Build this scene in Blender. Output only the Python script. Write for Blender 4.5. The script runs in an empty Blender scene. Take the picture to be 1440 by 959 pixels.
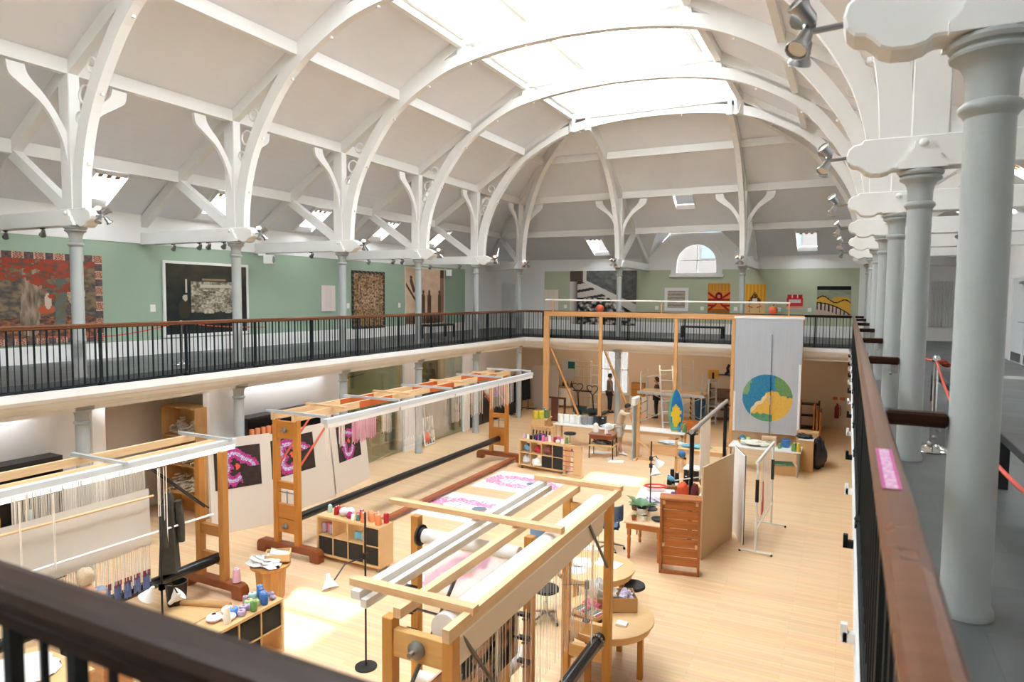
import bpy, bmesh, math, random
from mathutils import Vector, Matrix, noise
random.seed(7)
PI = math.pi
C = bpy.context.scene.collection
V = Vector

# ------------------------------------------------------------------ materials
def lin(c):
    f = lambda u: u / 12.92 if u <= .04045 else ((u + .055) / 1.055) ** 2.4
    if isinstance(c, str):
        c = [int(c[i:i + 2], 16) for i in (0, 2, 4)]
    return tuple(f(x / 255) for x in c)
_m = {}
def mat(name, col, rough=.5, metal=0., var=.12, scale=4., stretch=None, bump=0., spec=.5, bscale=None):
    """procedural: base colour wavers with noise, optional grain stretch and bump"""
    if name in _m:
        return _m[name]
    m = bpy.data.materials.new(name); m.use_nodes = True
    nt = m.node_tree; N = nt.nodes; L = nt.links
    b = N['Principled BSDF']
    r, g, bl = lin(col)
    b.inputs['Roughness'].default_value = rough
    b.inputs['Metallic'].default_value = metal
    b.inputs['Specular IOR Level'].default_value = spec
    tc = N.new('ShaderNodeTexCoord'); mp = N.new('ShaderNodeMapping')
    L.new(tc.outputs['Object'], mp.inputs['Vector'])
    if stretch: mp.inputs['Scale'].default_value = stretch
    nz = N.new('ShaderNodeTexNoise'); nz.inputs['Scale'].default_value = scale; nz.inputs['Detail'].default_value = 3
    L.new(mp.outputs['Vector'], nz.inputs['Vector'])
    mx = N.new('ShaderNodeMix'); mx.data_type = 'RGBA'
    a, c2 = 1 - var, 1 + var
    mx.inputs['A'].default_value = (r * a, g * a, bl * a, 1)
    mx.inputs['B'].default_value = (min(1, r * c2), min(1, g * c2), min(1, bl * c2), 1)
    L.new(nz.outputs['Fac'], mx.inputs['Factor'])
    L.new(mx.outputs['Result'], b.inputs['Base Color'])
    if bump:
        bp = N.new('ShaderNodeBump'); bp.inputs['Strength'].default_value = bump; bp.inputs['Distance'].default_value = .01
        n2 = nz
        if bscale:
            n2 = N.new('ShaderNodeTexNoise'); n2.inputs['Scale'].default_value = bscale
            L.new(mp.outputs['Vector'], n2.inputs['Vector'])
        L.new(n2.outputs['Fac'], bp.inputs['Height']); L.new(bp.outputs['Normal'], b.inputs['Normal'])
    _m[name] = m
    return m
def wood(name, col, rough=.4, axis=2, var=.22, scale=1.):
    s = [14 * scale] * 3; s[axis] = 1.2 * scale
    return mat(name, col, rough, 0, var, 1.6, tuple(s), .04)
def emis(name, col, strength):
    if name in _m: return _m[name]
    m = bpy.data.materials.new(name); m.use_nodes = True
    b = m.node_tree.nodes['Principled BSDF']
    b.inputs['Base Color'].default_value = (*lin(col), 1)
    b.inputs['Emission Color'].default_value = (*lin(col), 1)
    b.inputs['Emission Strength'].default_value = strength
    _m[name] = m
    return m
def painted(name='painted_surface', rough=.85):
    """base colour comes from the pattern stored on the mesh (woven or printed artwork)"""
    if name in _m: return _m[name]
    m = bpy.data.materials.new(name); m.use_nodes = True
    nt = m.node_tree; N = nt.nodes; L = nt.links; b = N['Principled BSDF']
    b.inputs['Roughness'].default_value = rough; b.inputs['Specular IOR Level'].default_value = .2
    at = N.new('ShaderNodeAttribute'); at.attribute_name = 'Col'
    L.new(at.outputs['Color'], b.inputs['Base Color'])
    _m[name] = m
    return m
def clear_glass(name, tint=(1, 1, 1), gloss=.08):
    if name in _m: return _m[name]
    m = bpy.data.materials.new(name); m.use_nodes = True
    nt = m.node_tree; N = nt.nodes; L = nt.links
    out = N['Material Output']; N.remove(N['Principled BSDF'])
    t = N.new('ShaderNodeBsdfTransparent'); t.inputs['Color'].default_value = (*tint, 1)
    g = N.new('ShaderNodeBsdfGlossy'); g.inputs['Roughness'].default_value = .03
    lw = N.new('ShaderNodeLayerWeight'); lw.inputs['Blend'].default_value = .25
    mm = N.new('ShaderNodeMath'); mm.operation = 'MULTIPLY_ADD'; mm.inputs[1].default_value = .6; mm.inputs[2].default_value = gloss * .5
    L.new(lw.outputs['Fresnel'], mm.inputs[0])
    mx = N.new('ShaderNodeMixShader'); L.new(mm.outputs[0], mx.inputs[0]); L.new(t.outputs[0], mx.inputs[1]); L.new(g.outputs[0], mx.inputs[2])
    L.new(mx.outputs[0], out.inputs['Surface'])
    _m[name] = m
    return m
def sheer(name, col, alpha, trans=.4):
    """thin woven threads / cloth: part see-through, part diffuse"""
    if name in _m: return _m[name]
    m = bpy.data.materials.new(name); m.use_nodes = True
    nt = m.node_tree; N = nt.nodes; L = nt.links
    out = N['Material Output']; N.remove(N['Principled BSDF'])
    t = N.new('ShaderNodeBsdfTransparent'); d = N.new('ShaderNodeBsdfDiffuse'); d.inputs['Color'].default_value = (*lin(col), 1)
    tl = N.new('ShaderNodeBsdfTranslucent'); tl.inputs['Color'].default_value = (*lin(col), 1)
    m1 = N.new('ShaderNodeMixShader'); m1.inputs[0].default_value = trans
    L.new(d.outputs[0], m1.inputs[1]); L.new(tl.outputs[0], m1.inputs[2])
    m2 = N.new('ShaderNodeMixShader'); m2.inputs[0].default_value = alpha
    L.new(t.outputs[0], m2.inputs[1]); L.new(m1.outputs[0], m2.inputs[2])
    L.new(m2.outputs[0], out.inputs['Surface'])
    _m[name] = m
    return m

# ------------------------------------------------------------------ mesh builder
class MB:
    def __init__(s): s.v = []; s.f = []; s.sm = []
    def add(s, vs, fs, smooth=False):
        o = len(s.v); s.v += [tuple(p) for p in vs]
        s.f += [tuple(i + o for i in f) for f in fs]; s.sm += [smooth] * len(fs)
        return s
    def box(s, x0, x1, y0, y1, z0, z1, M=None):
        p = [V((x, y, z)) for z in (z0, z1) for y in (y0, y1) for x in (x0, x1)]
        if M: p = [M @ q for q in p]
        return s.add(p, [(0, 2, 3, 1), (4, 5, 7, 6), (0, 1, 5, 4), (2, 6, 7, 3), (0, 4, 6, 2), (1, 3, 7, 5)])
    def cbox(s, c, d, rz=0, M=None):
        R = Matrix.Translation(V(c)) @ Matrix.Rotation(rz, 4, 'Z')
        if M: R = M @ R
        return s.box(-d[0] / 2, d[0] / 2, -d[1] / 2, d[1] / 2, -d[2] / 2, d[2] / 2, R)
    def bar(s, a, b, w, h, up=(0, 0, 1)):
        """rectangular bar from a to b; h along up, w across"""
        a, b = V(a), V(b); d = (b - a).normalized(); u = V(up)
        if abs(d.dot(u)) > .98: u = V((1, 0, 0)) if abs(d.x) < .9 else V((0, 1, 0))
        x = d.cross(u).normalized(); u = x.cross(d).normalized()
        p = [q + x * (w / 2 * i) + u * (h / 2 * j) for q in (a, b) for j in (-1, 1) for i in (-1, 1)]
        return s.add(p, [(0, 1, 3, 2), (4, 6, 7, 5), (0, 4, 5, 1), (2, 3, 7, 6), (0, 2, 6, 4), (1, 5, 7, 3)])
    def tube(s, pts, r, n=8, cap=True):
        pts = [V(p) for p in pts]; rr = r if isinstance(r, (list, tuple)) else [r] * len(pts)
        vs = []; ref = None
        for i, p in enumerate(pts):
            d = (pts[min(i + 1, len(pts) - 1)] - pts[max(i - 1, 0)]).normalized()
            if ref is None:
                ref = d.orthogonal().normalized()
            x = (ref - d * ref.dot(d)).normalized(); ref = x; y = d.cross(x)
            vs += [p + (x * math.cos(2 * PI * k / n) + y * math.sin(2 * PI * k / n)) * rr[i] for k in range(n)]
        fs = []
        for i in range(len(pts) - 1):
            for k in range(n):
                k2 = (k + 1) % n
                fs.append((i * n + k, i * n + k2, (i + 1) * n + k2, (i + 1) * n + k))
        s.add(vs, fs, True)
        if cap:
            o = len(s.v) - len(vs)
            s.f.append(tuple(o + k for k in reversed(range(n)))); s.sm.append(False)
            s.f.append(tuple(o + (len(pts) - 1) * n + k for k in range(n))); s.sm.append(False)
        return s
    def lathe(s, prof, c=(0, 0, 0), n=16, M=None):
        """prof = [(radius, z)...] about z through c"""
        vs = []
        for r, z in prof:
            for k in range(n):
                p = V((r * math.cos(2 * PI * k / n), r * math.sin(2 * PI * k / n), z))
                if M: p = M @ p
                vs.append(p + V(c))
        fs = [(i * n + k, i * n + (k + 1) % n, (i + 1) * n + (k + 1) % n, (i + 1) * n + k) for i in range(len(prof) - 1) for k in range(n)]
        o = len(s.v); s.add(vs, fs, True)
        s.f.append(tuple(o + k for k in reversed(range(n)))); s.sm.append(False)
        s.f.append(tuple(o + (len(prof) - 1) * n + k for k in range(n))); s.sm.append(False)
        return s
    def prism(s, outline, t, M):
        """outline [(x,y)] extruded from z=-t/2 to t/2, then M"""
        n = len(outline)
        vs = [M @ V((x, y, -t / 2)) for x, y in outline] + [M @ V((x, y, t / 2)) for x, y in outline]
        return s.add(vs, [tuple(reversed(range(n))), tuple(range(n, 2 * n))] + [(i, (i + 1) % n, (i + 1) % n + n, i + n) for i in range(n)])
    def strip(s, lo, hi, t, M, smooth=True):
        """band between two polylines lo/hi in a plane, thickness t"""
        n = len(lo); vs = []
        for z in (-t / 2, t / 2):
            vs += [M @ V((x, y, z)) for x, y in lo] + [M @ V((x, y, z)) for x, y in hi]
        fs = []
        for i in range(n - 1):
            fs.append((i, n + i, n + i + 1, i + 1))
            fs.append((2 * n + i, 2 * n + i + 1, 3 * n + i + 1, 3 * n + i))
            fs.append((i, i + 1, 2 * n + i + 1, 2 * n + i))
            fs.append((n + i, 3 * n + i, 3 * n + i + 1, n + i + 1))
        fs += [(0, 2 * n, 3 * n, n), (n - 1, 2 * n - 1, 4 * n - 1, 3 * n - 1)]
        return s.add(vs, fs)
    def sphere(s, c, r, n=10, sq=(1, 1, 1)):
        prof = [(max(1e-4, math.sin(PI * i / n)) * r, -math.cos(PI * i / n) * r) for i in range(n + 1)]
        return s.lathe(prof, c, n + 2, Matrix.Diagonal((*sq, 1)))
    def torus(s, c, R, r, M=None, n=18, k=6):
        pts = [V((R * math.cos(2 * PI * i / n), R * math.sin(2 * PI * i / n), 0)) for i in range(n + 1)]
        if M: pts = [M @ p for p in pts]
        return s.tube([p + V(c) for p in pts], r, k, False)
    def mesh(s, name, m, bevel=0):
        me = bpy.data.meshes.new(name); me.from_pydata(s.v, [], s.f)
        me.polygons.foreach_set('use_smooth', s.sm)
        bm = bmesh.new(); bm.from_mesh(me); bmesh.ops.recalc_face_normals(bm, faces=bm.faces)
        if bevel:
            ed = [e for e in bm.edges if len(e.link_faces) == 2 and e.calc_face_angle(0) > .6]
            bmesh.ops.bevel(bm, geom=ed, offset=bevel, segments=1, affect='EDGES', clamp_overlap=True)
        bm.to_mesh(me); bm.free()
        if any(s.sm): me.set_sharp_from_angle(angle=.62)
        me.materials.append(m)
        return me
    def build(s, name, m, parent=None, bevel=0, loc=None):
        o = bpy.data.objects.new(name, s.mesh(name, m, bevel)); C.objects.link(o)
        if parent: o.parent = parent
        if loc: o.location = loc
        return o

def tag(o, label=None, cat=None, group=None, kind=None):
    if label: o['label'] = label
    if cat: o['category'] = cat
    if group: o['group'] = group
    if kind: o['kind'] = kind
    return o
def thing(name, label, cat, loc=(0, 0, 0), rz=0, group=None):
    o = bpy.data.objects.new(name, None); C.objects.link(o)
    o.empty_display_size = .1
    o.location = loc; o.rotation_euler = (0, 0, rz)
    return tag(o, label, cat, group)
def struct(name, mb, m, parent=None, bevel=0, label=None):
    o = mb.build(name, m, parent, bevel)
    if not parent: o['kind'] = 'structure'
    if label: o['label'] = label
    return o
KIDS = {}
def dup(root, loc, rz=None, label=None, group=None, scale=None):
    r = root.copy(); C.objects.link(r); r.location = loc
    if rz is not None: r.rotation_euler = (0, 0, rz)
    if scale: r.scale = scale
    if label: r['label'] = label
    if group: r['group'] = group
    if root not in KIDS:
        KIDS[root] = [(ch, list(ch.children)) for ch in root.children]
    for ch, gs in KIDS[root]:
        c = ch.copy(); C.objects.link(c); c.parent = r
        for g in gs:
            d = g.copy(); C.objects.link(d); d.parent = c
    return r
def catmull(P, n=6):
    P = [V((*p, 0)) if len(p) == 2 else V(p) for p in P]; out = []
    Q = [2 * P[0] - P[1]] + P + [2 * P[-1] - P[-2]]
    for i in range(1, len(Q) - 2):
        for k in range(n):
            t = k / n; a, b, c, d = Q[i - 1:i + 3]
            out.append(.5 * ((2 * b) + (c - a) * t + (2 * a - 5 * b + 4 * c - d) * t * t + (3 * b - a - 3 * c + d) * t ** 3))
    out.append(P[-1])
    return out
def art(name, w, h, nx, ny, fn, parent=None, t=.02, M=None, m=None):
    """woven or printed panel: box w x h x t whose front (+z of its own plane) is a grid coloured by fn(u,v) -> sRGB.
    Own plane: x right, y up, centred at the bottom middle."""
    vs = []; fs = []; cols = []
    for j in range(ny + 1):
        for i in range(nx + 1):
            vs.append(V((-w / 2 + w * i / nx, h * j / ny, t / 2)))
    for j in range(ny):
        for i in range(nx):
            a = j * (nx + 1) + i
            fs.append((a, a + 1, a + nx + 2, a + nx + 1)); cols.append(fn((i + .5) / nx, (j + .5) / ny))
    o = len(vs)
    vs += [V((-w / 2, 0, -t / 2)), V((w / 2, 0, -t / 2)), V((w / 2, h, -t / 2)), V((-w / 2, h, -t / 2)),
           V((-w / 2, 0, t / 2)), V((w / 2, 0, t / 2)), V((w / 2, h, t / 2)), V((-w / 2, h, t / 2))]
    for f in ((3, 2, 1, 0), (0, 1, 5, 4), (1, 2, 6, 5), (2, 3, 7, 6), (3, 0, 4, 7)):
        fs.append(tuple(o + i for i in f)); cols.append(fn(.5, .02))
    if M: vs = [M @ p for p in vs]
    me = bpy.data.meshes.new(name); me.from_pydata(vs, [], fs)
    ca = me.color_attributes.new('Col', 'FLOAT_COLOR', 'CORNER')
    buf = []
    for f, c in zip(fs, cols):
        buf += [*lin(c), 1.] * len(f)
    ca.data.foreach_set('color', buf)
    me.materials.append(m or painted())
    ob = bpy.data.objects.new(name, me); C.objects.link(ob)
    if parent: ob.parent = parent
    return ob
def fbm(x, y, z=0., o=3):
    return .62 * noise.fractal(V((x, y, z)), 1., 2., o)
def mixc(a, b, t):
    t = max(0, min(1, t)); return tuple(a[i] + (b[i] - a[i]) * t for i in range(3))
UPX = Matrix(((0, 0, 1, 0), (-1, 0, 0, 0), (0, 1, 0, 0), (0, 0, 0, 1)))     # art plane standing, facing +X (x right seen from the front = -Y... viewer at +X)
ORD = ['first', 'second', 'third', 'fourth', 'fifth', 'sixth', 'seventh', 'eighth', 'ninth', 'tenth', 'eleventh', 'twelfth']
EXPOSURE, SKY, SUN = 0.72, 9.0, 5.0
UPX = Matrix(((0, 0, 1, 0), (1, 0, 0, 0), (0, 1, 0, 0), (0, 0, 0, 1)))      # standing, facing +X
UPNX = Matrix(((0, 0, -1, 0), (-1, 0, 0, 0), (0, 1, 0, 0), (0, 0, 0, 1)))   # standing, facing -X
UPNY = Matrix(((1, 0, 0, 0), (0, 0, -1, 0), (0, 1, 0, 0), (0, 0, 0, 1)))    # standing, facing -Y
def at(x, y, z, M=Matrix.Identity(4)): return Matrix.Translation((x, y, z)) @ M

G = 3.56                                   # gallery floor above the studio floor
XL, XR, XM = -12.31, .542, -5.884          # column lines and hall axis
YC = {1: 3.77, 2: 7.27, 3: 10.76, 4: 14.28, 5: 17.88, 6: 21.6, 7: 25.24}
XB = (-8.01, -3.46)                        # columns of the far gallery
WL, WR, WB, WN = -15.45, 3.69, 29.2, -3.4  # inner faces of the outer walls
RL, RR, RB, RN = -11.895, .127, 24.88, .67 # railing lines
P = [(3.14, 3.20), (1.81, 4.17), (0., 5.36), (-1.9, 6.50), (-3.72, 7.56)]   # roof profile: (out from the column line, above G)

W_WHITE = mat('white_paint', 'eceae6', .6, var=.02, scale=2)
W_BEAM = mat('white_gloss_paint', 'e9e8e4', .42, var=.04, scale=3, bump=.03)
W_GREEN = mat('sage_paint', '9fb39c', .8, var=.05, scale=1.2)
W_GREEN_LIT = mat('lit_sage_paint', 'bcc1a4', .8, var=.05, scale=1.0)  # same sage on the far wall, its lit tone put into the colour
W_CREAM = mat('warm_plaster', 'd9cbb9', .8, var=.05, scale=1.4)
IRON = mat('grey_iron_paint', 'a3a7a4', .38, var=.07, scale=5, bump=.12, bscale=60)
BLACK = mat('black_iron_paint', '12181a', .5, var=.2, scale=9, spec=.3)
STEEL = mat('brushed_steel', 'a8a8a8', .3, 1., var=.08, scale=6)
CHROME = mat('chrome', 'cfcfcf', .12, 1., var=.05)
ALU = mat('aluminium', 'c3cace', .4, .35, var=.06)
DARKW = wood('dark_oak', '2c160a', .42, 0, .5); DARKW.node_tree.nodes['Principled BSDF'].inputs['Specular IOR Level'].default_value = .16
RAILW = wood('worn_handrail', '6c432b', .27, 1, .3)
PINE = wood('pale_pine', 'dfb98c', .5, 1)
PINEX = wood('pale_pine_across', 'dcb385', .5, 0)
PINEZ = wood('pale_pine_upright', 'd9a871', .5, 2)
OAKZ = wood('orange_oak_upright', 'c48236', .42, 2)
OAKX = wood('orange_oak_across', 'bf7c34', .42, 0)
OAKY = wood('orange_oak_along', 'c4823c', .42, 1)
LOOMZ = wood('loom_timber_upright', 'c98f45', .45, 2)
LOOMY = wood('loom_timber_along', 'e0bd90', .45, 1)
LOOMX = wood('loom_timber_across', 'd9a866', .45, 0)
BIRCH = wood('birch_ply', 'dcb682', .5, 0, .1)
ORANGE = wood('orange_stained_timber', 'c8602a', .45, 1)
BLACKP = mat('black_plastic', '1b1b1d', .4, var=.2)
BLACKT = mat('black_tube', '17191b', .25, var=.2)
WHITEP = mat('white_plastic', 'efeeea', .4, var=.02)
BOARD = mat('pinboard_cloth', 'd3c8ba', .85, var=.05, scale=60)
CARD = mat('cardboard', 'c39a67', .8, var=.08, scale=5)
THREAD = sheer('cotton_threads', 'f1ebe2', .5)
WARP = sheer('cotton_warp', 'f1ece4', .3)
CLOTH = sheer('white_sheeting', 'f3eee6', .93, .35)
PAPER = mat('white_paper', 'f2efe8', .8, var=.03)
SKIN = mat('skin', 'c99a7c', .55, var=.06)

# ---------------------------------------------------------------- camera
cam = bpy.data.cameras.new('camera'); co = bpy.data.objects.new('camera', cam); C.objects.link(co)
cam.sensor_width = 36; cam.lens = 945.75 / 1440 * 36; cam.clip_start = .05; cam.clip_end = 300
yaw, pit, rol = .4644, .065, .0078
f_ = V((-math.sin(yaw) * math.cos(pit), math.cos(yaw) * math.cos(pit), -math.sin(pit)))
u_ = V((-math.sin(yaw) * math.sin(pit), math.cos(yaw) * math.sin(pit), math.cos(pit)))
r_ = V((math.cos(yaw), math.sin(yaw), 0))
Rr = r_ * math.cos(rol) + u_ * math.sin(rol); Uu = u_ * math.cos(rol) - r_ * math.sin(rol)
co.matrix_world = Matrix(((Rr.x, Uu.x, -f_.x, 0), (Rr.y, Uu.y, -f_.y, 0), (Rr.z, Uu.z, -f_.z, 5.05), (0, 0, 0, 1)))
cam.dof.use_dof = True; cam.dof.focus_distance = 14; cam.dof.aperture_fstop = 2.8
bpy.context.scene.camera = co
sc = bpy.context.scene
sc.view_settings.view_transform = 'Standard'; sc.view_settings.look = 'None'
sc.view_settings.gamma = 1; sc.view_settings.exposure = EXPOSURE; sc.view_settings.use_curve_mapping = False
sc.cycles.use_denoising = True
sc.cycles.max_bounces = 10; sc.cycles.diffuse_bounces = 7; sc.cycles.glossy_bounces = 4; sc.cycles.transparent_max_bounces = 24; sc.cycles.transmission_bounces = 4
sc.cycles.sample_clamp_indirect = 12
sc.cycles.caustics_reflective = False; sc.cycles.caustics_refractive = False
w = bpy.data.worlds.new('overcast_sky'); sc.world = w; w.use_nodes = True
nt = w.node_tree; bg = nt.nodes['Background']; bg.inputs['Strength'].default_value = SKY
tc = nt.nodes.new('ShaderNodeTexCoord'); nz = nt.nodes.new('ShaderNodeTexNoise'); nz.inputs['Scale'].default_value = 2.2; nz.inputs['Detail'].default_value = 4
rp = nt.nodes.new('ShaderNodeValToRGB'); rp.color_ramp.elements[0].color = (.78, .89, 1, 1); rp.color_ramp.elements[1].color = (.91, .955, 1, 1)
nt.links.new(tc.outputs['Generated'], nz.inputs['Vector']); nt.links.new(nz.outputs['Fac'], rp.inputs['Fac']); nt.links.new(rp.outputs['Color'], bg.inputs['Color'])
sd = bpy.data.lights.new('sun', 'SUN'); so = bpy.data.objects.new('sun', sd); C.objects.link(so)
sd.energy = SUN; sd.angle = .02; sd.color = (1, .95, .87)
so.rotation_euler = V((-.06, .05, -1)).to_track_quat('-Z', 'Y').to_euler()

# ---------------------------------------------------------------- floors
def floor_mat():
    m = bpy.data.materials.new('maple_boards'); m.use_nodes = True
    nt = m.node_tree; N = nt.nodes; L = nt.links; b = N['Principled BSDF']
    tc = N.new('ShaderNodeTexCoord'); br = N.new('ShaderNodeTexBrick')
    br.offset = .37; br.inputs['Scale'].default_value = 1; br.inputs['Brick Width'].default_value = 1.8; br.inputs['Row Height'].default_value = .085
    br.inputs['Mortar Size'].default_value = .0022; br.inputs['Color1'].default_value = (*lin('e6c79f'), 1); br.inputs['Color2'].default_value = (*lin('dfbb8f'), 1)
    br.inputs['Mortar'].default_value = (*lin('c7a578'), 1)
    nz = N.new('ShaderNodeTexNoise'); nz.inputs['Scale'].default_value = 1.3; mp = N.new('ShaderNodeMapping'); mp.inputs['Scale'].default_value = (.6, 9, 1)
    L.new(tc.outputs['Object'], br.inputs['Vector']); L.new(tc.outputs['Object'], mp.inputs['Vector']); L.new(mp.outputs['Vector'], nz.inputs['Vector'])
    mx = N.new('ShaderNodeMix'); mx.data_type = 'RGBA'; mx.blend_type = 'MULTIPLY'; mx.inputs['Factor'].default_value = .3
    L.new(br.outputs['Color'], mx.inputs['A']); L.new(nz.outputs['Color'], mx.inputs['B'])
    hs = N.new('ShaderNodeHueSaturation'); hs.inputs['Value'].default_value = 1.2; L.new(mx.outputs['Result'], hs.inputs['Color'])
    L.new(hs.outputs['Color'], b.inputs['Base Color']); b.inputs['Roughness'].default_value = .38
    return m
def tile_mat():
    m = bpy.data.materials.new('grey_floor_tiles'); m.use_nodes = True
    nt = m.node_tree; N = nt.nodes; L = nt.links; b = N['Principled BSDF']
    tc = N.new('ShaderNodeTexCoord'); br = N.new('ShaderNodeTexBrick')
    br.offset = .5; br.inputs['Scale'].default_value = 1; br.inputs['Brick Width'].default_value = .6; br.inputs['Row Height'].default_value = .6
    br.inputs['Mortar Size'].default_value = .004; br.inputs['Color1'].default_value = (*lin('4f5251'), 1); br.inputs['Color2'].default_value = (*lin('585b5a'), 1)
    br.inputs['Mortar'].default_value = (*lin('4a4c4c'), 1)
    L.new(tc.outputs['Object'], br.inputs['Vector']); L.new(br.outputs['Color'], b.inputs['Base Color'])
    nz = N.new('ShaderNodeTexNoise'); nz.inputs['Scale'].default_value = 3; L.new(tc.outputs['Object'], nz.inputs['Vector'])
    mr = N.new('ShaderNodeMapRange'); mr.inputs['To Min'].default_value = .35; mr.inputs['To Max'].default_value = .5
    L.new(nz.outputs['Fac'], mr.inputs['Value']); L.new(mr.outputs['Result'], b.inputs['Roughness'])
    return m
FLOORM = floor_mat(); TILE = tile_mat()
struct('floor', MB().box(WL, WR, WN, WB, -.2, 0), FLOORM)
mb = MB()
mb.box(WL, RL - .1, WN, WB, G - .12, G); mb.box(RR + .1, WR, WN, WB, G - .12, G)
mb.box(RL - .1, RR + .1, RB + .1, WB, G - .12, G); mb.box(RL - .1, RR + .1, WN, RN - .1, G - .12, G)
struct('floor_gallery', mb, TILE)
mb = MB()
z0, z1 = 3.06, G - .12
mb.box(WL, -12.2, WN, WB, z0, z1); mb.box(.43, WR, WN, WB, z0, z1)
mb.box(-12.2, .43, RB + .32, WB, z0, z1); mb.box(-12.2, .43, WN, RN - .32, z0, z1)
struct('ceiling_studio', mb, W_CREAM)
# moulded gallery edge: a band round the opening
def edge(a, b, out, e=.1):
    a, b, o = V(a), V(b), V(out); n = MB()
    prof = [(e, G - .13), (e, G - .26), (min(e, .06), G - .33), (.03, G - .35), (-.02, G - .42), (-.14, G - .49), (-.26, G - .52), (-.31, G - .54), (-.31, G - .6), (-.5, G - .6), (-.5, G - .13)]
    k = len(prof); d = (b - a).normalized(); vs = []
    for q, sgn in ((a, -1), (b, 1)):
        for s_, z in prof:
            p = q + o * s_ - d * (sgn * s_) ; vs.append((p.x, p.y, z))
    fs = [(i, (i + 1) % k, (i + 1) % k + k, i + k) for i in range(k)]
    return n.add(vs, fs)
struct('trim_1', edge((RL, RN, 0), (RL, RB, 0), (1, 0, 0)), W_BEAM)
struct('trim_2', edge((RL, RB, 0), (RR, RB, 0), (0, -1, 0)), W_BEAM)
struct('trim_3', edge((RR, RB, 0), (RR, RN, 0), (-1, 0, 0), .045), W_BEAM)
for k in range(16):
    MB().box(RR - .1, RR - .04, 2.2 + 1.42 * k, 2.24 + 1.42 * k, G - .2, G - .15).box(RR - .11, RR - .08, 2.2 + 1.42 * k, 2.24 + 1.42 * k, G - .2, G - .11).build('edge_clip', W_WHITE if k % 2 else BLACK, bpy.data.objects['trim_3'])
struct('trim_4', edge((RR, RN, 0), (RL, RN, 0), (0, 1, 0)), W_BEAM)

# ---------------------------------------------------------------- outer walls
ZT = G + 2.72                                # top of the coloured paint
ZR = G + P[0][1] + .2
def wallbox(name, x0, x1, y0, y1, z0, z1, m): return struct(name, MB().box(x0, x1, y0, y1, z0, z1), m)
wallbox('wall_left', WL - .3, WL, WN, 26.1, G, ZT, W_GREEN)
wallbox('wall_left_far', WL - .3, WL, 26.1, WB + .3, G, ZT, W_WHITE)
wallbox('wall_left_top', WL - .3, WL + .015, WN, WB + .3, ZT, ZR + .1, W_WHITE)
wallbox('wall_left_studio', WL - .3, WL, WN, WB + .3, 0, G, W_WHITE)
wallbox('baseboard_left', WL, WL + .03, WN, 26.1, G, G + .36, W_WHITE)
struct('wall_right', MB().box(WR, WR + .3, WN, WB + .3, 0, ZR + .1), W_WHITE)
wallbox('baseboard_right', WR - .02, WR, WN, WB, G, G + .12, W_WHITE)
wallbox('wall_near', WL - .3, WR + .3, WN - .3, WN, 0, ZR + 6, W_WHITE)
mb = MB(); mb.box(-12.93, -6.9, WB, WB + .3, G, ZT); mb.box(-4.86, .3, WB, WB + .3, G, ZT); mb.box(-6.9, -4.86, WB, WB + .3, G, G + 2.45)
struct('wall_back', mb, W_GREEN_LIT)
mb = MB(); mb.box(WL - .3, -12.93, WB, WB + .3, G, ZT); mb.box(.3, WR + .3, WB, WB + .3, G, ZT)
struct('wall_back_ends', mb, W_WHITE)
# white upper wall with the dormer gable round the arched window (opening cut as an arch)
zg = G + P[1][1] + .1
ol = [(WL - .3, ZT), (-6.86, ZT)]
arc = [(-5.88 + .98 * math.cos(a), G + 2.95 + .98 * math.sin(a)) for a in [PI - PI * i / 14 for i in range(15)]]
mb = MB(); M = at(0, WB + .15, 0, UPNY)
def q(*pts): mb.prism(list(pts), .3, M)
q((WL - .3, ZT), (-7.95, ZT), (-7.95, ZR), (WL - .3, ZR)); q((-3.82, ZT), (WR + .3, ZT), (WR + .3, ZR), (-3.82, ZR))
top = [(-7.95, ZR), (-6.95, zg), (-4.82, zg), (-3.82, ZR)]
lefts = [(-7.95, ZT), (-6.86, ZT)] + arc[:8]
q(*(lefts + [(-5.88, zg), (-6.95, zg), (-7.95, ZR)]))
q(*([(-4.9, ZT), (-3.82, ZT), (-3.82, ZR), (-4.82, zg), (-5.88, zg)] + arc[7:]))
struct('wall_back_top', mb, W_WHITE)
wallbox('baseboard_back', -12.93, WR, WB - .03, WB, G, G + .45, W_WHITE)
mb = MB(); mb.box(WL, -10.05, WB, WB + .3, 0, G); mb.box(-8.75, WR, WB, WB + .3, 0, G); mb.box(-10.05, -8.75, WB, WB + .3, 0, .75); mb.box(-10.05, -8.75, WB, WB + .3, 2.9, G)
struct('wall_back_studio', mb, W_CREAM)

# arched window above the far gallery
win = MB(); n = 16
fo = [(-6.95, G + 2.45)] + [(-5.88 + 1.07 * math.cos(PI - PI * i / n), G + 2.95 + 1.07 * math.sin(PI - PI * i / n)) for i in range(n + 1)] + [(-4.81, G + 2.45)]
fi = [(-6.72, G + 2.56)] + [(-5.88 + .83 * math.cos(PI - PI * i / n), G + 2.95 + .83 * math.sin(PI - PI * i / n)) for i in range(n + 1)] + [(-5.04, G + 2.56)]
win.strip(fi, fo, .14, at(0, WB - .02, 0, UPNY)); win.box(-7.0, -4.76, WB - .12, WB + .05, G + 2.4, G + 2.52); win.box(-6.95, -4.81, WB - .06, WB + .05, G + 2.5, G + 2.58)
wo = struct('window_1', win, W_WHITE)
struct('glass_pane', MB().prism(fi, .01, at(0, WB + .12, 0, UPNY)), clear_glass('window_glass'), wo)
mb = MB(); mb.box(-5.9, -5.86, WB + .08, WB + .12, G + 2.5, G + 3.75); mb.box(-6.75, -5.02, WB + .08, WB + .12, G + 3.1, G + 3.14)
struct('glazing_bar', mb, W_WHITE, wo)
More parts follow.
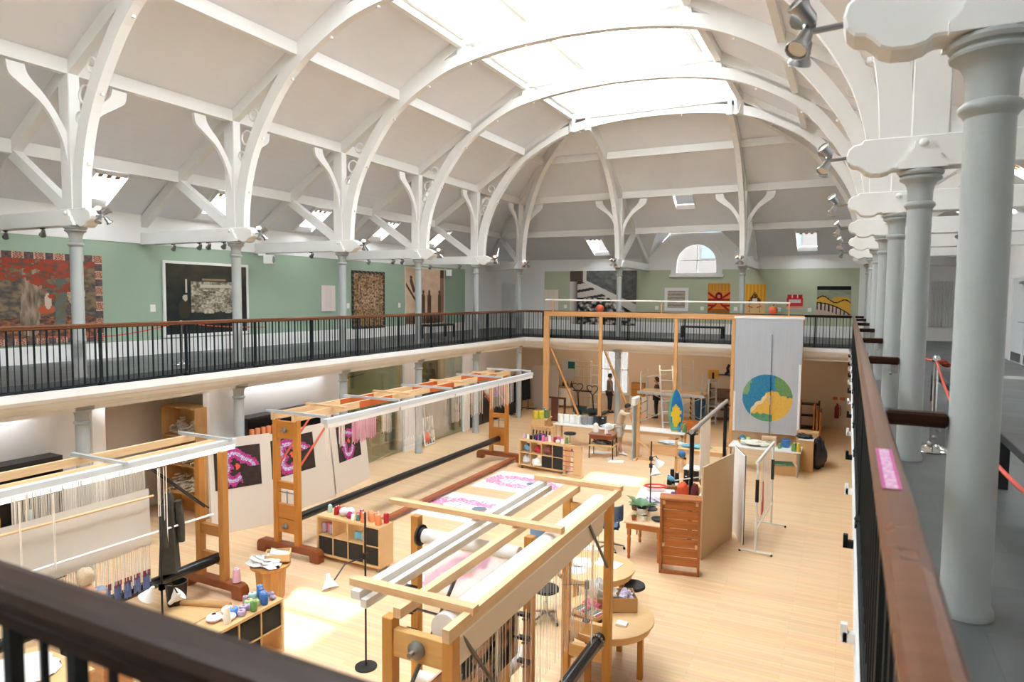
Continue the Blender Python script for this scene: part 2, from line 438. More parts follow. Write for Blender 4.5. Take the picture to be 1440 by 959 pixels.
# the stone house opposite, seen through it
hb = MB().box(-13, 1, 37, 40, -2, 11.2)
st = thing('stone_house', 'stone building seen outside through the arched window', 'building')
hb.build('wall', mat('weathered_stone', '4a4541', .9, var=.2, scale=3), st)
for x in (-7.2, -5.2, -3.2): MB().box(x, x + .9, 36.96, 37, 7.2, 8.9).build('window', mat('dim_glass', '3a4650', .2, var=.1), st)
# studio window in the far wall: sash with bars
mb = MB()
for x in (-10.05, -8.81): mb.box(x, x + .06, WB - .02, WB + .1, .75, 2.9)
for z in (.75, 1.8, 2.84): mb.box(-10.05, -8.75, WB - .02, WB + .1, z, z + .06)
w2 = struct('window_2', mb, W_WHITE)
mb = MB()
for i in range(1, 4): mb.box(-10.05 + 1.3 * i / 4 - .012, -10.05 + 1.3 * i / 4 + .012, WB + .02, WB + .06, .75, 2.9)
struct('glazing_bar', mb, W_WHITE, w2)
struct('glass_pane', MB().box(-10.0, -8.8, WB + .07, WB + .08, .8, 2.86), clear_glass('window_glass'), w2)
struct('window_sill', MB().box(-10.15, -8.65, WB - .12, WB, .7, .76), W_WHITE, w2)

# partitions under the left gallery: white, open niche, white, glass, glass, white
PX_ = -12.78
wallbox('wall_left_partition_near', PX_ - .12, PX_, WN, 7.75, 0, 3.06, W_WHITE)
wallbox('wall_left_partition_middle', PX_ - .12, PX_, 10.55, 14.75, 0, 3.06, W_WHITE)
wallbox('wall_left_partition_pier', PX_ - .12, PX_ + .02, 17.75, 18.6, 0, 3.06, W_WHITE)
wallbox('wall_left_partition_post', PX_ - .12, PX_ + .02, 21.5, 21.95, 0, 3.06, W_WHITE)
wallbox('wall_left_partition_far', -14.2, -14.08, 21.95, WB, 0, 3.06, W_WHITE)
wallbox('wall_left_niche', -14.9, -14.8, 7.6, 11, 0, 3.06, mat('light_cream_paint', 'e6dccf', .8, var=.03))
wallbox('wall_left_office', -15.2, -15.1, 14, 22.5, 0, 3.06, mat('pale_olive_paint', 'c3c39b', .8, var=.04))
struct('trim_5', MB().box(PX_ - .14, PX_ + .06, 7.7, 7.95, 0, 3.06).box(PX_ - .14, PX_ + .06, 10.3, 10.6, 0, 3.06).box(PX_ - .14, PX_ + .06, 7.7, 10.6, 2.9, 3.06), W_WHITE)
for i, (a, b) in enumerate(((14.75, 17.75), (18.6, 21.5))):
    o = struct('window_%d' % (3 + i), MB().box(PX_ - .06, PX_ - .045, a, b, .03, 3.06), clear_glass('partition_glass', (.9, .95, .88), .14), label='greenish full height glass screen')
# ---------------------------------------------------------------- roof
def roof_mat():
    m = bpy.data.materials.new('roof_boarding'); m.use_nodes = True
    nt = m.node_tree; N = nt.nodes; L = nt.links; b = N['Principled BSDF']
    tc = N.new('ShaderNodeTexCoord'); wv = N.new('ShaderNodeTexWave'); wv.wave_type = 'BANDS'; wv.bands_direction = 'Z'
    wv.inputs['Scale'].default_value = 3.1; wv.inputs['Distortion'].default_value = .05
    nz = N.new('ShaderNodeTexNoise'); nz.inputs['Scale'].default_value = .8
    L.new(tc.outputs['Object'], wv.inputs['Vector']); L.new(tc.outputs['Object'], nz.inputs['Vector'])
    mx = N.new('ShaderNodeMix'); mx.data_type = 'RGBA'; mx.inputs['A'].default_value = (*lin('e6e8ec'), 1); mx.inputs['B'].default_value = (*lin('f0f1f4'), 1)
    L.new(nz.outputs['Fac'], mx.inputs['Factor']); L.new(mx.outputs['Result'], b.inputs['Base Color'])
    bp = N.new('ShaderNodeBump'); bp.inputs['Strength'].default_value = .12; bp.inputs['Distance'].default_value = .01
    L.new(wv.outputs['Fac'], bp.inputs['Height']); L.new(bp.outputs['Normal'], b.inputs['Normal'])
    b.inputs['Roughness'].default_value = .75
    return m
ROOFM = roof_mat()
UPZ = .17
def slab(mb, pts, t=.1):
    n = len(pts); vs = [V(p) for p in pts] + [V(p) + V((0, 0, t)) for p in pts]
    return mb.add(vs, [tuple(reversed(range(n))), tuple(range(n, 2 * n))] + [(i, (i + 1) % n, (i + 1) % n + n, i + n) for i in range(n)])
ENDY = [29.2, 27.05, 25.24, 23.34, 21.52]
VEL_L = [8.95, 12.05, 15.5, 19.02, 22.5]; VEL_R = [8.6, 12.05, 15.5, 19.02, 22.5]
def zz(i): return G + P[i][1] + UPZ
def slope_side(name, sx, xc, vel):
    """sx=-1 left, +1 right"""
    X = [xc + sx * p[0] for p in P]; X[0] = WL - .05 if sx < 0 else WR + .05
    mb = MB()
    for i in (1, 2, 3):
        slab(mb, [(X[i], WN - .3, zz(i)), (X[i], ENDY[i], zz(i)), (X[i + 1], ENDY[i + 1], zz(i + 1)), (X[i + 1], WN - .3, zz(i + 1))])
    f = lambda s, y: (X[0] + (X[1] - X[0]) * s, y, zz(0) + (zz(1) - zz(0)) * s)
    s0, s1 = .14, .76
    ye = lambda s: ENDY[0] + (ENDY[1] - ENDY[0]) * s
    slab(mb, [f(0, WN - .3), f(0, ye(0)), f(s0, ye(s0)), f(s0, WN - .3)])
    slab(mb, [f(s1, WN - .3), f(s1, ye(s1)), f(1, ye(1)), f(1, WN - .3)])
    y = WN - .3
    for v in vel:
        slab(mb, [f(s0, y), f(s0, v), f(s1, v), f(s1, y)]); y = v + .76
    slab(mb, [f(s0, y), f(s0, ye(s0)), f(s1, ye(s1)), f(s1, y)])
    struct(name, mb, ROOFM)
    return lambda s, y: V(f(s, y)), s0, s1
WIN = [10]
def velux(c0, c1, c2, c3, nrm):
    """roof window in the opening c0,c1 (low edge) c2,c3 (high edge)"""
    WIN[0] += 1; n = V(nrm).normalized()
    mb = MB(); q = [c0, c1, c2, c3]
    for a, b in zip(q, q[1:] + q[:1]):
        mb.bar(a + n * .06, b + n * .06, .05, .2, n)
    o = struct('window_%d' % WIN[0], mb, W_WHITE)
    e = [p + n * .13 for p in q]
    struct('glass_pane', MB().add(e, [(0, 1, 2, 3)]), clear_glass('window_glass'), o)
    a, b = c3, c2; t = (b - a).normalized(); dn = (c0 - c3).normalized()
    hb = MB().bar(a + t * .05 + dn * .06 + n * .04, b - t * .05 + dn * .06 + n * .04, .07, .06, n)
    for k in (.25, .5, .75): hb.bar(a + (b - a) * k + dn * .03 - n * .02, a + (b - a) * k + dn * .12 - n * .02, .1, .03, n)
    struct('pine_sash_head', hb, wood('velux_pine', 'a87b45', .4, 1), o, label='bare pine head of the roof window')
fl, s0, s1 = slope_side('ceiling_left', -1, XL, VEL_L)
for v in VEL_L: velux(fl(s0, v), fl(s0, v + .76), fl(s1, v + .76), fl(s1, v), (.6, 0, .8))
fr, s0, s1 = slope_side('ceiling_right', 1, XR, VEL_R)
for v in VEL_R: velux(fr(s0, v), fr(s0, v + .76), fr(s1, v + .76), fr(s1, v), (-.6, 0, .8))
# hipped far end
mb = MB()
xl = lambda o: XL - o; xr = lambda o: XR + o
for i in (1, 2, 3):
    L0, L1 = (xl(P[i][0]), ENDY[i], zz(i)), (xl(P[i + 1][0]), ENDY[i + 1], zz(i + 1))
    R0, R1 = (xr(P[i][0]), ENDY[i], zz(i)), (xr(P[i + 1][0]), ENDY[i + 1], zz(i + 1))
    if i == 1:                                   # one roof window above the arched window
        g = lambda x, s: (x, ENDY[1] + (ENDY[2] - ENDY[1]) * s, zz(1) + (zz(2) - zz(1)) * s)
        v0, v1, t0, t1 = -6.09, -5.33, .5, .96
        slab(mb, [L0, g(v0, 0), g(v0, 1), L1]); slab(mb, [g(v1, 0), R0, R1, g(v1, 1)])
        slab(mb, [g(v0, 0), g(v1, 0), g(v1, t0), g(v0, t0)]); slab(mb, [g(v0, t1), g(v1, t1), g(v1, 1), g(v0, 1)])
        velux(V(g(v1, t0)), V(g(v0, t0)), V(g(v0, t1)), V(g(v1, t1)), (0, -.6, .8))
    else: slab(mb, [L0, R0, R1, L1])
zb = G + 3.05 + UPZ
h = lambda x, s: (x, 29.25 + (ENDY[1] - 29.25) * s, zb + (zz(1) - zb) * s)
def lowback(x0, x1, va):
    a0, a1 = .18, .72
    lo0, lo1, hi0, hi1 = x0[0], x1[0], x0[1], x1[1]
    m_ = lambda a, s: a[0] + (a[1] - a[0]) * s
    slab(mb, [h(lo0, 0), h(lo1, 0), h(m_(x1, a0), a0), h(m_(x0, a0), a0)])
    slab(mb, [h(m_(x0, a1), a1), h(m_(x1, a1), a1), h(hi1, 1), h(hi0, 1)])
    slab(mb, [h(m_(x0, a0), a0), h(va, a0), h(va, a1), h(m_(x0, a1), a1)])
    slab(mb, [h(va + .76, a0), h(m_(x1, a0), a0), h(m_(x1, a1), a1), h(va + .76, a1)])
    velux(V(h(va + .76, a0)), V(h(va, a0)), V(h(va, a1)), V(h(va + .76, a1)), (0, -.6, .8))
lowback((WL - .05, xl(P[1][0])), (-8., -8.), -10.32)
lowback((-3.8, -3.8), (WR + .05, xr(P[1][0])), -1.93)
slab(mb, [h(-8, 0), h(-7., 1), h(-8, 1)]); slab(mb, [h(-3.8, 0), h(-3.8, 1), h(-4.8, 1)])
zd = zz(1)
slab(mb, [(-7., ENDY[1], zd), (-4.8, ENDY[1], zd), (-4.8, 29.3, zd), (-7., 29.3, zd)])
slab(mb, [h(-8, 0), (-7., 29.3, zd), h(-7., 1)]); slab(mb, [h(-3.8, 0), h(-4.8, 1), (-4.8, 29.3, zd)])
struct('ceiling_back', mb, ROOFM)

# ridge lantern: kerb, boarded strip, glazed strip with bars, clear panes added where sun patches should fall
HW = 2.6; XA, XZ = XM - HW, XM + HW; zk = G + P[4][1] + UPZ
LY0, LY1 = WN - .3, 21.7; SL = .56
mb = MB()
for x in (XA, XZ): mb.box(x - .06, x + .06, LY0, LY1, zk - .1, zk + .42)
mb.box(XA, XZ, LY1 - .06, LY1 + .06, zk - .1, zk + .42)
struct('trim_6', mb, W_BEAM)
mb = MB()
for s in (-1, 1):
    a, b = XM + s * (HW + .1), XM + s * 1.75
    slab(mb, [(a, LY0, zk + .36), (a, LY1, zk + .36), (b, LY1, zk + .42 + (HW - 1.75) * SL), (b, LY0, zk + .42 + (HW - 1.75) * SL)], .08)
zr = zk + .42 + HW * SL
slab(mb, [(XM - .14, LY0, zr - .06), (XM - .14, LY1, zr - .06), (XM + .14, LY1, zr - .06), (XM + .14, LY0, zr - .06)], .12)
mb.prism([(XA, zk + .4), (XZ, zk + .4), (XM, zr)], .1, at(0, LY1, 0, UPNY))
struct('ceiling_lantern', mb, W_WHITE)
def pane_mat():
    m = bpy.data.materials.new('opal_roof_glass'); m.use_nodes = True
    nt = m.node_tree; N = nt.nodes; L = nt.links; out = N['Material Output']; N.remove(N['Principled BSDF'])
    a = N.new('ShaderNodeBsdfTranslucent'); a.inputs['Color'].default_value = (.93, .95, .96, 1)
    L.new(a.outputs[0], out.inputs['Surface'])
    return m
OPAL = pane_mat()
WN_ = 40
for s in (-1, 1):
    n = 0; y = LY0
    bars = MB()
    zA = zk + .42 + (HW - 1.75) * SL
    A = lambda y, o=0: V((XM + s * 1.75, y, zA + o)); B = lambda y, o=0: V((XM + s * .14, y, zr - .14 * SL + o))
    while y < LY1 - .3:
        bars.bar(A(y), B(y), .05, .09); y += .62
    bars.bar(A(LY0), A(LY1), .1, .12); bars.bar(B(LY0), B(LY1), .08, .1)
    wo = struct('window_%d' % (7 if s < 0 else 8), bars, W_WHITE)
    c0, c1 = (6.3, 7.9) if s < 0 else (16.75, 17.75)
    op = MB()
    for q0, q1 in ((LY0, c0), (c1, LY1)): op.add([A(q0, .03), A(q1, .03), B(q1, .03), B(q0, .03)], [(0, 1, 2, 3)])
    gp = struct('glass_pane', op, OPAL, wo, label='frosted roof glazing'); gp['kind'] = 'structure'
    struct('sun_patch_pane', MB().add([A(c0, .03), A(c1, .03), B(c1, .03), B(c0, .03)], [(0, 1, 2, 3)]), clear_glass('window_glass'), wo, label='clear roof pane added to let a sun patch onto the floor')

# purlins (lines along the slopes)
nt_ = 20
for i in (1, 2, 3, 4):
    z = G + P[i][1] + .03; hgt = .2 if i < 4 else .26
    for k, (sx, xc) in enumerate(((-1, XL), (1, XR))):
        x = xc + sx * P[i][0]
        struct('trim_%d' % nt_, MB().box(x - .07, x + .07, WN, ENDY[i], z - hgt / 2, z + hgt / 2 + .05), W_BEAM); nt_ += 1
    struct('trim_%d' % nt_, MB().box(xl(P[i][0]), xr(P[i][0]), ENDY[i] - .07, ENDY[i] + .07, z - hgt / 2, z + hgt / 2 + .05), W_BEAM); nt_ += 1

# ---------------------------------------------------------------- roof trusses
ARCH = [(.34, 2.75), (.40, 3.6), (.62, 4.42), (1.05, 5.2), (1.72, 6.02), (2.45, 6.52), (3.3, 6.92), (4.15, 7.12), (5.2, 7.25), (6.426, 7.3)]
def arch_lo(dmax):
    c = [(p.x, p.y) for p in catmull(ARCH, 5)]
    return [p for p in c if p[0] <= dmax + 1e-6]
def offs(lo, t):
    out = []
    for i, p in enumerate(lo):
        a = lo[max(0, i - 1)]; b = lo[min(len(lo) - 1, i + 1)]
        dx, dy = b[0] - a[0], b[1] - a[1]; l = math.hypot(dx, dy)
        out.append((p[0] - dy / l * t, p[1] + dx / l * t))
    return out
def add_half(root, M, hub, mir=1, braces=True, dmax=6.426, S=1., arch=True, wallout=3.14):
    """M maps (inward d, up z, across c) to root space; S stretches d for the diagonal hips"""
    MM = M @ Matrix.Diagonal((S, 1, 1, 1))
    t3 = lambda d, z, c=0: MM @ V((d, z, c))
    yv = (M.to_3x3() @ V((0, 0, 1)))
    if arch:
        lo = arch_lo(dmax); mb = MB().strip(lo, offs(lo, .27), .17, MM)
        for i in range(6, len(lo), 7):
            mb.cbox(t3(lo[i][0] + .03, lo[i][1] - .03), (.04, .05, .04))
        mb.build('arch_rib', W_BEAM, root)
    mb = MB()
    mb.prism([(-.2 / S, 2.95), (.1 / S, 2.95), (.1 / S, 5.3), (-.2 / S, 5.3)], .2, MM); mb.build('post', W_BEAM, root, .012)
    ol = [(-wallout, 2.69), (.24 / S, 2.69), (.27 / S, 2.665), (.33 / S, 2.65), (.41 / S, 2.655), (.46 / S, 2.675), (.49 / S, 2.71), (.52 / S, 2.735), (.57 / S, 2.745), (.605 / S, 2.78), (.62 / S, 2.84), (.605 / S, 2.895), (.56 / S, 2.935), (.5 / S, 2.945), (.48 / S, 2.98), (-wallout, 2.98)]
    MB().prism(ol, .22, MM).build('tie_beam', W_BEAM, root, .012)
    MB().bar(t3(-.12, 2.98), t3(-1.84, 4.12), .16, .2).build('strut', W_BEAM, root)
    pr = [(-P[0][0] if wallout < 3.5 else -3.95, P[0][1] if wallout < 3.5 else 3.0)] + [(-p[0], p[1]) for p in P[1:]]
    lo = [(a, b - .1) for a, b in pr]; hi = [(a, b + UPZ) for a, b in pr]
    MB().strip(lo, hi, .17, MM).build('rafter', W_BEAM, root)
    if arch:
        mb = MB(); rot = M.to_3x3().to_4x4()
        for d, z, R in ((.40, 4.92, .15), (.62, 5.38, .12), (.24, 4.55, .09)):
            mb.torus(t3(d, z), R, .022, rot)
        mb.build('scroll_ring', W_BEAM, root)
    MB().prism([(3.62, 7.12), (3.8, 7.14), (3.86, 7.62), (3.66, 7.62)], .12, MM).build('hanger', W_BEAM, root)
    if braces:
        for s in (-1, 1):
            cur = catmull([(.1, 3.8), (.2, 4.22), (.46, 4.66), (.82, 4.93), (.98, 5.06), (1.02, 5.26)], 4)
            up = catmull([(.1, 4.3), (.24, 4.56), (.44, 4.84), (.6, 5.0), (.7, 5.12), (.74, 5.26)], 4)
            Mb = M @ Matrix(((0, 0, 1, -.02), (0, 1, 0, 0), (s, 0, 0, 0), (0, 0, 0, 1)))
            MB().strip([(p.x, p.y) for p in cur], [(p.x, p.y) for p in up], .08, Mb).build('curved_brace', W_BEAM, root)
HS = (XR - XL) / 2
ML = Matrix(((1, 0, 0, -HS), (0, 0, 1, 0), (0, 1, 0, 0), (0, 0, 0, 1)))
MR = Matrix(((-1, 0, 0, HS), (0, 0, 1, 0), (0, 1, 0, 0), (0, 0, 0, 1)))
tr = thing('roof_truss', '', 'roof truss', (XM, YC[1], G), 0)
add_half(tr, ML, None); add_half(tr, MR, None)
MB().box(-2.9, 2.9, -.08, .08, 7.5, 7.74).build('collar_beam', W_BEAM, tr, .01)
desc = {1: 'white arched roof truss right overhead, cut by the top right of the picture', 2: 'white arched roof truss springing from the column in front of the big red foliage tapestry',
        3: 'white arched roof truss springing from the column in front of the large framed dark photograph', 4: 'white arched roof truss springing from the column just left of the tall brown tapestry',
        5: 'white arched roof truss springing from the column in front of the pale framed figure photograph', 6: 'white arched roof truss farthest from the viewer, where the hipped end begins'}
tr['label'] = desc[1]
for k in range(2, 7): dup(tr, (XM, YC[k], G), label=desc[k], group='arched roof trusses')
tr['group'] = 'arched roof trusses'
# half trusses of the hipped end
MBK = Matrix(((0, 0, 1, 0), (-1, 0, 0, 0), (0, 1, 0, 0), (0, 0, 0, 1)))
ht = thing('half_truss', 'white half truss above the column by the big black and white photograph', 'roof truss', (XB[0], YC[7], G), group='half trusses of the hipped end')
add_half(ht, MBK, None, dmax=3.8, wallout=3.96)
dup(ht, (XB[1], YC[7], G), label='white half truss of the hipped end right of the arched window')
for x, sx, lab in ((XL, 1, 'white diagonal hip truss in the far left corner of the roof'), (XR, -1, 'white diagonal hip truss in the far right corner of the roof')):
    r2 = math.sqrt(.5)
    Mc = Matrix(((sx * r2, 0, r2, 0), (-r2, 0, sx * r2, 0), (0, 1, 0, 0), (0, 0, 0, 1)))
    hp = thing('hip_truss', lab, 'roof truss', (x, YC[7], G), group='hip trusses')
    add_half(hp, Mc, None, dmax=3.8, S=math.sqrt(2), wallout=3.2, braces=False)
    for s, Mq in ((0, Matrix(((sx, 0, 0, 0), (0, 0, 1, 0), (0, 1, 0, 0), (0, 0, 0, 1)))), (1, MBK)):
        cur = catmull([(.1, 3.8), (.2, 4.22), (.46, 4.66), (.82, 4.93), (.98, 5.06), (1.02, 5.26)], 4); up = catmull([(.1, 4.3), (.24, 4.56), (.44, 4.84), (.6, 5.0), (.7, 5.12), (.74, 5.26)], 4)
        sg = (-1 if s == 0 else (1 if sx > 0 else -1))
        Mb = Mq @ Matrix(((0, 0, 1, 0), (0, 1, 0, 0), (sg, 0, 0, 0), (0, 0, 0, 1)))
        MB().strip([(p.x, p.y) for p in cur], [(p.x, p.y) for p in up], .08, Mb).build('curved_brace', W_BEAM, hp)

# ---------------------------------------------------------------- columns
def column(h, r, cr, lab):
    t = thing('iron_column', lab, 'column')
    MB().lathe([(r * 1.12, .0), (r * 1.12, .03), (r, .06), (r * .97, h - .34)], n=24).build('shaft', IRON, t)
    MB().lathe([(r * .97, h - .36), (r * 1.1, h - .34), (r * 1.2, h - .33), (r * 1.24, h - .315), (r * 1.2, h - .3), (r * 1.1, h - .29), (r * .98, h - .285), (r * .99, h - .2), (r * 1.08, h - .15), (r * 1.25, h - .115), (cr * .9, h - .095), (cr * .96, h - .088), (cr * .98, h - .075), (cr * .93, h - .062), (cr * .88, h - .06), (cr * .9, h - .052), (cr * 1.0, h - .044), (cr * 1.04, h - .025), (cr * 1.0, h - .008), (cr * .92, h)], n=24).build('capital', IRON, t)
    return t
UC = column(2.68, .104, .178, '')
mb = MB()
cr_ol = [(-.19, 0), (.19, 0), (.19, .05), (.15, .08), (.13, .14), (.075, .18), (.065, .24), (.03, .275), (-.03, .275), (-.065, .24), (-.075, .18), (-.13, .14), (-.15, .08), (-.19, .05)]
for y in (-.13, .13): mb.prism(cr_ol, .06, at(0, y, 2.68, UPNY)); mb.sphere((0, y * 1.22, 2.9), .04, 8)
mb.build('crest', W_BEAM, UC)
UC.location = (XR, YC[1], G); UC['label'] = 'grey iron column nearest the viewer on the right gallery'; UC['group'] = 'iron columns on the right gallery'
for k in range(2, 8): dup(UC, (XR, YC[k], G), label='grey iron column on the right gallery, %s from the viewer' % ORD[k - 1])
lw = {2: 'in front of the red foliage tapestry', 3: 'in front of the framed dark photograph', 4: 'left of the tall brown tapestry', 5: 'in front of the pale framed figure photograph', 6: 'between the green wall end and the far left corner', 7: 'at the far left corner of the railing'}
for k in range(2, 8): dup(UC, (XL, YC[k], G), label='slim grey iron column of the left gallery ' + lw[k], group='iron columns on the left gallery')
for i, x in enumerate(XB): dup(UC, (x, YC[7], G), PI / 2, ('slim grey column in front of the big black and white photograph on the far wall', 'slim grey column of the far gallery right of the arched window')[i], 'iron columns on the far gallery')
LC = column(3.06, .115, .21, 'grey column under the left gallery beside the near white wall'); LC.location = (XL, YC[2], 0); LC['group'] = 'iron columns in the studio'
lw = {3: 'left of the black cabinet top', 4: 'at the left edge of the first glass screen', 5: 'between the two glass screens', 6: 'at the far end of the second glass screen', 7: 'at the far left corner below the balcony'}
for k in range(3, 8): dup(LC, (XL, YC[k], 0), label='grey iron column under the left gallery ' + lw[k])
dup(LC, (XB[0], YC[7], 0), label='grey iron column under the far gallery in front of the sash window')

# ---------------------------------------------------------------- railings
HT = 4.53
def rail_prof():
    return [(-.045, -.035), (-.036, -.05), (-.036, -.072), (.036, -.072), (.036, -.05), (.045, -.035), (.047, -.018), (.036, -.004), (.018, 0), (-.018, 0), (-.036, -.004), (-.047, -.018)]
_bm = {}
def railing(label, a, b, group, woodm, posts, ppos=None):
    a, b = V(a), V(b); L = (b - a).length; rz = math.atan2(b.y - a.y, b.x - a.x)
    t = thing('railing', label, 'railing', (a.x, a.y, G - .13), rz, group)
    h = HT - (G - .13)
    pr = rail_prof(); MB().prism([(y, z + h) for y, z in pr], L, Matrix(((0, 0, 1, L / 2), (1, 0, 0, 0), (0, 1, 0, 0), (0, 0, 0, 1)))).build('handrail', woodm, t, label and 0)
    MB().box(0, L, -.022, .022, .03, .05).box(0, L, -.03, .03, 0, .012).box(0, L, -.018, .018, h - .085, h - .072).build('bottom_rail', BLACK, t)
    if not _bm:
        _bm['t'] = MB().box(-.012, .012, -.012, .012, .045, h - .08).mesh('baluster', BLACK)
        _bm['s'] = MB().box(-.0055, .0055, -.0055, .0055, .045, h - .08).mesh('baluster', BLACK)
        _bm['p'] = MB().box(-.022, .022, -.022, .022, 0, h - .07).box(-.04, .04, -.04, .04, 0, .03).lathe([(.034, .03), (.045, .06), (.026, .1)], n=8).mesh('post', BLACK)
    ps = [(i + .5) * L / posts for i in range(posts)] if ppos is None else ppos
    for x in ps:
        o = bpy.data.objects.new('post', _bm['p']); C.objects.link(o); o.parent = t; o.location = (x, 0, 0)
    n = int(round(L / .1))
    for i in range(n):
        x = (i + .5) * L / n
        if min([abs(x - p) for p in ps] + [9]) < .04: continue
        o = bpy.data.objects.new('baluster', _bm['t' if i % 2 else 's']); C.objects.link(o); o.parent = t; o.location = (x, 0, 0)
    return t
cuts = [RN] + [YC[k] + .98 for k in range(1, 7)] + [RB]
pl = ['nearest to the viewer, cut by the left edge', 'in front of the red foliage tapestry', 'in front of the framed dark photograph', 'in front of the small white wall text', 'in front of the two brown pictures', 'in front of the black bench', 'running into the far corner']
for i in range(1, 7):
    a, b = cuts[i], cuts[i + 1]
    pp = [YC[i + 1] + .12 - a, YC[i + 1] + .12 - 1.76 - a if i > 1 else .4, ]
    pp = [p for p in (YC[i + 1] + .12 - a, YC[i + 1] + .12 - 1.76 - a, YC[i + 1] + .12 + 1.76 - a) if .02 < p < b - a - .02]
    railing('left gallery railing, stretch ' + pl[i], (RL, a, 0), (RL, b, 0), 'left gallery railings', RAILW, 2, pp)
bx = [RL + .05, -8.6, -4.3, RR - .05]
for i in range(3):
    railing('far gallery railing, stretch ' + ['in the left corner behind the tall timber frame', 'behind the long black bench', 'between the hanging tapestry and the right corner'][i], (bx[i], RB, 0), (bx[i + 1], RB, 0), 'far gallery railings', DARKW if i == 2 else RAILW, 2)
cr = [RN] + [YC[k] - .4 for k in range(2, 8)] + [RB - .05]
for i in range(7):
    if cr[i + 1] - cr[i] < .2: continue
    railing('right gallery railing beside the viewer, %s stretch along' % ORD[i], (RR, cr[i], 0), (RR, cr[i + 1], 0), 'right gallery railings', RAILW, 2)
railing('dark near railing crossing the bottom left corner', (-3.3, RN, 0), (RR - .06, RN, 0), 'near railings', DARKW, 0, [-9])
# wooden arms from the right handrail to each column
ARM = thing('handrail_arm', 'short dark wooden arm from the right handrail, nearest the viewer', 'handrail arm', (RR + .048, YC[1], HT - .05), group='handrail arms on the right gallery')
MB().box(0, .262, -.04, .04, -.035, .035).build('wooden_bar', DARKW, ARM, .012)
mb = MB(); mb.box(.19, .255, -.01, .01, -.12, -.03)
for i in range(3): mb.sphere((.225 - .015 * i, 0, -.05 - .035 * i), .016, 6)
mb.build('steel_bracket', STEEL, ARM)
for k in range(2, 8): dup(ARM, (RR + .048, YC[k], HT - .05), label='short dark wooden arm from the right handrail, %s from the viewer' % ORD[k - 1])
def stk(u, v):
    if not .22 < u < .8: return (176, 92, 134)
    return mixc((206, 176, 196), (176, 92, 134), .25 + .9 * fbm(u * 5, v * 26, 2))
o = art('pink_sticker', .05, .55, 10, 70, stk, M=at(RR - .004, 2.1, HT + .002), t=.002)
tag(o, 'pink strip sticker with pale lettering stuck on the right handrail', 'sticker')
# ---------------------------------------------------------------- pictures and hangings
def inel(u, v, cx, cy, rx, ry): return ((u - cx) / rx) ** 2 + ((v - cy) / ry) ** 2 < 1
def near(u, v, a, b, w):
    ax, ay = a; bx_, by = b; dx, dy = bx_ - ax, by - ay; t = max(0, min(1, ((u - ax) * dx + (v - ay) * dy) / (dx * dx + dy * dy)))
    return math.hypot(u - ax - t * dx, v - ay - t * dy) < w
def tapestry_red(u, v):
    b = .075; bu = b * .62
    if u < bu or u > 1 - bu or v < b or v > 1 - b:
        s = u * 17 if (v < b or v > 1 - b) else v * 11
        k = int(s); f = s - k
        if f < .06 or f > .95: return (205, 170, 150)
        if k % 4 in (0, 2): return (190, 140, 118) if (int(u * 170) + int(v * 110)) % 3 else (120, 72, 66)
        return mixc((60, 66, 76), (140, 105, 90), .5 + .9 * fbm(u * 40, v * 30, k))
    n = fbm(u * 9, v * 9, 3); n2 = fbm(u * 26, v * 26, 9)
    if v > .72 + .1 * math.sin(u * 15) + .45 * n + .2 * n2: return mixc((170, 74, 54), (104, 88, 80), .3 + 2.6 * n2)
    if inel(u, v, .83, .56, .055, .15): return mixc((214, 190, 160), (150, 120, 96), .25 + n2)
    if inel(u, v, .66, .47, .022, .09): return (214, 190, 170)
    if inel(u, v, .65, .38, .05, .05): return (188, 96, 66)
    if near(u, v, (.55, .15), (.58, .9), .055) or near(u, v, (.1, .1), (.12, .9), .06) : return mixc((176, 152, 130), (104, 92, 78), .45 + 1.3 * fbm(u * 40, v * 7, 2))
    if near(u, v, (.73, .2), (.74, .95), .03): return mixc((98, 116, 120), (120, 100, 70), .4 + n2)
    if v < .3 + .06 * n: return mixc((176, 108, 74), (70, 62, 60), .5 + 1.6 * n2)
    return mixc((84, 82, 78), (140, 118, 92), .45 + 1.4 * n + 1.6 * n2)
def photo_dark(u, v):
    n = fbm(u * 7, v * 7, 5); n2 = fbm(u * 34, v * 34, 1)
    if inel(u, v, .22, .52, .03, .045): return (196, 186, 166)
    if near(u, v, (.23, .60), (.23, .78), .012): return (196, 190, 172)
    if inel(u, v, .21, .36, .07, .14): return (64, 58, 48)
    if .29 < u < .82 and .3 + .05 * n < v < .76:
        if .4 < u < .8 and .66 < v < .71: return (205, 196, 176)
        return mixc((208, 196, 174), (92, 84, 70), .45 + 1.1 * n2 + .9 * n)
    if .42 < u < .72 and .78 < v < .8: return (150, 130, 104)
    return mixc((44, 48, 46), (96, 84, 66), max(0, (v - .45) * 1.1) + .4 * n)
def tapestry_brown(u, v):
    n = fbm(u * 6, v * 9, 2); n2 = fbm(u * 22, v * 30, 7)
    if u < .06 or u > .94 or v < .05 or v > .96: return (56, 58, 58) if (int(u * 40) + int(v * 60)) % 5 else (140, 110, 90)
    c = mixc((206, 160, 122), (150, 118, 80), .5 + 1.6 * n)
    if .28 < u < .78 and .35 < v < .7: c = mixc(c, (222, 180, 146), .6)
    if v < .3: c = mixc(c, (170, 140, 80), .5)
    return mixc(c, (66, 58, 52), .22 - 1.9 * n2)
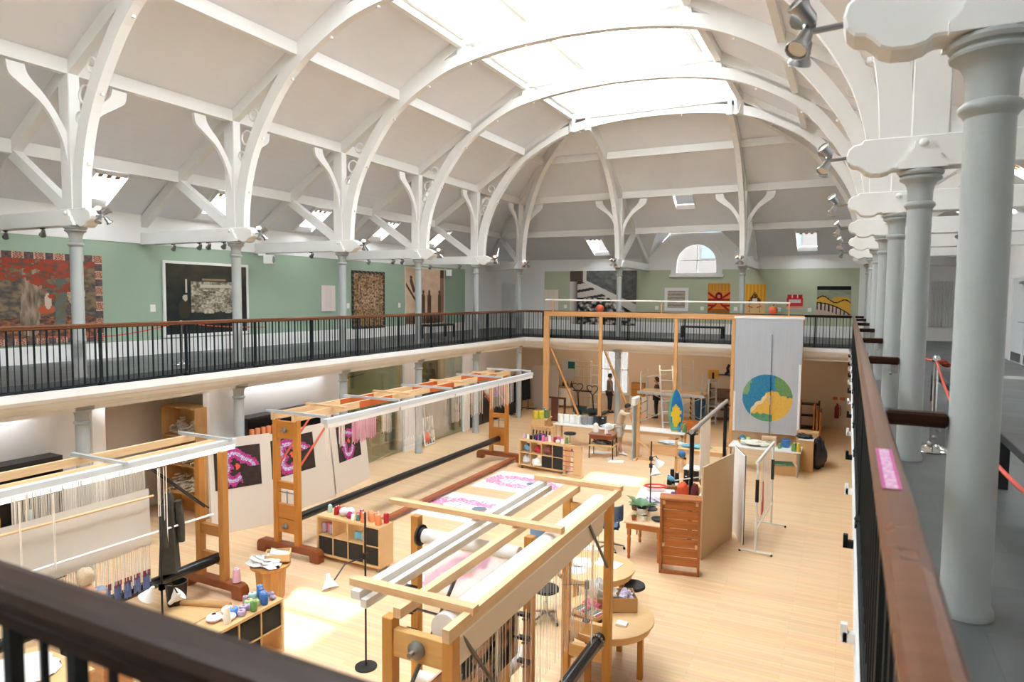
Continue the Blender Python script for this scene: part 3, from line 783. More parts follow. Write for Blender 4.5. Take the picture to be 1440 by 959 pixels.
def photo_sepia(u, v):
    n = fbm(u * 5, v * 7, 12)
    if near(u, v, (.0, .72), (.34, .3), .02): return (92, 66, 54)
    if near(u, v, (.13, .78), (.2, .6), .035) or inel(u, v, .13, .84, .03, .03): return (110, 84, 70)
    for cx in (.6, .88, .44):
        if near(u, v, (cx, .2), (cx, .5), .045) or inel(u, v, cx, .58, .03, .035): return (112, 84, 66)
    if u > .9: return (160, 120, 100) if v < .85 else (92, 72, 64)
    if v < .2: return mixc((150, 112, 88), (92, 68, 56), .5 + 1.5 * n)
    return mixc((222, 184, 154), (240, 208, 180), .5 + n)
def photo_bw(u, v):
    n = fbm(u * 12, v * 12, 3)
    if v > .98 - .0 and False: return (0, 0, 0)
    if v > .55 + .42 * (1 - u * 1.4) and u > .25: return mixc((122, 120, 116), (84, 84, 82), .5 + n)
    if v > .52 + .42 * (1 - u * 1.75) and u > .2: return (214, 206, 196)
    if v > .8 and u < .3: return (92, 80, 70)
    if u < .12: return mixc((226, 216, 206), (120, 106, 96), (u * 9) ** 2)
    if v > .5 and u < .66: return (212, 200, 190) if math.sin(v * 40 - u * 9) > -.55 else (70, 62, 56)
    if v < .5 and u > .14: return mixc((36, 37, 37), (214, 204, 196), .42 + 2.2 * n + .5 * fbm(u * 30, v * 22, 1))
    return mixc((30, 32, 32), (80, 74, 70), .4 + n)
def weave_grey(u, v):
    return mixc((150, 132, 112), (202, 190, 176), .5 + .6 * math.sin(v * 30) * .6 + .7 * fbm(u * 4, v * 30))
def rug_orange(u, v):
    x = abs(u - .5) * 2
    r = (176, 44, 34); y = (226, 158, 66)
    if v > .72: return (y if (int(v * 40) % 2 or int(u * 20) % 3) else (150, 80, 40))
    if math.hypot(x * .42, v - .56) < .14: return (130, 34, 44) if math.hypot(x * .42, v - .56) > .06 else (230, 130, 90)
    if .42 < v < .48 or .22 < v < .29 and x > .25: return r
    if near(x, v, (.3, .5), (1, .68), .04) or near(x, v, (.2, .3), (.9, .1), .04): return r
    if v < .14: return (196, 128, 60) if int(v * 60) % 2 else (120, 70, 40)
    return mixc(y, (232, 120, 60), .5 + fbm(x * 4, v * 5))
def rug_yellow(u, v):
    x = abs(u - .5) * 2
    if v < .42: return (236, 196, 140) if not (near(x, v, (.5, .05), (.45, .4), .03) or near(x, v, (.2, .2), (.6, .25), .02)) else (196, 110, 70)
    if x < .62 - (v - .42) * 1.9 and v < .78: return (226, 214, 206) if (v < .52 and x < .22) else ((104, 60, 40) if fbm(u * 14, v * 14, 2) > -.1 else (206, 130, 50))
    return mixc((230, 160, 44), (244, 186, 80), .5 + .5 * math.sin(u * 38))
def rug_red(u, v):
    if v > .68: return (196, 44, 48) if math.sin(u * 9.5) ** 2 > .12 or v < .78 else (232, 200, 180)
    if v > .42: return (232, 214, 206) if .14 < u < .86 else (206, 70, 66)
    return mixc((204, 64, 56), (232, 196, 180), (.4 - v) * 2.6 if v < .25 else 0)
def rug_land(u, v):
    ridge = .55 + .1 * math.sin(u * 9) - (.32 * max(0, u - .45))
    if v > .87: return (36, 42, 40)
    low = .42 - .42 * u * u
    if abs(v - ridge) < .022 or abs(v - low) < .022: return (38, 34, 32)
    if low < v < ridge + .03 or inel(u, v, .72, .52, .26, .12): return (222, 170, 70)
    if v < low: return (40, 36, 34) if int(u * 26) % 3 == 0 and v > low - .25 else (206, 178, 160)
    return mixc((128, 134, 112), (176, 176, 150), .5 + fbm(u * 3, v * 14))
def hang(name, label, cat, w, h, nx, ny, fn, M, t=.02, group=None):
    o = art(name, w, h, nx, ny, fn, M=M, t=t); return tag(o, label, cat, group)
def framed(name, label, cat, w, h, fw, nx, ny, fn, M, m):
    t = thing(name, label, cat)
    mb = MB()
    for a in ((-w / 2, -w / 2 + fw, 0, h), (w / 2 - fw, w / 2, 0, h), (-w / 2 + fw, w / 2 - fw, 0, fw), (-w / 2 + fw, w / 2 - fw, h - fw, h)):
        mb.box(a[0], a[1], a[2], a[3], -.02, .025, M)
    mb.build('frame', m, t)
    art('picture', w - 2 * fw, h - 2 * fw, nx, ny, fn, t, .02, M @ Matrix.Translation((0, fw, 0)))
    return t
X_ = WL + .025
hang('tapestry', 'wide tapestry of red foliage, tree trunks and a pale animal with patterned border', 'tapestry', 3.5, 1.95, 150, 84, tapestry_red, at(X_, 7.92, 3.97, UPX))
framed('framed_photograph', 'large dark sepia photograph in a white frame on the green wall', 'photograph', 2.68, 1.95, .07, 90, 66, photo_dark, at(X_, 12.54, 3.96, UPX), W_WHITE)
hang('wall_text', 'pale pink text panel on the green left wall', 'text panel', .66, .85, 4, 34, lambda u, v: (238, 224, 218) if int(v * 34) % 2 or not .15 < u < .85 else (230, 214, 208), at(X_, 17.2, 4.54, UPX))
hang('tapestry', 'tall narrow brown tapestry crowded with figures on the green wall', 'tapestry', 1.84, 2.05, 56, 66, tapestry_brown, at(X_, 19.3, 3.89, UPX))
framed('framed_photograph', 'large pale sepia photograph of people by a ladder in a cream frame', 'photograph', 2.85, 2.32, .06, 80, 66, photo_sepia, at(X_, 22.9, 3.9, UPX), mat('cream_frame', 'e6dcc6', .6))
for y, l in ((10.93, 'small white label card beside the framed dark photograph'), (18.2, 'small white label card left of the tall brown tapestry'), (21.15, 'small white label card left of the pale sepia photograph')):
    tag(MB().box(WL + .004, WL + .014, y - .07, y + .07, 4.62, 4.8).build('label_card', PAPER), l, 'label')
Y_ = WB - .025
hang('wall_text', 'pale pink text panel on the far gallery wall', 'text panel', .74, 1.1, 4, 40, lambda u, v: (242, 226, 212) if int(v * 40) % 2 or not .15 < u < .85 else (232, 214, 202), at(-12.58, Y_, G + .76, UPNY))
hang('photograph', 'big black and white photograph of a workshop interior on the far wall', 'photograph', 3.15, 2.45, 110, 86, photo_bw, at(-10.05, Y_, G + .27, UPNY))
framed('framed_weaving', 'small grey striped weaving in a white frame on the far wall', 'weaving', 1.02, 1.0, .13, 24, 40, weave_grey, at(-6.7, Y_, G + .95, UPNY), W_WHITE)
hang('woven_hanging', 'orange hanging with dark red patterned bands left of the far right column', 'weaving', .9, 1.24, 44, 60, rug_orange, at(-4.92, Y_, G + .9, UPNY))
hang('woven_hanging', 'golden yellow hanging with brown flame shape right of the far right column', 'weaving', .84, 1.2, 44, 60, rug_yellow, at(-3.49, Y_, G + .9, UPNY))
hang('woven_hanging', 'small red and white hanging on the far wall', 'weaving', .6, .58, 30, 30, rug_red, at(-1.97, Y_, G + 1.1, UPNY))
hang('woven_hanging', 'dark topped landscape hanging with yellow hill near the right corner', 'weaving', 1.2, 1.12, 56, 52, rug_land, at(-.57, Y_, G + .9, UPNY))
for x, l in ((-11.85, 'left of the black and white photograph'), (-7.55, 'left of the small white framed weaving'), (-5.6, 'left of the orange hanging'), (-4.24, 'between the orange hanging and the column'), (-2.55, 'left of the small red hanging'), (-1.42, 'left of the yellow hill hanging')):
    tag(MB().box(x - .07, x + .07, WB - .014, WB - .004, G + 1.0, G + 1.16).build('label_card', PAPER), 'small white label card on the far wall ' + l, 'label')

# ---------------------------------------------------------------- spotlights
def lamp_head(mb_name, parent, c, aim, r=.05, l=.1, glow=None):
    d = V(aim).normalized(); R = d.to_track_quat('Z', 'Y').to_matrix().to_4x4()
    h = MB().lathe([(r * .35, -l), (r * .6, -l * .8), (r * .66, -l * .3), (r, 0), (r, .012), (r * .93, .012), (r * .8, -.012)], c, 12, R).build(mb_name, STEEL, parent)
    if glow: MB().lathe([(1e-4, -.005), (r * .8, -.004), (r * .8, 0), (1e-4, .001)], c, 12, R).build('bulb', glow, h)
    return h
GLOW = emis('warm_halogen', 'ffb980', 14); DIM = mat('lamp_glass', 'c9bfae', .2, .3)
def cluster(lab):
    t = thing('spotlight_cluster', lab, 'spotlight')
    mb = MB(); mb.tube([(0, 0, 0), (.16, 0, -.01)], .016, 8); mb.tube([(.16, -.09, -.09), (.16, .09, .09)], .012, 6); mb.tube([(.16, .09, -.09), (.16, -.09, .09)], .012, 6); mb.torus((.17, 0, 0), .03, .012, Matrix.Rotation(PI / 2, 4, 'Y'), 10)
    mb.build('arm', STEEL, t)
    for k, (y, z, a, g) in enumerate(((-.1, .1, (.5, -.6, .7), 1), (.1, .1, (.6, .6, .7), 0), (-.1, -.12, (.3, -.5, -.9), 0), (.1, -.12, (.4, .5, -.9), 0))):
        lamp_head('lamp_head', t, V((.2, y, z)), a, .058, .12, GLOW if g else DIM)
    return t
cl = cluster('spotlight cluster on the beam end over the red foliage tapestry column'); cl['group'] = 'spotlight clusters on beam ends'
cl.location = (XL + .62, YC[2], G + 2.84)
lw = {3: 'over the framed dark photograph column', 4: 'over the column left of the brown tapestry', 5: 'over the sepia photograph column', 6: 'over the farthest left arch foot'}
for k in range(3, 7): dup(cl, (XL + .62, YC[k], G + 2.84), label='spotlight cluster on the beam end ' + lw[k])
for k in range(1, 7): dup(cl, (XR - .62, YC[k], G + 2.84), PI, label='spotlight cluster on the right hand beam ends, %s from the viewer' % ORD[k - 1])
for i, x in enumerate(XB): dup(cl, (x, YC[7] - .62, G + 2.84), -PI / 2, label='spotlight cluster on the far gallery beam end ' + ('by the black and white photograph', 'right of the arched window')[i])
dup(cl, (XL + .45, YC[7] - .45, G + 2.84), -PI / 4, label='spotlight cluster on the far left corner beam end')
def track_spot(lab, M0):
    t = thing('track_spotlight', lab, 'spotlight', group='track spotlights under the beams')
    MB().box(-.05, .05, -.02, .02, -.02, .0).tube([(0, 0, 0), (0, 0, -.09)], .01, 6).build('mount', BLACKP, t)
    lamp_head('lamp_head', t, V((0, 0, -.12)), (-.8, .3, -.5), .06, .14, DIM)
    return t
ts = track_spot('round track spotlight under the beam left of the red tapestry column', None)
ts.location = (-13.31, YC[2], G + 2.69)
for (x, y, l) in ((-14.53, YC[2], 'round track spotlight under the nearest left beam, at the picture edge'), (-14.4, YC[3], 'track spotlight above the left of the dark framed photograph'), (-13.5, YC[3], 'track spotlight above the middle of the dark framed photograph'),
                  (-13.2, YC[3], 'track spotlight in the pair above the dark framed photograph, right one'), (-12.7, YC[3], 'round track spotlight nearest the dark framed photograph column'), (-13.4, YC[4], 'track spotlight above the wall text panel'),
                  (-14.3, YC[5], 'track spotlight above the tall brown tapestry'), (-13.3, YC[5], 'left track spotlight before the sepia photograph'), (-12.95, YC[5], 'right track spotlight before the sepia photograph'), (-14.35, YC[6], 'track spotlight at the far green wall end'), (-13.05, YC[6], 'track spotlight by the sixth left column')):
    dup(ts, (x, y, G + 2.69), label=l)
for (x, y, l) in ((1.6, YC[3], 'track spotlight under the right gallery beam, nearer one'), (1.75, YC[4], 'track spotlight under the right gallery beam, middle one'), (1.5, YC[5], 'lit track spotlight under the right gallery beam, farther one')):
    dup(ts, (x, y, G + 2.69), PI, label=l)
for (x, y, l) in ((-14.6, 13.9, 'white wall loudspeaker above the dark framed photograph'), (-15.2, 24.35, 'white wall loudspeaker right of the pale sepia photograph')):
    t = thing('loudspeaker', l, 'loudspeaker', (x, y, G + 2.36), .5)
    MB().box(-.12, .12, -.14, .14, 0, .26).build('cabinet', W_WHITE, t, .015)
    MB().lathe([(.1, 0), (.09, .012), (.03, .004), (1e-4, .012)], (.12, 0, .13), 14, Matrix.Rotation(PI / 2, 4, 'Y')).build('cone', mat('speaker_grey', '8d8f8f', .5), t)
    MB().box(-.3, -.1, -.02, .02, .24, .3).build('bracket', W_WHITE, t)

# ---------------------------------------------------------------- gallery furniture
def bench(lab, x0, x1, y0, y1, h=.45):
    t = thing('bench', lab, 'bench', ((x0 + x1) / 2, (y0 + y1) / 2, G), group='black gallery benches')
    a, b = (x1 - x0) / 2, (y1 - y0) / 2
    MB().box(-a, a, -b, b, h - .07, h).build('seat', BLACKP, t, .006)
    for sx in (-1, 1):
        for sy in (-1, 1):
            MB().box(sx * a - (.07 if sx > 0 else 0), sx * a + (0 if sx > 0 else .07), sy * b - (.07 if sy > 0 else 0), sy * b + (0 if sy > 0 else .07), 0, h - .07).build('leg', BLACKP, t)
bench('black bench on the left gallery below the pale sepia photograph', -13.6, -13.15, 19.9, 21.5, .5)
bench('black bench on the far gallery behind the railing', -5.75, -4.2, 25.9, 26.35)
bench('black bench on the right gallery beside the chrome rope post', 1.12, 1.58, 9.4, 11.7)
bench('black bench on the right gallery nearest the viewer, cut by the picture edge', 1.1, 1.55, 4.6, 6.5)
def stanchion(lab, x, y):
    t = thing('rope_stanchion', lab, 'rope stanchion', (x, y, G), group='rope stanchions')
    MB().lathe([(.16, 0), (.165, .012), (.155, .025), (.1, .045), (.05, .07), (.03, .1)], n=20).build('base', CHROME, t)
    MB().lathe([(.024, .08), (.024, .88), (.034, .885), (.034, .93), (.02, .95)], n=14).build('pole', CHROME, t)
    return t
ROPE = mat('red_rope', 'd1523d', .7, var=.15, scale=30)
stanchion('chrome rope stanchion on the right gallery behind the wooden arm', .78, 7.75)
def rope(lab, pts):
    t = thing('barrier_rope', lab, 'rope', pts[0]); o = V(pts[0])
    MB().tube([V(p) - o for p in catmull(pts, 6)], .011, 6).build('rope', ROPE, t)
    mb = MB()
    for k in range(4): mb.torus((.03 + .02 * k, -.02, .0 - .012 * k), .025, .009, Matrix.Rotation(.8 * k, 4, 'X'), 10)
    mb.build('knot', ROPE, t)
rope('red barrier rope running from the chrome stanchion towards the viewer', [(.78, 7.75, G + .9), (.77, 6.9, G + .73), (.76, 5.8, G + .6), (.755, 4.6, G + .59), (.76, 3.6, G + .62), (.78, 2.9, G + .75)])
rope('red barrier rope running from the chrome stanchion away behind the columns', [(.78, 7.75, G + .9), (.80, 9.2, G + .82), (.82, 10.6, G + .86)])
stanchion('chrome rope stanchion on the left gallery before the dark photograph', -12.6, 9.55)
rope('red barrier rope on the left gallery before the dark photograph', [(-12.6, 9.55, G + .9), (-12.62, 8.2, G + .7), (-12.65, 6.9, G + .72)])
rope('red barrier rope on the left gallery running behind the dark photograph column', [(-12.6, 9.55, G + .9), (-12.62, 10.6, G + .78), (-12.65, 11.9, G + .72)])

def radiator(lab, x0, x1, y, z0, z1):
    t = thing('column_radiator', lab, 'radiator', ((x0 + x1) / 2, y, z0), group='tall column radiators'); w = x1 - x0
    mb = MB(); n = int(w / .055)
    for i in range(n):
        x = -w / 2 + w * (i + .5) / n
        mb.box(x - .017, x + .017, -.09, -.03, 0, z1 - z0)
    mb.build('fin_panel', W_WHITE, t, .008)
    MB().tube([(-w / 2 - .05, -.06, -z0 + G), (-w / 2 - .05, -.06, .03), (w / 2 + .05, -.06, .03), (w / 2 + .05, -.06, -z0 + G)], .012, 6).build('pipe', STEEL, t)
radiator('tall white radiator on the far wall seen between the right columns', 2.6, 3.36, WB, G + .5, G + 2.2)
radiator('tall white radiator in the far left corner of the gallery', -15.2, -14.45, WB, G + .5, G + 2.15)
# double doors in the right wall
for i, (a, b) in enumerate(((18.05, 19.35), (19.4, 20.7))):
    d = struct('door_%d' % (i + 1), MB().box(WR - .04, WR + .02, a, b, G, G + 2.05), mat('pale_grey_door', 'dfe3e4', .45, var=.02))
    struct('kick_plate', MB().box(WR - .05, WR - .04, a + .15, b - .1, G + .03, G + .24), STEEL, d)
    y = a + .12 if i else b - .12
    struct('door_handle', MB().tube([(WR - .04, y, G + 1.0), (WR - .1, y, G + 1.0), (WR - .1, y + (.12 if i else -.12), G + 1.0)], .012, 6), CHROME, d)
    struct('door_closer', MB().box(WR - .1, WR - .04, a + .1, a + .4, G + 1.9, G + 1.96), STEEL, d)
struct('trim_50', MB().box(WR - .06, WR, 17.95, 18.05, G, G + 2.1).box(WR - .06, WR, 20.7, 20.8, G, G + 2.1).box(WR - .06, WR, 17.95, 20.8, G + 2.05, G + 2.12), W_WHITE)
# ---------------------------------------------------------------- helpers for studio things
LIT = emis('lit_tube', 'fffaf2', 2.2); LITB = emis('lit_batten_tube', 'ffe6c8', 14); LITC = emis('added_fill_tube', 'eef4ff', 8)  # the cool glow belongs only to the added fill tubes
def light_strip(parent, x, y0, y1, z):
    """linear fitting along y: aluminium channel over a white diffuser"""
    f = MB().box(x - .06, x + .06, y0, y1, z, z + .09).build('light_channel', mat('pale_channel', 'd3d9dc', .4, .1, var=.03), parent)
    n = max(1, int((y1 - y0) / 1.9)); d = (y1 - y0) / n
    for i in range(n):
        MB().box(x - .045, x + .055, y0 + d * i + .03, y0 + d * (i + 1) - .03, z - .075, z).build('diffuser', LIT if parent.name == 'tapestry_loom.001' else W_WHITE, f)
    return f
def knob(parent, c, r, axis='Y', name='roller_hub'):
    R = Matrix.Rotation(PI / 2, 4, 'X') if axis == 'Y' else Matrix.Rotation(PI / 2, 4, 'Y')
    return MB().lathe([(r, 0), (r, .03), (r * .55, .05), (r * .3, .06), (r * .3, .11), (1e-3, .11)], c, 14, R).build(name, mat('worn_steel', '8c8880', .45, .7), parent)
def threads(parent, x, y0, y1, z0, z1, n, m, w=.012, jit=.1, name='hanging_threads'):
    """loose warp ends along y at x: separate slim strands, uncountable"""
    mb = MB(); rnd = random.Random(int(y0 * 100))
    for i in range(n):
        y = y0 + (y1 - y0) * (i + rnd.random() * .7) / n; zb = z0 + rnd.random() * jit; ww = w * (.5 + rnd.random())
        mb.box(x - .003, x + .003, y - ww / 2, y + ww / 2, zb, z1)
    o = mb.build(name, m, parent); o['kind'] = 'stuff'
    return o
SPLIT = {}
def frame_end(root, y, xs, zt, foot, boxes, mz, mx, hubside=-1, w=.11):
    """one end frame of a tapestry loom: two posts, cross boxes, a foot"""
    for x in xs:
        MB().box(x - w / 2, x + w / 2, y - w / 2, y + w / 2, .0 if not foot else .2, zt).build('post', mz, root, .006)
    for z0, z1, hub in boxes:
        MB().box(xs[0] + w / 2, xs[1] - w / 2, y - w * .36, y + w * .36, z0, z1).build('cross_board', mx, root, .006)
        if hub: knob(root, ((xs[0] + xs[1]) / 2, y + hubside * w * .36, (z0 + z1) / 2), hub)
    if foot:
        a, b = foot
        M = at((a + b) / 2, y, 0, UPNY); L = (b - a) / 2
        ol = [(-L, .0), (-L + .22, .0), (-L + .24, .12), (L - .24, .12), (L - .22, .0), (L, .0), (L, .16), (L - .03, .22), (L - .1, .25), (-L + .1, .25), (-L + .03, .22), (-L, .16)]
        MB().prism(ol, w * 1.5, M).build('foot_beam', wood('dark_foot_timber', '8a4a24', .45, 0), root, .01)

# tall long loom along the middle of the studio
t = thing('tapestry_loom', 'long empty orange timber loom with pink threads, tallest in the studio middle', 'loom', (0, 0, 0))
for y, hs in ((9.5, -1), (18.3, -1)):
    frame_end(t, y, (-9.86, -9.33), 2.68, (-10.35, -8.75), [(2.3, 2.64, .055), (1.32, 1.46, 0), (.74, 1.02, 0), (.46, .73, .06)], OAKZ, OAKX, hs)
    MB().tube([(-9.6, y, 1.0), (-9.6, y, 1.28)], .014, 6).tube([(-9.8, y, 1.24), (-9.4, y, 1.24)], .012, 6).build('tension_screw', STEEL, t)
    s = 1 if y < 12 else -1
    for x in (-9.86, -9.33): MB().tube([(x, y + s * .05, 1.75), (x, y + s * 1.0, 2.62)], .022, 8).build('brace', mat('red_lead_paint', 'c4563c', .5, var=.08), t)
for x, nm in ((-9.86, 'back'), (-9.33, 'front')):
    MB().box(x - .035, x + .035, 9.4, 18.45, 2.66, 2.8).build('top_rail', LOOMY, t)
    for a in (11.3, 14.0, 16.4): MB().box(x - .038, x + .038, a, a + 1.15, 2.662, 2.798).build('stained_rail_face', ORANGE, t)
for i, y in enumerate((9.44, 10.45, 11.7, 12.65, 13.85, 15.05, 16.5, 17.25, 18.35)):
    if i % 2 == 0: MB().box(-10.05, -8.55, y - .03, y + .03, 2.8, 2.85).build('cross_bar', ALU, t)
    else: MB().box(-9.98, -8.95, y - .04, y + .04, 2.8, 2.84).build('cross_bar', PINEX, t)
light_strip(t, -8.82, 9.7, 19.0, 2.62)
MB().tube([(-9.6, 9.55, .67), (-9.6, 18.3, .67)], .085, 14).build('roller', BLACKT, t)
MB().box(-9.14, -9.04, 9.6, 18.3, .06, .14).box(-9.02, -8.98, 9.6, 18.3, .1, .16).build('floor_rail', wood('red_floor_rail', 'a9613c', .5, 1), t)
PINKT = mat('pink_threads', 'e2a3bb', .8, var=.25, scale=40); WHT = mat('cream_threads', 'efe6da', .8, var=.06, scale=30)
threads(t, -9.05, 9.95, 10.12, 1.85, 2.62, 5, WHT, .012)
threads(t, -9.05, 10.35, 10.55, 2.0, 2.62, 6, WHT, .014)
threads(t, -9.05, 10.75, 11.55, 1.98, 2.62, 30, PINKT, .011)
threads(t, -9.055, 10.76, 11.56, 2.02, 2.62, 26, WHT, .008)
threads(t, -9.06, 11.75, 12.1, 2.0, 2.62, 10, WHT, .01)
threads(t, -9.05, 12.3, 14.4, 1.72, 2.62, 70, WARP, .012)
threads(t, -9.05, 14.6, 16.3, 1.78, 2.62, 26, WHT, .012)
threads(t, -9.05, 16.7, 18.2, 1.8, 2.62, 28, WHT, .012)
mb = MB().add([(-9.04, 12.3, 2.62), (-9.04, 14.5, 2.62), (-9.04, 14.5, 1.6), (-9.04, 12.3, 1.6)], [(0, 1, 2, 3)])
o = mb.build('warp_sheet', sheer('thin_warp', 'f2ece6', .22), t)

# near left loom with the grey-white cloth being woven
t = thing('tapestry_loom', 'loom at the left edge holding a wide off white cloth', 'loom'); LOOM_LIT = t
frame_end(t, 7.75, (-9.85, -9.28), 2.45, (-10.3, -8.8), [(.98, 1.16, 0), (.5, .68, 0)], wood('brown_oak_upright', 'b57c3c', .45, 2), wood('brown_oak_across', 'a87038', .45, 0), -1, .12)
frame_end(t, 2.4, (-9.85, -9.28), 2.45, (-10.3, -8.8), [(2.1, 2.4, 0), (.5, .85, 0)], wood('brown_oak_upright', 'a9662f', .45, 2), wood('brown_oak_across', '9c5f2f', .45, 0), 1, .12)
for x in (-10.42, -9.72): MB().box(x - .035, x + .035, 2.3, 8.1, 2.45, 2.57).build('top_rail', LOOMY, t)
for y in (4.3, 6.1, 7.95): MB().box(-10.6, -9.3, y - .03, y + .03, 2.57, 2.62).build('cross_bar', ALU, t)
light_strip(t, -9.4, 2.4, 8.1, 2.5)
MB().tube([(-9.4, 2.4, .62), (-9.4, 7.72, .62)], .085, 14).build('roller', BLACKT, t)
for x, z0, z1 in ((-9.55, 1.5, 2.4), (-9.45, 1.5, 2.4)):
    MB().tube([(x, 7.6, z0), (x, 6.6, z1)], .014, 6).build('stay_rod', BLACKP, t)
CLM = mat('greige_cloth', 'd2cabe', .85, var=.03, scale=30)
mb = MB(); nY, nZ = 24, 8; vs = []; fs = []
for j in range(nZ + 1):
    for i in range(nY + 1):
        y = 2.6 + 3.85 * i / nY; zt = 2.14 + (0 if i > 0 else 0); zb = 1.28
        z = zb + (zt - zb) * j / nZ
        vs.append((-9.32 + .012 * math.sin(i * 1.3) * (1 - j / nZ) + .03 * (1 - j / nZ), y, z))
for j in range(nZ):
    for i in range(nY): a = j * (nY + 1) + i; fs.append((a, a + 1, a + nY + 2, a + nY + 1))
mb.add(vs, fs, True); mb.build('woven_cloth', CLM, t)
threads(t, -9.33, 4.6, 6.4, 2.12, 2.5, 120, mat('grey_threads', 'c9c3b8', .8), .007, .02)
threads(t, -9.30, 2.7, 4.9, 2.12, 2.5, 12, WHT, .01, .02)
threads(t, -9.3, 2.7, 6.45, .72, 1.3, 170, THREAD, .007, .0)
for a, b, z in ((3.6, 6.45, 2.04), (4.4, 7.5, 1.46)):
    MB().tube([(-9.22, a, z + .05), (-9.22, b, z)], .018, 8).build('heddle_rod', (PINE if z > 2 else W_WHITE), t)
for y in (5.75, 5.9, 6.05, 6.2, 6.35):
    threads(t, -9.26, y - .06, y + .04, .62, .88, 6, mat('blue_bobbin_yarn', '5f6f9e', .8, var=.5, scale=30), .02, .05, 'bobbin_bunch')
    threads(t, -9.25, y - .06, y + .05, .84, .94, 4, mat('maroon_bobbin_yarn', '7a3346', .8, var=.3, scale=30), .018, .03, 'bobbin_bunch')
for y in (4.6, 5.0, 6.5, 6.6): threads(t, -9.18, y, y + .05, 1.2, 2.45, 2, WHT, .01, .3, 'leash')
# dark coat on the end of the rod
t2 = thing('coat', 'dark olive coat hanging from the rod end of the left loom', 'coat', (-9.3, 6.75, .75))
mb = MB(); vs = []
for j in range(9):
    f = j / 8; z = 1.25 * f
    for k in range(12):
        a = 2 * PI * k / 12; r = .12 + .07 * (1 - f) + (.05 if k % 3 == 0 else -.02) * (1 - .5 * f) ; r *= (.45 if j == 8 else 1)
        vs.append((.6 * r * math.cos(a), .8 * r * math.sin(a), z))
fs = [(j * 12 + k, j * 12 + (k + 1) % 12, (j + 1) * 12 + (k + 1) % 12, (j + 1) * 12 + k) for j in range(8) for k in range(12)]
mb.add(vs, fs, True).build('body', mat('olive_wool', '3d3a32', .9, var=.4, scale=12), t2)
MB().tube([(.05, .12, 1.1), (.08, .15, .7), (.1, .14, .45)], [.06, .06, .05], 8).tube([(.05, -.12, 1.1), (.08, -.16, .7), (.1, -.14, .45)], [.06, .06, .05], 8).build('sleeve', mat('olive_wool', '4c4a40'), t2)
MB().torus((0, 0, 1.27), .04, .008, Matrix.Rotation(PI / 2, 4, 'Y'), 10).build('hanger_hook', STEEL, t2)

# front loom, nearest the viewer
t = thing('tapestry_loom', 'pale timber loom nearest the viewer with white rollers on top', 'loom')
for y in (4.12, 7.8):
    frame_end(t, y, (-3.1, -2.55), 2.58, None, [(2.28, 2.5, .07), (.98, 1.12, 0), (.5, .72, 0)] if y < 5 else [(2.3, 2.48, 0), (.82, .98, 0), (.5, .66, 0)], LOOMZ, LOOMX, -1, .1)
    for x in (-3.1, -2.55): MB().box(x - .05, x + .05, y - .35, y + .35, 0, .1).build('foot', LOOMY, t, .01)
MB().box(-2.52, -2.46, 3.95, 8.0, 2.58, 2.68).build('top_rail', LOOMY, t)
MB().box(-3.06, -2.99, 4.1, 7.95, 2.58, 2.66).build('top_rail', LOOMY, t)
MB().box(-3.56, -3.47, 4.2, 7.98, 2.585, 2.655).box(-3.46, -3.40, 4.2, 7.98, 2.53, 2.6).build('light_rail', mat('white_rail_paint', 'e6e4de', .45), t)
MB().tube([(-2.66, 4.2, 2.53), (-2.66, 7.72, 2.53)], .12, 20).build('cloth_roller', W_WHITE, t)
for y in (4.3, 7.95): MB().box(-3.62, -2.44, y - .045, y + .045, 2.66, 2.72).build('batten', PINEX, t)
mb = MB().add([(-2.57, 4.25, 2.56), (-2.57, 7.7, 2.56), (-2.6, 7.7, 2.2), (-2.6, 4.25, 2.2)], [(0, 1, 2, 3)]); mb.build('hanging_cloth', mat('cream_canvas', 'e3d8c8', .85, var=.03), t)
threads(t, -2.61, 4.3, 7.6, 1.25, 2.22, 60, WARP, .009, .0, 'warp_threads')
def woven(u, v):
    n = fbm(u * 5, v * 4, 8); n2 = fbm(u * 16, v * 12, 4)
    if n > .12: return mixc((206, 148, 122), (226, 196, 170), .5 + n2)
    if n < -.12: return mixc((40, 54, 58), (70, 80, 82), .5 + n2)
    return mixc((150, 98, 70), (206, 190, 176), .5 + 1.5 * n2)
art('woven_tapestry', 2.0, .62, 90, 34, woven, t, .02, at(-3.12, 5.25, 1.12, UPX))
MB().tube([(-3.12, 4.2, 1.08), (-3.12, 6.7, 1.08)], .07, 14).build('cloth_roller', W_WHITE, t)
o = MB().tube([(-2.62, 4.2, .84), (-2.62, 7.72, .84)], .075, 14).build('roller', BLACKT, t)
mb = MB()
for i in range(16):
    a = 2 * PI * i / 16; mb.cbox((-2.62 + .09 * math.cos(a), 7.6, .84 + .09 * math.sin(a)), (.02, .02, .02))
MBt = mb.build('ratchet_wheel', STEEL, t)
for a, b in (((-2.6, 4.3, 2.5), (-2.55, 5.3, 1.2)), ((-2.57, 7.1, 2.5), (-2.55, 7.75, 1.75)), ((-3.05, 5.0, 2.55), (-3.1, 4.2, 1.7))):
    MB().tube([a, b], .018, 8).build('stay_rod', mat('grey_steel_paint', '5c5a54', .4, .5), t)
for y in (5.4, 6.3, 7.2): threads(t, -2.55, y, y + .04, 1.0, 2.2, 2, WHT, .012, .2, 'leash')
pc = art('cartoon_picture', .5, .75, 26, 38, lambda u, v: mixc((46, 38, 34), (190, 130, 90), .35 + 1.6 * fbm(u * 3, v * 4, 6)) if .1 < u < .9 else (230, 224, 214), None, .01, at(-3.02, 5.97, 1.28, UPX))
tag(pc, 'dark orange and brown picture board standing behind the front loom threads', 'picture')
MB().box(-.23, -.2, -.12, .12, -1.28, -.0).build('stand', PINEZ, pc).location = (-2.84, 5.97, 1.28)

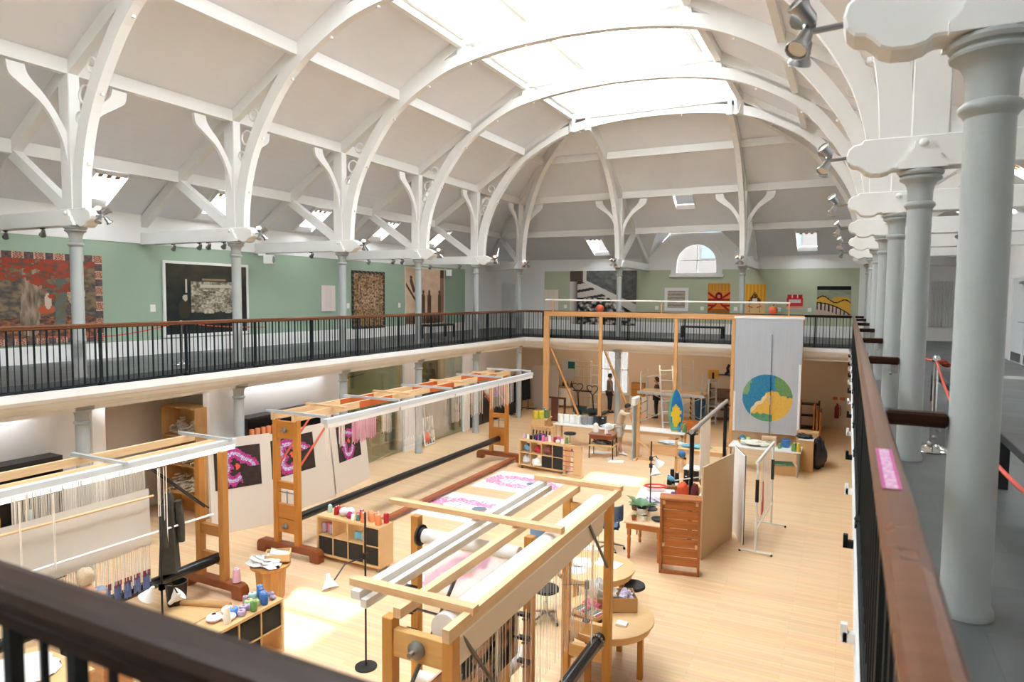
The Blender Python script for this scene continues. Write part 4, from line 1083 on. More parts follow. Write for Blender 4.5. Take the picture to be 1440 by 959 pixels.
# small cross loom behind it
t = thing('tapestry_loom', 'small pale timber loom set crosswise between the front loom and the cube shelf', 'loom')
for x in (-4.33, -2.9):
    MB().box(x - .05, x + .05, 6.2, 6.3, 0, 2.56).build('post', LOOMZ, t, .006)
    MB().box(x - .05, x + .05, 5.9, 6.6, 0, .1).build('foot', LOOMY, t, .01)
MB().box(-4.62, -2.5, 6.12, 6.22, 2.685, 2.74).build('top_batten', PINEX, t)
MB().tube([(-4.2, 6.2, 2.36), (-3.0, 6.2, 2.36)], .08, 16).build('cloth_roller', W_WHITE, t)
MB().lathe([(.12, 0), (.12, .025), (.09, .03), (.09, .06), (1e-3, .06)], (-4.25, 6.2, 2.36), 18, Matrix.Rotation(PI / 2, 4, 'Y')).build('ratchet_wheel', BLACKP, t)
MB().add([(-4.15, 6.13, 2.36), (-2.98, 6.13, 2.36), (-2.98, 6.13, 1.5), (-4.15, 6.13, 1.5)], [(0, 1, 2, 3)]).build('warp_sheet', sheer('cream_warp', 'efe4d6', .5), t)
MB().tube([(-4.3, 6.1, 1.55), (-2.95, 6.1, 1.52)], .014, 6).build('heddle_rod', BLACKP, t)
MB().tube([(-4.3, 6.2, .7), (-2.95, 6.2, .7)], .07, 12).build('roller', W_WHITE, t)
for x in (-4.33, -2.9):
    for z in (1.25, 1.5, 1.75): MB().box(x - .07, x + .07, 6.1, 6.16, z, z + .03).tube([(x + .03, 6.12, z - .03), (x + .03, 6.02, z + .02)], .012, 6).build('clamp', BLACKP, t)

# ---------------------------------------------------------------- cube shelves and their cones
BIN = mat('black_fabric_bin', '2a2825', .85, var=.15, scale=40)
def cube_shelf(lab, x, y, rz, bins, nc=4, cast=True, open_back=True):
    """4 x 2 cubby unit, front facing local -y, origin at left front floor corner"""
    t = thing('cube_shelf', lab, 'shelf', (x, y, 0), rz)
    w, d, h, c = .37 * nc + .05, .39, .77, (.09 if cast else 0)
    mb = MB().box(0, w, 0, d, c, c + .04).box(0, w, 0, d, c + h - .04, c + h).box(0, .04, 0, d, c + .04, c + h - .04).box(w - .04, w, 0, d, c + .04, c + h - .04)
    for i in range(1, nc): mb.box(.025 + .37 * i - .009, .025 + .37 * i + .009, .005, d, c + .04, c + h - .04)
    mb.box(.04, w - .04, .005, d, c + h / 2 - .009, c + h / 2 + .009)
    mb.build('carcass', BIRCH, t)
    for i, j in bins:
        x0 = .025 + .37 * i; z0 = c + (.045 if j == 0 else h / 2 + .012)
        b = MB().box(x0 + .016, x0 + .354, .012, .37, z0, z0 + .325).build('storage_bin', BIN, t, .01)
        MB().box(x0 + .14, x0 + .23, .006, .013, z0 + .27, z0 + .29).build('finger_slot', BLACKP, b)
    if cast:
        for px, py in ((.08, .06), (w - .08, .06), (.08, d - .06), (w - .08, d - .06)):
            MB().lathe([(.04, -.012), (.042, 0), (.04, .012)], (px, py, .042), 12, Matrix.Rotation(PI / 2, 4, 'Y')).box(px - .02, px + .02, py - .02, py + .02, .07, .09).build('caster', STEEL, t)
    return t, w, d, c + h
_cm = {}
def cone(place, lab, col, x, y, z, r=.055, h=.16, kind=0, group=None):
    key = (col, round(r, 3), round(h, 3), kind)
    if key not in _cm:
        m = mat('yarn_' + col, col, .85, var=.12, scale=60)
        if kind == 0: pr = [(r * .96, .008), (r, .03), (r * .72, h * .9), (r * .6, h * .92)]
        elif kind == 1: pr = [(r * .9, .01), (r, .02), (r, h - .02), (r * .9, h - .01)]
        else: pr = [(r * .3, .0)] + [(r * math.sin(PI * k / 8) + .002, h / 2 - h / 2 * math.cos(PI * k / 8)) for k in range(1, 8)] + [(r * .3, h)]
        _cm[key] = (MB().lathe(pr, n=14).mesh('yarn', m), MB().lathe([(r * .5, 0), (r * .45, .01), (r * .3, h), (r * .26, h)], n=10).mesh('cone_core', CARD if kind else W_WHITE))
    a, b = _cm[key]
    t = thing('thread_cone', lab, 'thread cone', (x, y, z), 0, group or 'thread cones ' + place)
    for me, nm in ((a, 'yarn'), (b, 'cone_core')):
        o = bpy.data.objects.new(nm, me); C.objects.link(o); o.parent = t
    return t
CN = {'d9534a': 'coral', 'b3262d': 'red', 'e88a5a': 'orange', 'f0a877': 'pale orange', 'e9e2ec': 'white', 'a83260': 'magenta', 'bfe0dc': 'mint', 'f3efe8': 'cream', '5b8f86': 'teal', '7d3f8f': 'purple', '4a2f7a': 'violet', 'd977a8': 'pink', 'e3b6c8': 'pale pink',
      '2c2c2e': 'black', '8b8f94': 'grey', 'b9bcbd': 'light grey', '5f8fd0': 'blue', '3f6fb5': 'deep blue', '6d9a5a': 'green', 'b8d08a': 'lime', 'b9aacb': 'lilac', 'c8c43f': 'yellow green', 'd8c24a': 'yellow', '7fc0d8': 'sky blue', '1d1d1f': 'jet black', '6a8a5a': 'sage green', 'd0a83c': 'mustard', 'a99ab0': 'mauve'}
def row(place, items, P0, DX, DY, z, seq):
    """items: (colour, along, across, r, h, kind); label tells colour, place, and order along the top"""
    cnt = {}; tot = {}
    for it in items: tot[it[0]] = tot.get(it[0], 0) + 1
    for col, a, b, r, h, k in sorted(items, key=lambda q: q[1]):
        cnt[col] = cnt.get(col, 0) + 1; n = CN[col]
        o = '' if tot[col] == 1 else (', %s from %s' % (ORD[cnt[col] - 1], seq))
        kind = {0: 'thread cone', 1: 'thread spool', 2: 'wool ball'}[k]
        cone(place, '%s %s on %s%s' % (n, kind, place, o), col, P0[0] + DX[0] * a + DY[0] * b, P0[1] + DX[1] * a + DY[1] * b, z, r, h, k)

# wheeled unit in the middle
t, w, d, h = cube_shelf('birch cube shelf on casters topped with red and orange cones, mid studio', -8.99, 9.64, -.02, [(0, 0), (1, 0), (2, 0), (3, 0), (3, 1)])
row('the mid studio cube shelf', [('bfe0dc', .12, .24, .05, .16, 0), ('d9534a', .3, .28, .045, .16, 0), ('b3262d', .33, .18, .045, .17, 0), ('d9534a', .40, .27, .045, .15, 1), ('e9e2ec', .5, .2, .085, .17, 2), ('e9e2ec', .63, .24, .085, .18, 2), ('a83260', .7, .14, .06, .13, 2),
     ('a83260', .86, .3, .055, .16, 0), ('f3efe8', .82, .1, .05, .12, 0), ('d9534a', .86, .2, .04, .13, 1), ('5b8f86', .92, .12, .04, .13, 0), ('e88a5a', 1.0, .18, .05, .18, 1), ('e88a5a', 1.07, .1, .052, .19, 0), ('f0a877', 1.1, .26, .05, .19, 1), ('f0a877', 1.2, .2, .05, .19, 1), ('f0a877', 1.23, .32, .045, .17, 0), ('e88a5a', 1.4, .12, .065, .2, 0), ('b3262d', 1.47, .26, .05, .19, 1)],
    (-8.99, 9.64), (1, -.02), (.02, 1), h, 'the left')
for i, (c_, k) in enumerate((('a99ab0', 0), ('d977a8', 1), ('a99ab0', 2))): cone('inside the mid studio cube shelf', '%s thread cone inside the left cubby of mid studio shelf, %s one' % (CN[c_], ORD[i]), c_, -8.89 + .085 * k, 9.75 + .05 * (k % 2), .505, .045, .2, 1)
for i in range(3): cone('inside the mid studio cube shelf', 'sky blue spool inside the third cubby of the mid studio shelf, %s one' % ORD[i], '7fc0d8', -8.12 + .08 * i, 9.76, .505, .045, .15, 1)
# far unit with end rack
t, w, d, h = cube_shelf('birch cube shelf with purple and pink spools, past the long loom', -8.62, 17.72, -.12, [(2, 0), (3, 0), (3, 1)])
ca, sa = math.cos(-.12), math.sin(-.12)
its = [('e3b6c8', .08, .15, .045, .16, 1), ('8b8f94', .17, .2, .04, .14, 0), ('f3efe8', .24, .12, .04, .16, 0), ('2c2c2e', .33, .15, .045, .13, 1), ('2c2c2e', .43, .2, .045, .14, 1), ('4a2f7a', .52, .14, .045, .19, 1), ('7d3f8f', .56, .28, .045, .21, 1), ('4a2f7a', .63, .16, .045, .19, 1), ('7d3f8f', .67, .3, .045, .2, 1), ('d977a8', .76, .14, .06, .17, 0), ('d977a8', .85, .25, .05, .17, 0), ('f3efe8', .96, .15, .045, .2, 0),
       ('b9aacb', 1.03, .28, .045, .17, 1), ('b3262d', 1.12, .2, .05, .17, 1), ('d977a8', 1.18, .3, .05, .18, 0), ('f3efe8', 1.24, .14, .06, .12, 2), ('d977a8', 1.32, .22, .05, .16, 1), ('f3efe8', 1.4, .12, .05, .16, 0), ('6a8a5a', 1.47, .26, .05, .2, 0)]
row('the far cube shelf', its, (-8.62, 17.72), (ca, sa), (-sa, ca), h, 'the left')
def lump(name, lab, cat, x, y, z, sx, sy, sz, m, seed=0, amp=.35):
    """soft folded heap (paper, cloth, yarn)"""
    mb = MB(); n = 14; vs = []; rnd = seed
    for j in range(n + 1):
        for k in range(n + 2):
            a = PI * j / n; b = 2 * PI * k / (n + 2)
            p = V((math.sin(a) * math.cos(b), math.sin(a) * math.sin(b), -math.cos(a)))
            r = 1 + amp * noise.noise(p * 2.3 + V((seed * 3.1, 0, 0))) + amp * .4 * noise.noise(p * 6 + V((0, seed, 0)))
            q = p * r; vs.append((q.x * sx, q.y * sy, max(0, (q.z + .75) * sz / 1.75)))
    fs = [(j * (n + 2) + k, j * (n + 2) + (k + 1) % (n + 2), (j + 1) * (n + 2) + (k + 1) % (n + 2), (j + 1) * (n + 2) + k) for j in range(n) for k in range(n + 2)]
    mb.add(vs, fs, True); o = mb.build(name, m, None, 0, (x, y, z)); return tag(o, lab, cat)
def on_far(a, b): return -8.62 + ca * a - sa * b, 17.72 + sa * a + ca * b
lump('folded_cloth', 'blue and white folded cloth in the top left cubby of the far cube shelf', 'cloth', *on_far(.21, .2), .51, .14, .15, .2, mat('blue_print_cloth', '7fa9cf', .8, var=.5, scale=20), 1)
lump('paper_bundle', 'white printed paper bundle in the lower left cubby of the far cube shelf', 'paper', *on_far(.21, .18), .135, .15, .16, .27, mat('printed_paper', 'dcdcda', .8, var=.35, scale=35), 2)
lump('yarn_heap', 'red yarn heap in the second cubby of the far cube shelf', 'yarn', *on_far(.58, .18), .51, .13, .13, .2, mat('red_yarn_heap', 'bd3a3c', .85, var=.6, scale=14), 3)
lump('yarn_heap', 'orange and navy yarn heap in the third cubby of the far cube shelf', 'yarn', *on_far(.95, .18), .51, .14, .14, .28, mat('mixed_yarn_heap', '8a5248', .85, var=.8, scale=12), 4)
lump('paper_bundle', 'white paper sliding out of the second lower cubby of the far cube shelf', 'paper', *on_far(.6, .06), .135, .16, .2, .22, PAPER, 5)
t = thing('bobbin_rack', 'birch end rack with red bobbins beside the far cube shelf', 'rack', (*on_far(1.54, -.03), 0), -.12)
mb = MB().box(0, .04, 0, .05, 0, .9).box(.5, .56, .0, .05, 0, .9).box(.0, .56, .0, .05, .84, .9).box(-.03, .59, -.06, .1, .0, .05)
mb.build('frame', BIRCH, t)
MB().box(.28, .5, .02, .04, .08, .85).build('side_panel', BIRCH, t)
for i, z in enumerate((.74, .58, .43, .3, .17)):
    MB().tube([(-.02, -.03, z), (.32, -.03, z)], .014, 8).build('peg', (mat('crimson_yarn', 'b32a4a', .8, var=.2) if i in (0, 2) else mat('rose_yarn', 'c0718a', .8, var=.2)), t)
# near left unit under the viewer
t, w, d, h = cube_shelf('birch cube shelf with black bins at the lower left, topped with blue and green spools', -7.02, 4.95, PI / 2, [(4, 1), (3, 1), (2, 1), (3, 0)], 5, False)
X0, Y0 = -7.02, 4.95
its = [('5f8fd0', 1.2, .2, .07, .12, 1), ('a99ab0', 1.5, .3, .04, .14, 1), ('f3efe8', 1.22, .32, .09, .1, 2), ('e9e2ec', 1.1, .16, .09, .09, 2), ('e9e2ec', .98, .3, .1, .1, 2), ('f3efe8', 1.02, .1, .05, .24, 0), ('b9aacb', 1.26, .11, .06, .08, 1), ('b9aacb', 1.38, .2, .06, .08, 1), ('b9aacb', 1.45, .13, .055, .09, 1),
       ('6d9a5a', 1.42, .06, .045, .15, 1), ('b8d08a', 1.55, .16, .05, .09, 1), ('b8d08a', 1.5, .24, .06, .1, 1), ('bfe0dc', 1.62, .3, .055, .14, 1), ('5f8fd0', 1.68, .16, .045, .16, 1), ('3f6fb5', 1.72, .24, .04, .17, 1), ('3f6fb5', 1.63, .08, .048, .17, 1), ('5f8fd0', 1.78, .33, .045, .18, 1), ('a99ab0', 1.8, .1, .045, .07, 2), ('a99ab0', 1.86, .2, .045, .08, 2), ('a99ab0', 1.84, .3, .04, .07, 2)]
row('the lower left cube shelf', its, (X0, Y0), (0, 1), (-1, 0), h, 'the near end')
# pinboards with octopus-like prints
def ring_print(seed):
    def f(u, v):
        x, y = u - .5, v - .5; r = math.hypot(x * 1.1, y); a = math.atan2(y, x) + seed
        n = fbm(u * 11, v * 11, seed); n2 = fbm(u * 34, v * 34, seed + 4)
        ri = .3 + .07 * math.sin(a * 3 + seed)
        if abs(r - ri) < .13 + .1 * n and math.sin(a * 1.0 + seed * 1.7) > -.8:
            if abs(r - ri) < .045: return mixc((226, 210, 232), (120, 104, 150), .45 + 1.5 * n2)
            return mixc((196, 74, 140), (150, 48, 110), .5 + 1.4 * n2)
        if math.hypot(x * 1.6 + .02, y - .02) < .08 + .05 * n: return (222, 90, 70)
        return mixc((52, 42, 38), (66, 54, 48), .5 + n)
    return f
def pinboard(lab, a, b, zt, hp, lean=.12):
    """board standing between floor points a and b leaning back; print hp=(u0,u1,v0,v1)"""
    a, b = V((*a, 0)), V((*b, 0)); L = (b - a).length; t = thing('pinboard', lab, 'pinboard', (a + b) / 2, math.atan2(b.y - a.y, b.x - a.x), 'pinboards with pink prints')
    M = Matrix.Rotation(PI / 2 - lean, 4, 'X')       # x along, y up
    MB().box(-L / 2, L / 2, 0, zt, -.02, .02, M).build('board', BOARD, t)
    u0, u1, v0, v1 = hp
    art('print', L * (u1 - u0), zt * (v1 - v0), 44, 44, ring_print(zt), t, .006, M @ Matrix.Translation((L * ((u0 + u1) / 2 - .5), zt * v0, .024)))
    return t
pinboard('beige pinboard with large pink ringed print, left of the tall loom frame', (-11.78, 9.55), (-11.25, 10.75), 2.0, (.08, .82, .46, .9))
pinboard('beige pinboard with pink print, seen behind the tall loom frame', (-11.5, 10.9), (-11.42, 12.9), 1.9, (.05, .72, .46, .92))
pinboard('beige pinboard with pink print, right of the tall loom frame behind hanging threads', (-11.55, 13.1), (-11.75, 14.7), 1.75, (.16, .8, .42, .95))

# cartoons lying on the floor
def octo(seed):
    def f(u, v):
        x, y = u - .5, v - .5; r = math.hypot(x, y * 1.1); a = math.atan2(y, x)
        n = fbm(u * 9, v * 9, seed); n2 = fbm(u * 38, v * 38, seed)
        if math.hypot(x - .16, y - .02) < .09: return (128, 130, 142)
        if math.hypot(x - .24, y + .06) < .06: return (232, 140, 110)
        if abs(r - .31 - .1 * math.sin(a * 2 + seed)) < .1 + .12 * n and n2 > -.2: return mixc((206, 108, 158), (228, 182, 206), .5 + 2.2 * n2)
        if abs(r - .22) < .12 and n2 > .1: return (176, 172, 206)
        return (240, 232, 226)
    return f
for lab, pts, s in (('nearer white floor drawing of a pink tentacled shape', [(-9.1, 12.75), (-7.0, 12.75)], 1.9), ('farther white floor drawing of a pink ring shape', [(-8.9, 15.35), (-6.75, 15.35)], 1.8)):
    (x0, y0), (x1, _) = pts
    o = art('floor_drawing', x1 - x0, s, 70, 64, octo(s), None, .006, at((x0 + x1) / 2, y0, .004)); tag(o, lab, 'drawing', 'floor drawings')
o = art('floor_drawing', 1.2, 2.0, 40, 60, octo(5), None, .006, at(-6.3, 9.5, .004)); tag(o, 'pink and white floor drawing behind the mid studio cube shelf', 'drawing', 'floor drawings')
# ---------------------------------------------------------------- left side furniture
t = thing('yarn_cupboard', 'black open cupboard with wooden spools by the near left white wall', 'cupboard', (-12.75, 4.75, 0))
MB().box(0, .38, 0, 2.2, 0, .06).box(0, .38, 0, 2.2, 2.14, 2.2).box(0, .02, 0, 2.2, .06, 2.14).box(0, .38, 0, .03, .06, 2.14).box(0, .38, 2.17, 2.2, .06, 2.14).box(0, .36, .03, 2.17, 1.08, 1.11).box(0, .36, .03, 2.17, 1.6, 1.63).build('carcass', BLACKP, t)
for i in range(8):
    cone('in the near black cupboard', 'wooden spool in the near black cupboard, %s from the near end' % ORD[i], 'd0a83c' if i % 3 else 'bfe0dc', -12.52, 4.95 + .25 * i, 1.63 if i % 2 else 1.11, .06, .22, 1)
t = thing('yarn_cupboard', 'black cupboard with orange spools behind the first pinboard', 'cupboard', (-12.74, 11.02, 0))
MB().box(0, .4, 0, 2.4, 0, .06).box(0, .4, 0, 2.4, 2.14, 2.2).box(0, .02, 0, 2.4, .06, 2.14).box(0, .4, 0, .03, .06, 2.14).box(0, .4, 2.37, 2.4, .06, 2.14).box(0, .38, .03, 2.37, 1.6, 1.63).box(.36, .4, .03, 2.37, .06, 1.6).build('carcass', BLACKP, t)
for i in range(6): cone('in the orange spool cupboard', 'orange spool in the black cupboard behind the first pinboard, %s from the near end' % ORD[i], 'e88a5a', -12.46, 11.25 + .17 * i, 1.63, .06, .28, 1)
t = thing('bobbin_shelf', 'tall birch shelf of pale bobbins inside the wall niche', 'shelf', (-13.95, 10.0, 0))
MB().box(0, 1.15, .0, .5, 2.5, 2.54).box(0, .04, 0, .5, 0, 2.5).box(1.11, 1.15, 0, .5, 0, 2.5).box(.04, 1.11, .46, .5, 0, 2.5).box(.04, 1.11, 0, .46, 1.85, 1.88).box(.04, 1.11, 0, .46, 1.2, 1.23).box(.04, 1.11, 0, .46, .55, .58).build('carcass', wood('honey_birch', 'c89a62', .5, 2), t)
for i, (x, z) in enumerate(((.3, 1.88), (.8, 1.88), (.35, 1.23), (.8, 1.23), (.35, .58), (.8, .58))):
    rnd = random.Random(i); mb = MB()
    for k in range(70):
        a_, b_ = rnd.uniform(-.22, .22), rnd.uniform(-.12, .16); zz_ = .02 + rnd.random() * (.4 - 1.4 * abs(a_)); mb.tube([(a_, b_ - .06, zz_), (a_ + rnd.uniform(-.02, .02), b_ + .06, zz_ + rnd.uniform(-.02, .02))], .018, 6)
    o = mb.build('bobbin_heap', mat('pale_bobbins', 'e0d3c0', .8, var=.25, scale=22), None, 0, (-13.95 + x, 10.22, z)); tag(o, None, 'bobbins'); o['kind'] = 'stuff'
    o['label'] = 'heap of pale bobbins on the %s shelf of the niche, %s side' % (('top', 'middle', 'lower')[i // 2], ('left', 'right')[i % 2])
t = thing('cube_shelf', 'tall pale shelf of books and files behind the first glass screen', 'shelf', (-13.02, 15.9, 0), PI / 2)
mb = MB()
for k in range(5): mb.box(k * .45, k * .45 + .03, 0, .36, 0, 1.15)
for z in (0, .38, .76, 1.12): mb.box(0, 1.83, 0, .36, z, z + .03)
mb.build('carcass', BIRCH, t)
MB().box(.03, 1.8, .33, .35, .03, 1.12).build('back_panel', BIRCH, t)
for i in range(8):
    c = ('7fb2b8', 'cfcfc4', '4f7f94', 'd6d2c0', 'c05a4a', 'e5e2d8', '3d4c55', 'a9bfae')[i]
    tag(MB().box(0, .2, 0, .09 + .02 * (i % 3), 0, .28 - .02 * (i % 2)).build('box_file', mat('file_' + c, c, .7), None, 0, (-13.28, 16.0 + .2 * i, .79 if i < 5 else .41)), '%s box file behind the first glass screen, %s from near end' % (('blue green', 'pale grey', 'slate blue', 'cream', 'brick red', 'off white', 'dark grey', 'pale green')[i], ORD[i]), 'box file')
t = thing('monitor', 'dark computer monitor behind the first glass screen', 'monitor', (-13.22, 16.8, 1.15), 0)
MB().box(-.02, .02, -.28, .28, .12, .46).build('screen', BLACKP, t); MB().box(-.1, .1, -.1, .1, 0, .015).box(-.02, .02, -.02, .02, .01, .15).build('stand', BLACKP, t)
t = thing('curtain_rail', 'thin dark pipe frame behind the first glass screen', 'pipe frame', (-14.2, 15.2, 0))
MB().tube([(0, 0, 2.35), (0, 2.3, 2.5)], .02, 8).tube([(0, 1.1, 0), (0, 1.1, 2.6)], .018, 8).tube([(.1, -.1, 2.3), (.1, 1.3, 1.5)], .012, 6).build('pipes', mat('dull_brass', '6e6644', .5, .5), t)
o = art('poster_board', .62, .95, 30, 46, lambda u, v: (244, 242, 236) if u < .08 or u > .92 or v < .05 or v > .95 else ((222, 96, 62) if inel(u, v, .3, .3, .22, .2) else ((96, 112, 122) if fbm(u * 4, v * 4, 3) > .05 else (206, 196, 164))), None, .03, at(-12.6, 18.98, .02, UPX) @ Matrix.Rotation(-.12, 4, 'X'))
tag(o, 'white bordered poster with orange and grey shapes leaning on the glass screen pier', 'poster')
t = thing('storage_cabinet', 'low black cabinet along the far left white wall', 'cabinet', (-13.4, 22.2, 0))
MB().box(0, .5, 0, 4.6, 0, .95).build('carcass', BLACKP, t, .01)
for i in range(5): MB().box(.5, .52, .05 + .91 * i, .93 + .91 * i, .05, .9).build('door', BLACKP, t)
for i, (c, n) in enumerate((('b8313a', 'red'), ('3b3b3f', 'dark grey'), ('d9d4ca', 'cream'), ('7b4a8a', 'purple'), ('c9463f', 'scarlet'), ('2f4d6e', 'navy'))):
    lump('yarn_bundle', '%s yarn bundle on the low black cabinet by the far left wall' % n, 'yarn', -13.15, 22.6 + .72 * i, .95, .2, .28, .5, mat('bundle_' + c, c, .85, var=.3, scale=18), 30 + i)
t = thing('coat_rack', 'black clothes rail with dark garments by the far left column', 'coat rack', (-12.75, 25.4, 0))
MB().tube([(0, 0, 0), (0, 0, 1.65), (0, 1.7, 1.65), (0, 1.7, 0)], .018, 8).tube([(-.3, 0, .08), (.3, 0, .08)], .018, 8).tube([(-.3, 1.7, .08), (.3, 1.7, .08)], .018, 8).build('frame', BLACKP, t)
for k in range(7):
    g = thing('garment', 'dark garment on the black clothes rail, %s from the near end' % ORD[k], 'garment', (-12.75, 25.6 + .2 * k, .55 + .1 * (k % 2)))
    mb = MB(); pr = [(-.22, 1.0), (-.05, 1.08), (.05, 1.08), (.22, 1.0), (.26, .0), (-.26, 0)]
    mb.prism(pr, .1, at(0, 0, 0, UPNY)); mb.build('body', mat('dark_garment', '17171a', .9, var=.4, scale=8), g, .03)
    MB().torus((0, 0, 1.1), .03, .006, Matrix.Rotation(PI / 2, 4, 'X'), 8).build('hanger_hook', STEEL, g)
# pedestal
t = thing('tree_stump_table', 'round wooden pedestal with papers beside the left loom foot', 'pedestal', (-8.5, 8.02, 0))
mb = MB(); n = 24; vs = []
for z, s in ((0, .8), (.05, .84), (.5, .95), (.54, 1.28), (.58, 1.3)):
    for k in range(n): a = 2 * PI * k / n; r = .25 * s * (1 + (.04 if k % 2 and z < .52 else 0)); vs.append((r * math.cos(a), r * math.sin(a), z))
fs = [(j * n + k, j * n + (k + 1) % n, (j + 1) * n + (k + 1) % n, (j + 1) * n + k) for j in range(4) for k in range(n)] + [tuple(range(4 * n, 5 * n)), tuple(reversed(range(n)))]
mb.add(vs, fs).build('trunk', wood('stump_wood', 'b07f48', .5, 2, .4), t)
lump('paper_heap', 'crumpled printed papers on the round pedestal', 'paper', -8.54, 7.95, .585, .3, .2, .12, mat('crumpled_print', 'd6d4d0', .8, var=.3, scale=18), 40, .7)
t = thing('wooden_box', 'small open wooden box of papers on the round pedestal', 'box', (-8.44, 8.13, .62), .7)
MB().box(-.2, .2, -.15, .15, 0, .015).box(-.2, .2, -.15, -.135, 0, .13).box(-.2, .2, .135, .15, 0, .13).box(-.2, -.185, -.15, .15, 0, .13).box(.185, .2, -.15, .15, 0, .13).build('box_body', BIRCH, t)
MB().box(-.15, .14, -.1, .1, .08, .12, Matrix.Rotation(.25, 4, 'Y')).build('papers', PAPER, t)
cone('on the loom foot', 'pale mauve cone standing on the left loom foot beam', 'e3b6c8', -9.0, 7.75, .26, .07, .25, 0)
t = thing('bucket', 'black bucket on the floor behind the lower left cube shelf', 'bucket', (-9.66, 7.12, 0)); MB().lathe([(.14, 0), (.17, .36), (.18, .38), (.165, .38), (.13, .02)], n=18).build('pail', BLACKP, t); MB().torus((0, 0, .38), .17, .006, None, 18).build('handle', STEEL, t)
t = thing('cardboard_tube', 'pale cardboard tube lying in front of the left loom foot', 'tube', (-9.3, 7.2, .06)); MB().tube([(-.3, -.1, 0), (.55, .2, 0)], .055, 14).build('tube_body', CARD, t)
tag(MB().prism([(-9.75, 6.4), (-8.8, 6.5), (-8.85, 7.35), (-9.5, 7.3)], .02, at(0, 0, .012)).build('wood_panel', BIRCH), 'flat birch panel lying on the floor under the left loom tube', 'panel')
# clamp lamps
def lamp_pole(lab, x, y, z0, z1, heads, base=True):
    t = thing('clamp_lamp', lab, 'lamp', (x, y, z0))
    MB().tube([(0, 0, 0), (0, 0, z1 - z0)], .014, 8).build('pole', BLACKP, t)
    if base: MB().lathe([(.15, 0), (.15, .02), (.03, .03)], n=18).build('base', BLACKP, t)
    for (dx, dy, z, ax) in heads:
        a = V((0, 0, z - z0)); h = V((dx, dy, z - z0 - .12)); d = V(ax).normalized()
        MB().tube([a, a + V((dx * .6, dy * .6, .05)), h], .01, 6).box(-.03, .03, -.03, .03, a.z - .04, a.z + .04).build('arm', BLACKP if base else STEEL, t)
        R = d.to_track_quat('Z', 'Y').to_matrix().to_4x4()
        s = MB().lathe([(.025, -.16), (.035, -.1), (.05, -.08), (.11, .03), (.105, .03), (.045, -.075)], h, 14, R).build('lamp_shade', W_WHITE, t)
        MB().sphere(h + d * .0, .03, 8).build('bulb', DIM, s)
    return t
lamp_pole('black lamp pole with two white shades by the lower left cube shelf', -8.39, 5.96, 0, 2.0, [(-.15, -.12, 1.0, (-.4, -.3, -.8)), (.18, .12, 1.0, (.4, .5, .6))])
lamp_pole('thin black lamp pole with angled white shade left of the front loom', -5.72, 7.05, 0, 2.15, [(.05, -.75, 1.55, (.5, -.3, -.8))])
t = thing('work_table', 'low wooden table with papers seen through the near railing', 'table', (-8.15, 4.0, 0))
MB().box(-.7, .45, -.6, .6, .66, .7).build('tabletop', BIRCH, t)
for x in (-.65, .4):
    for y in (-.55, .55): MB().box(x - .03, x + .03, y - .03, y + .03, 0, .66).build('leg', PINEZ, t)
lump('paper_heap', 'loose white papers on the low table seen through the near railing', 'paper', -8.4, 4.15, .7, .4, .35, .05, PAPER, 41, .5)
t = thing('wooden_crate', 'open timber crate beside the low table seen through the near railing', 'crate', (-8.2, 5.0, .0), .0)
MB().box(-.3, .3, -.2, .2, 0, .02).box(-.3, .3, -.2, -.18, 0, .85).box(-.3, .3, .18, .2, 0, .85).box(-.3, -.28, -.2, .2, 0, .85).build('crate_body', PINEX, t)

# ---------------------------------------------------------------- right side furniture
def round_table(lab, x, y, r, legs, h=.74):
    t = thing('round_table', lab, 'table', (x, y, 0))
    MB().lathe([(r * .99, h - .035), (r, h - .03), (r, h - .004), (r * .99, h)], n=40).build('tabletop', BIRCH, t)
    MB().lathe([(r * .93, h - .12), (r * .93, h - .035), (r * .9, h - .035), (r * .9, h - .12)], n=40).build('apron', BIRCH, t)
    for a in legs:
        MB().box(r * .78 * math.cos(a) - .035, r * .78 * math.cos(a) + .035, r * .78 * math.sin(a) - .035, r * .78 * math.sin(a) + .035, 0, h - .04).build('leg', LOOMZ, t)
    return t
round_table('round birch table with cardboard box and trays, front right', -2.83, 8.55, .66, (-.1, 1.47, 3.04, 4.61))
round_table('round birch table covered with white papers behind the front loom', -3.55, 10.1, .66, (-.2, 1.4, 2.95, 4.5))
t = thing('cardboard_box', 'open cardboard box full of yarn scraps on the front round table', 'box', (-2.78, 8.82, .74), .5)
a, b, h = .28, .17, .2
MB().box(-a, a, -b, b, 0, .01).box(-a, a, -b, -b + .008, 0, h).box(-a, a, b - .008, b, 0, h).box(-a, -a + .008, -b, b, 0, h).box(a - .008, a, -b, b, 0, h).build('box_body', CARD, t)
MB().box(a, a + .004, -.04, .04, h * .62, h * .75).build('hand_hole', BLACKP, t)
lump('scrap_heap', 'grey and white scraps piled in the cardboard box on the round table', 'scraps', -2.9, 8.76, .78, .16, .14, .28, mat('scrap_mix', 'bdb6ac', .85, var=.6, scale=14), 50, .6)
lump('scrap_heap', 'white and purple scraps at the right of the cardboard box', 'scraps', -2.64, 8.9, .78, .11, .12, .2, mat('scrap_purple', 'c6bcd0', .85, var=.6, scale=14), 51, .6)
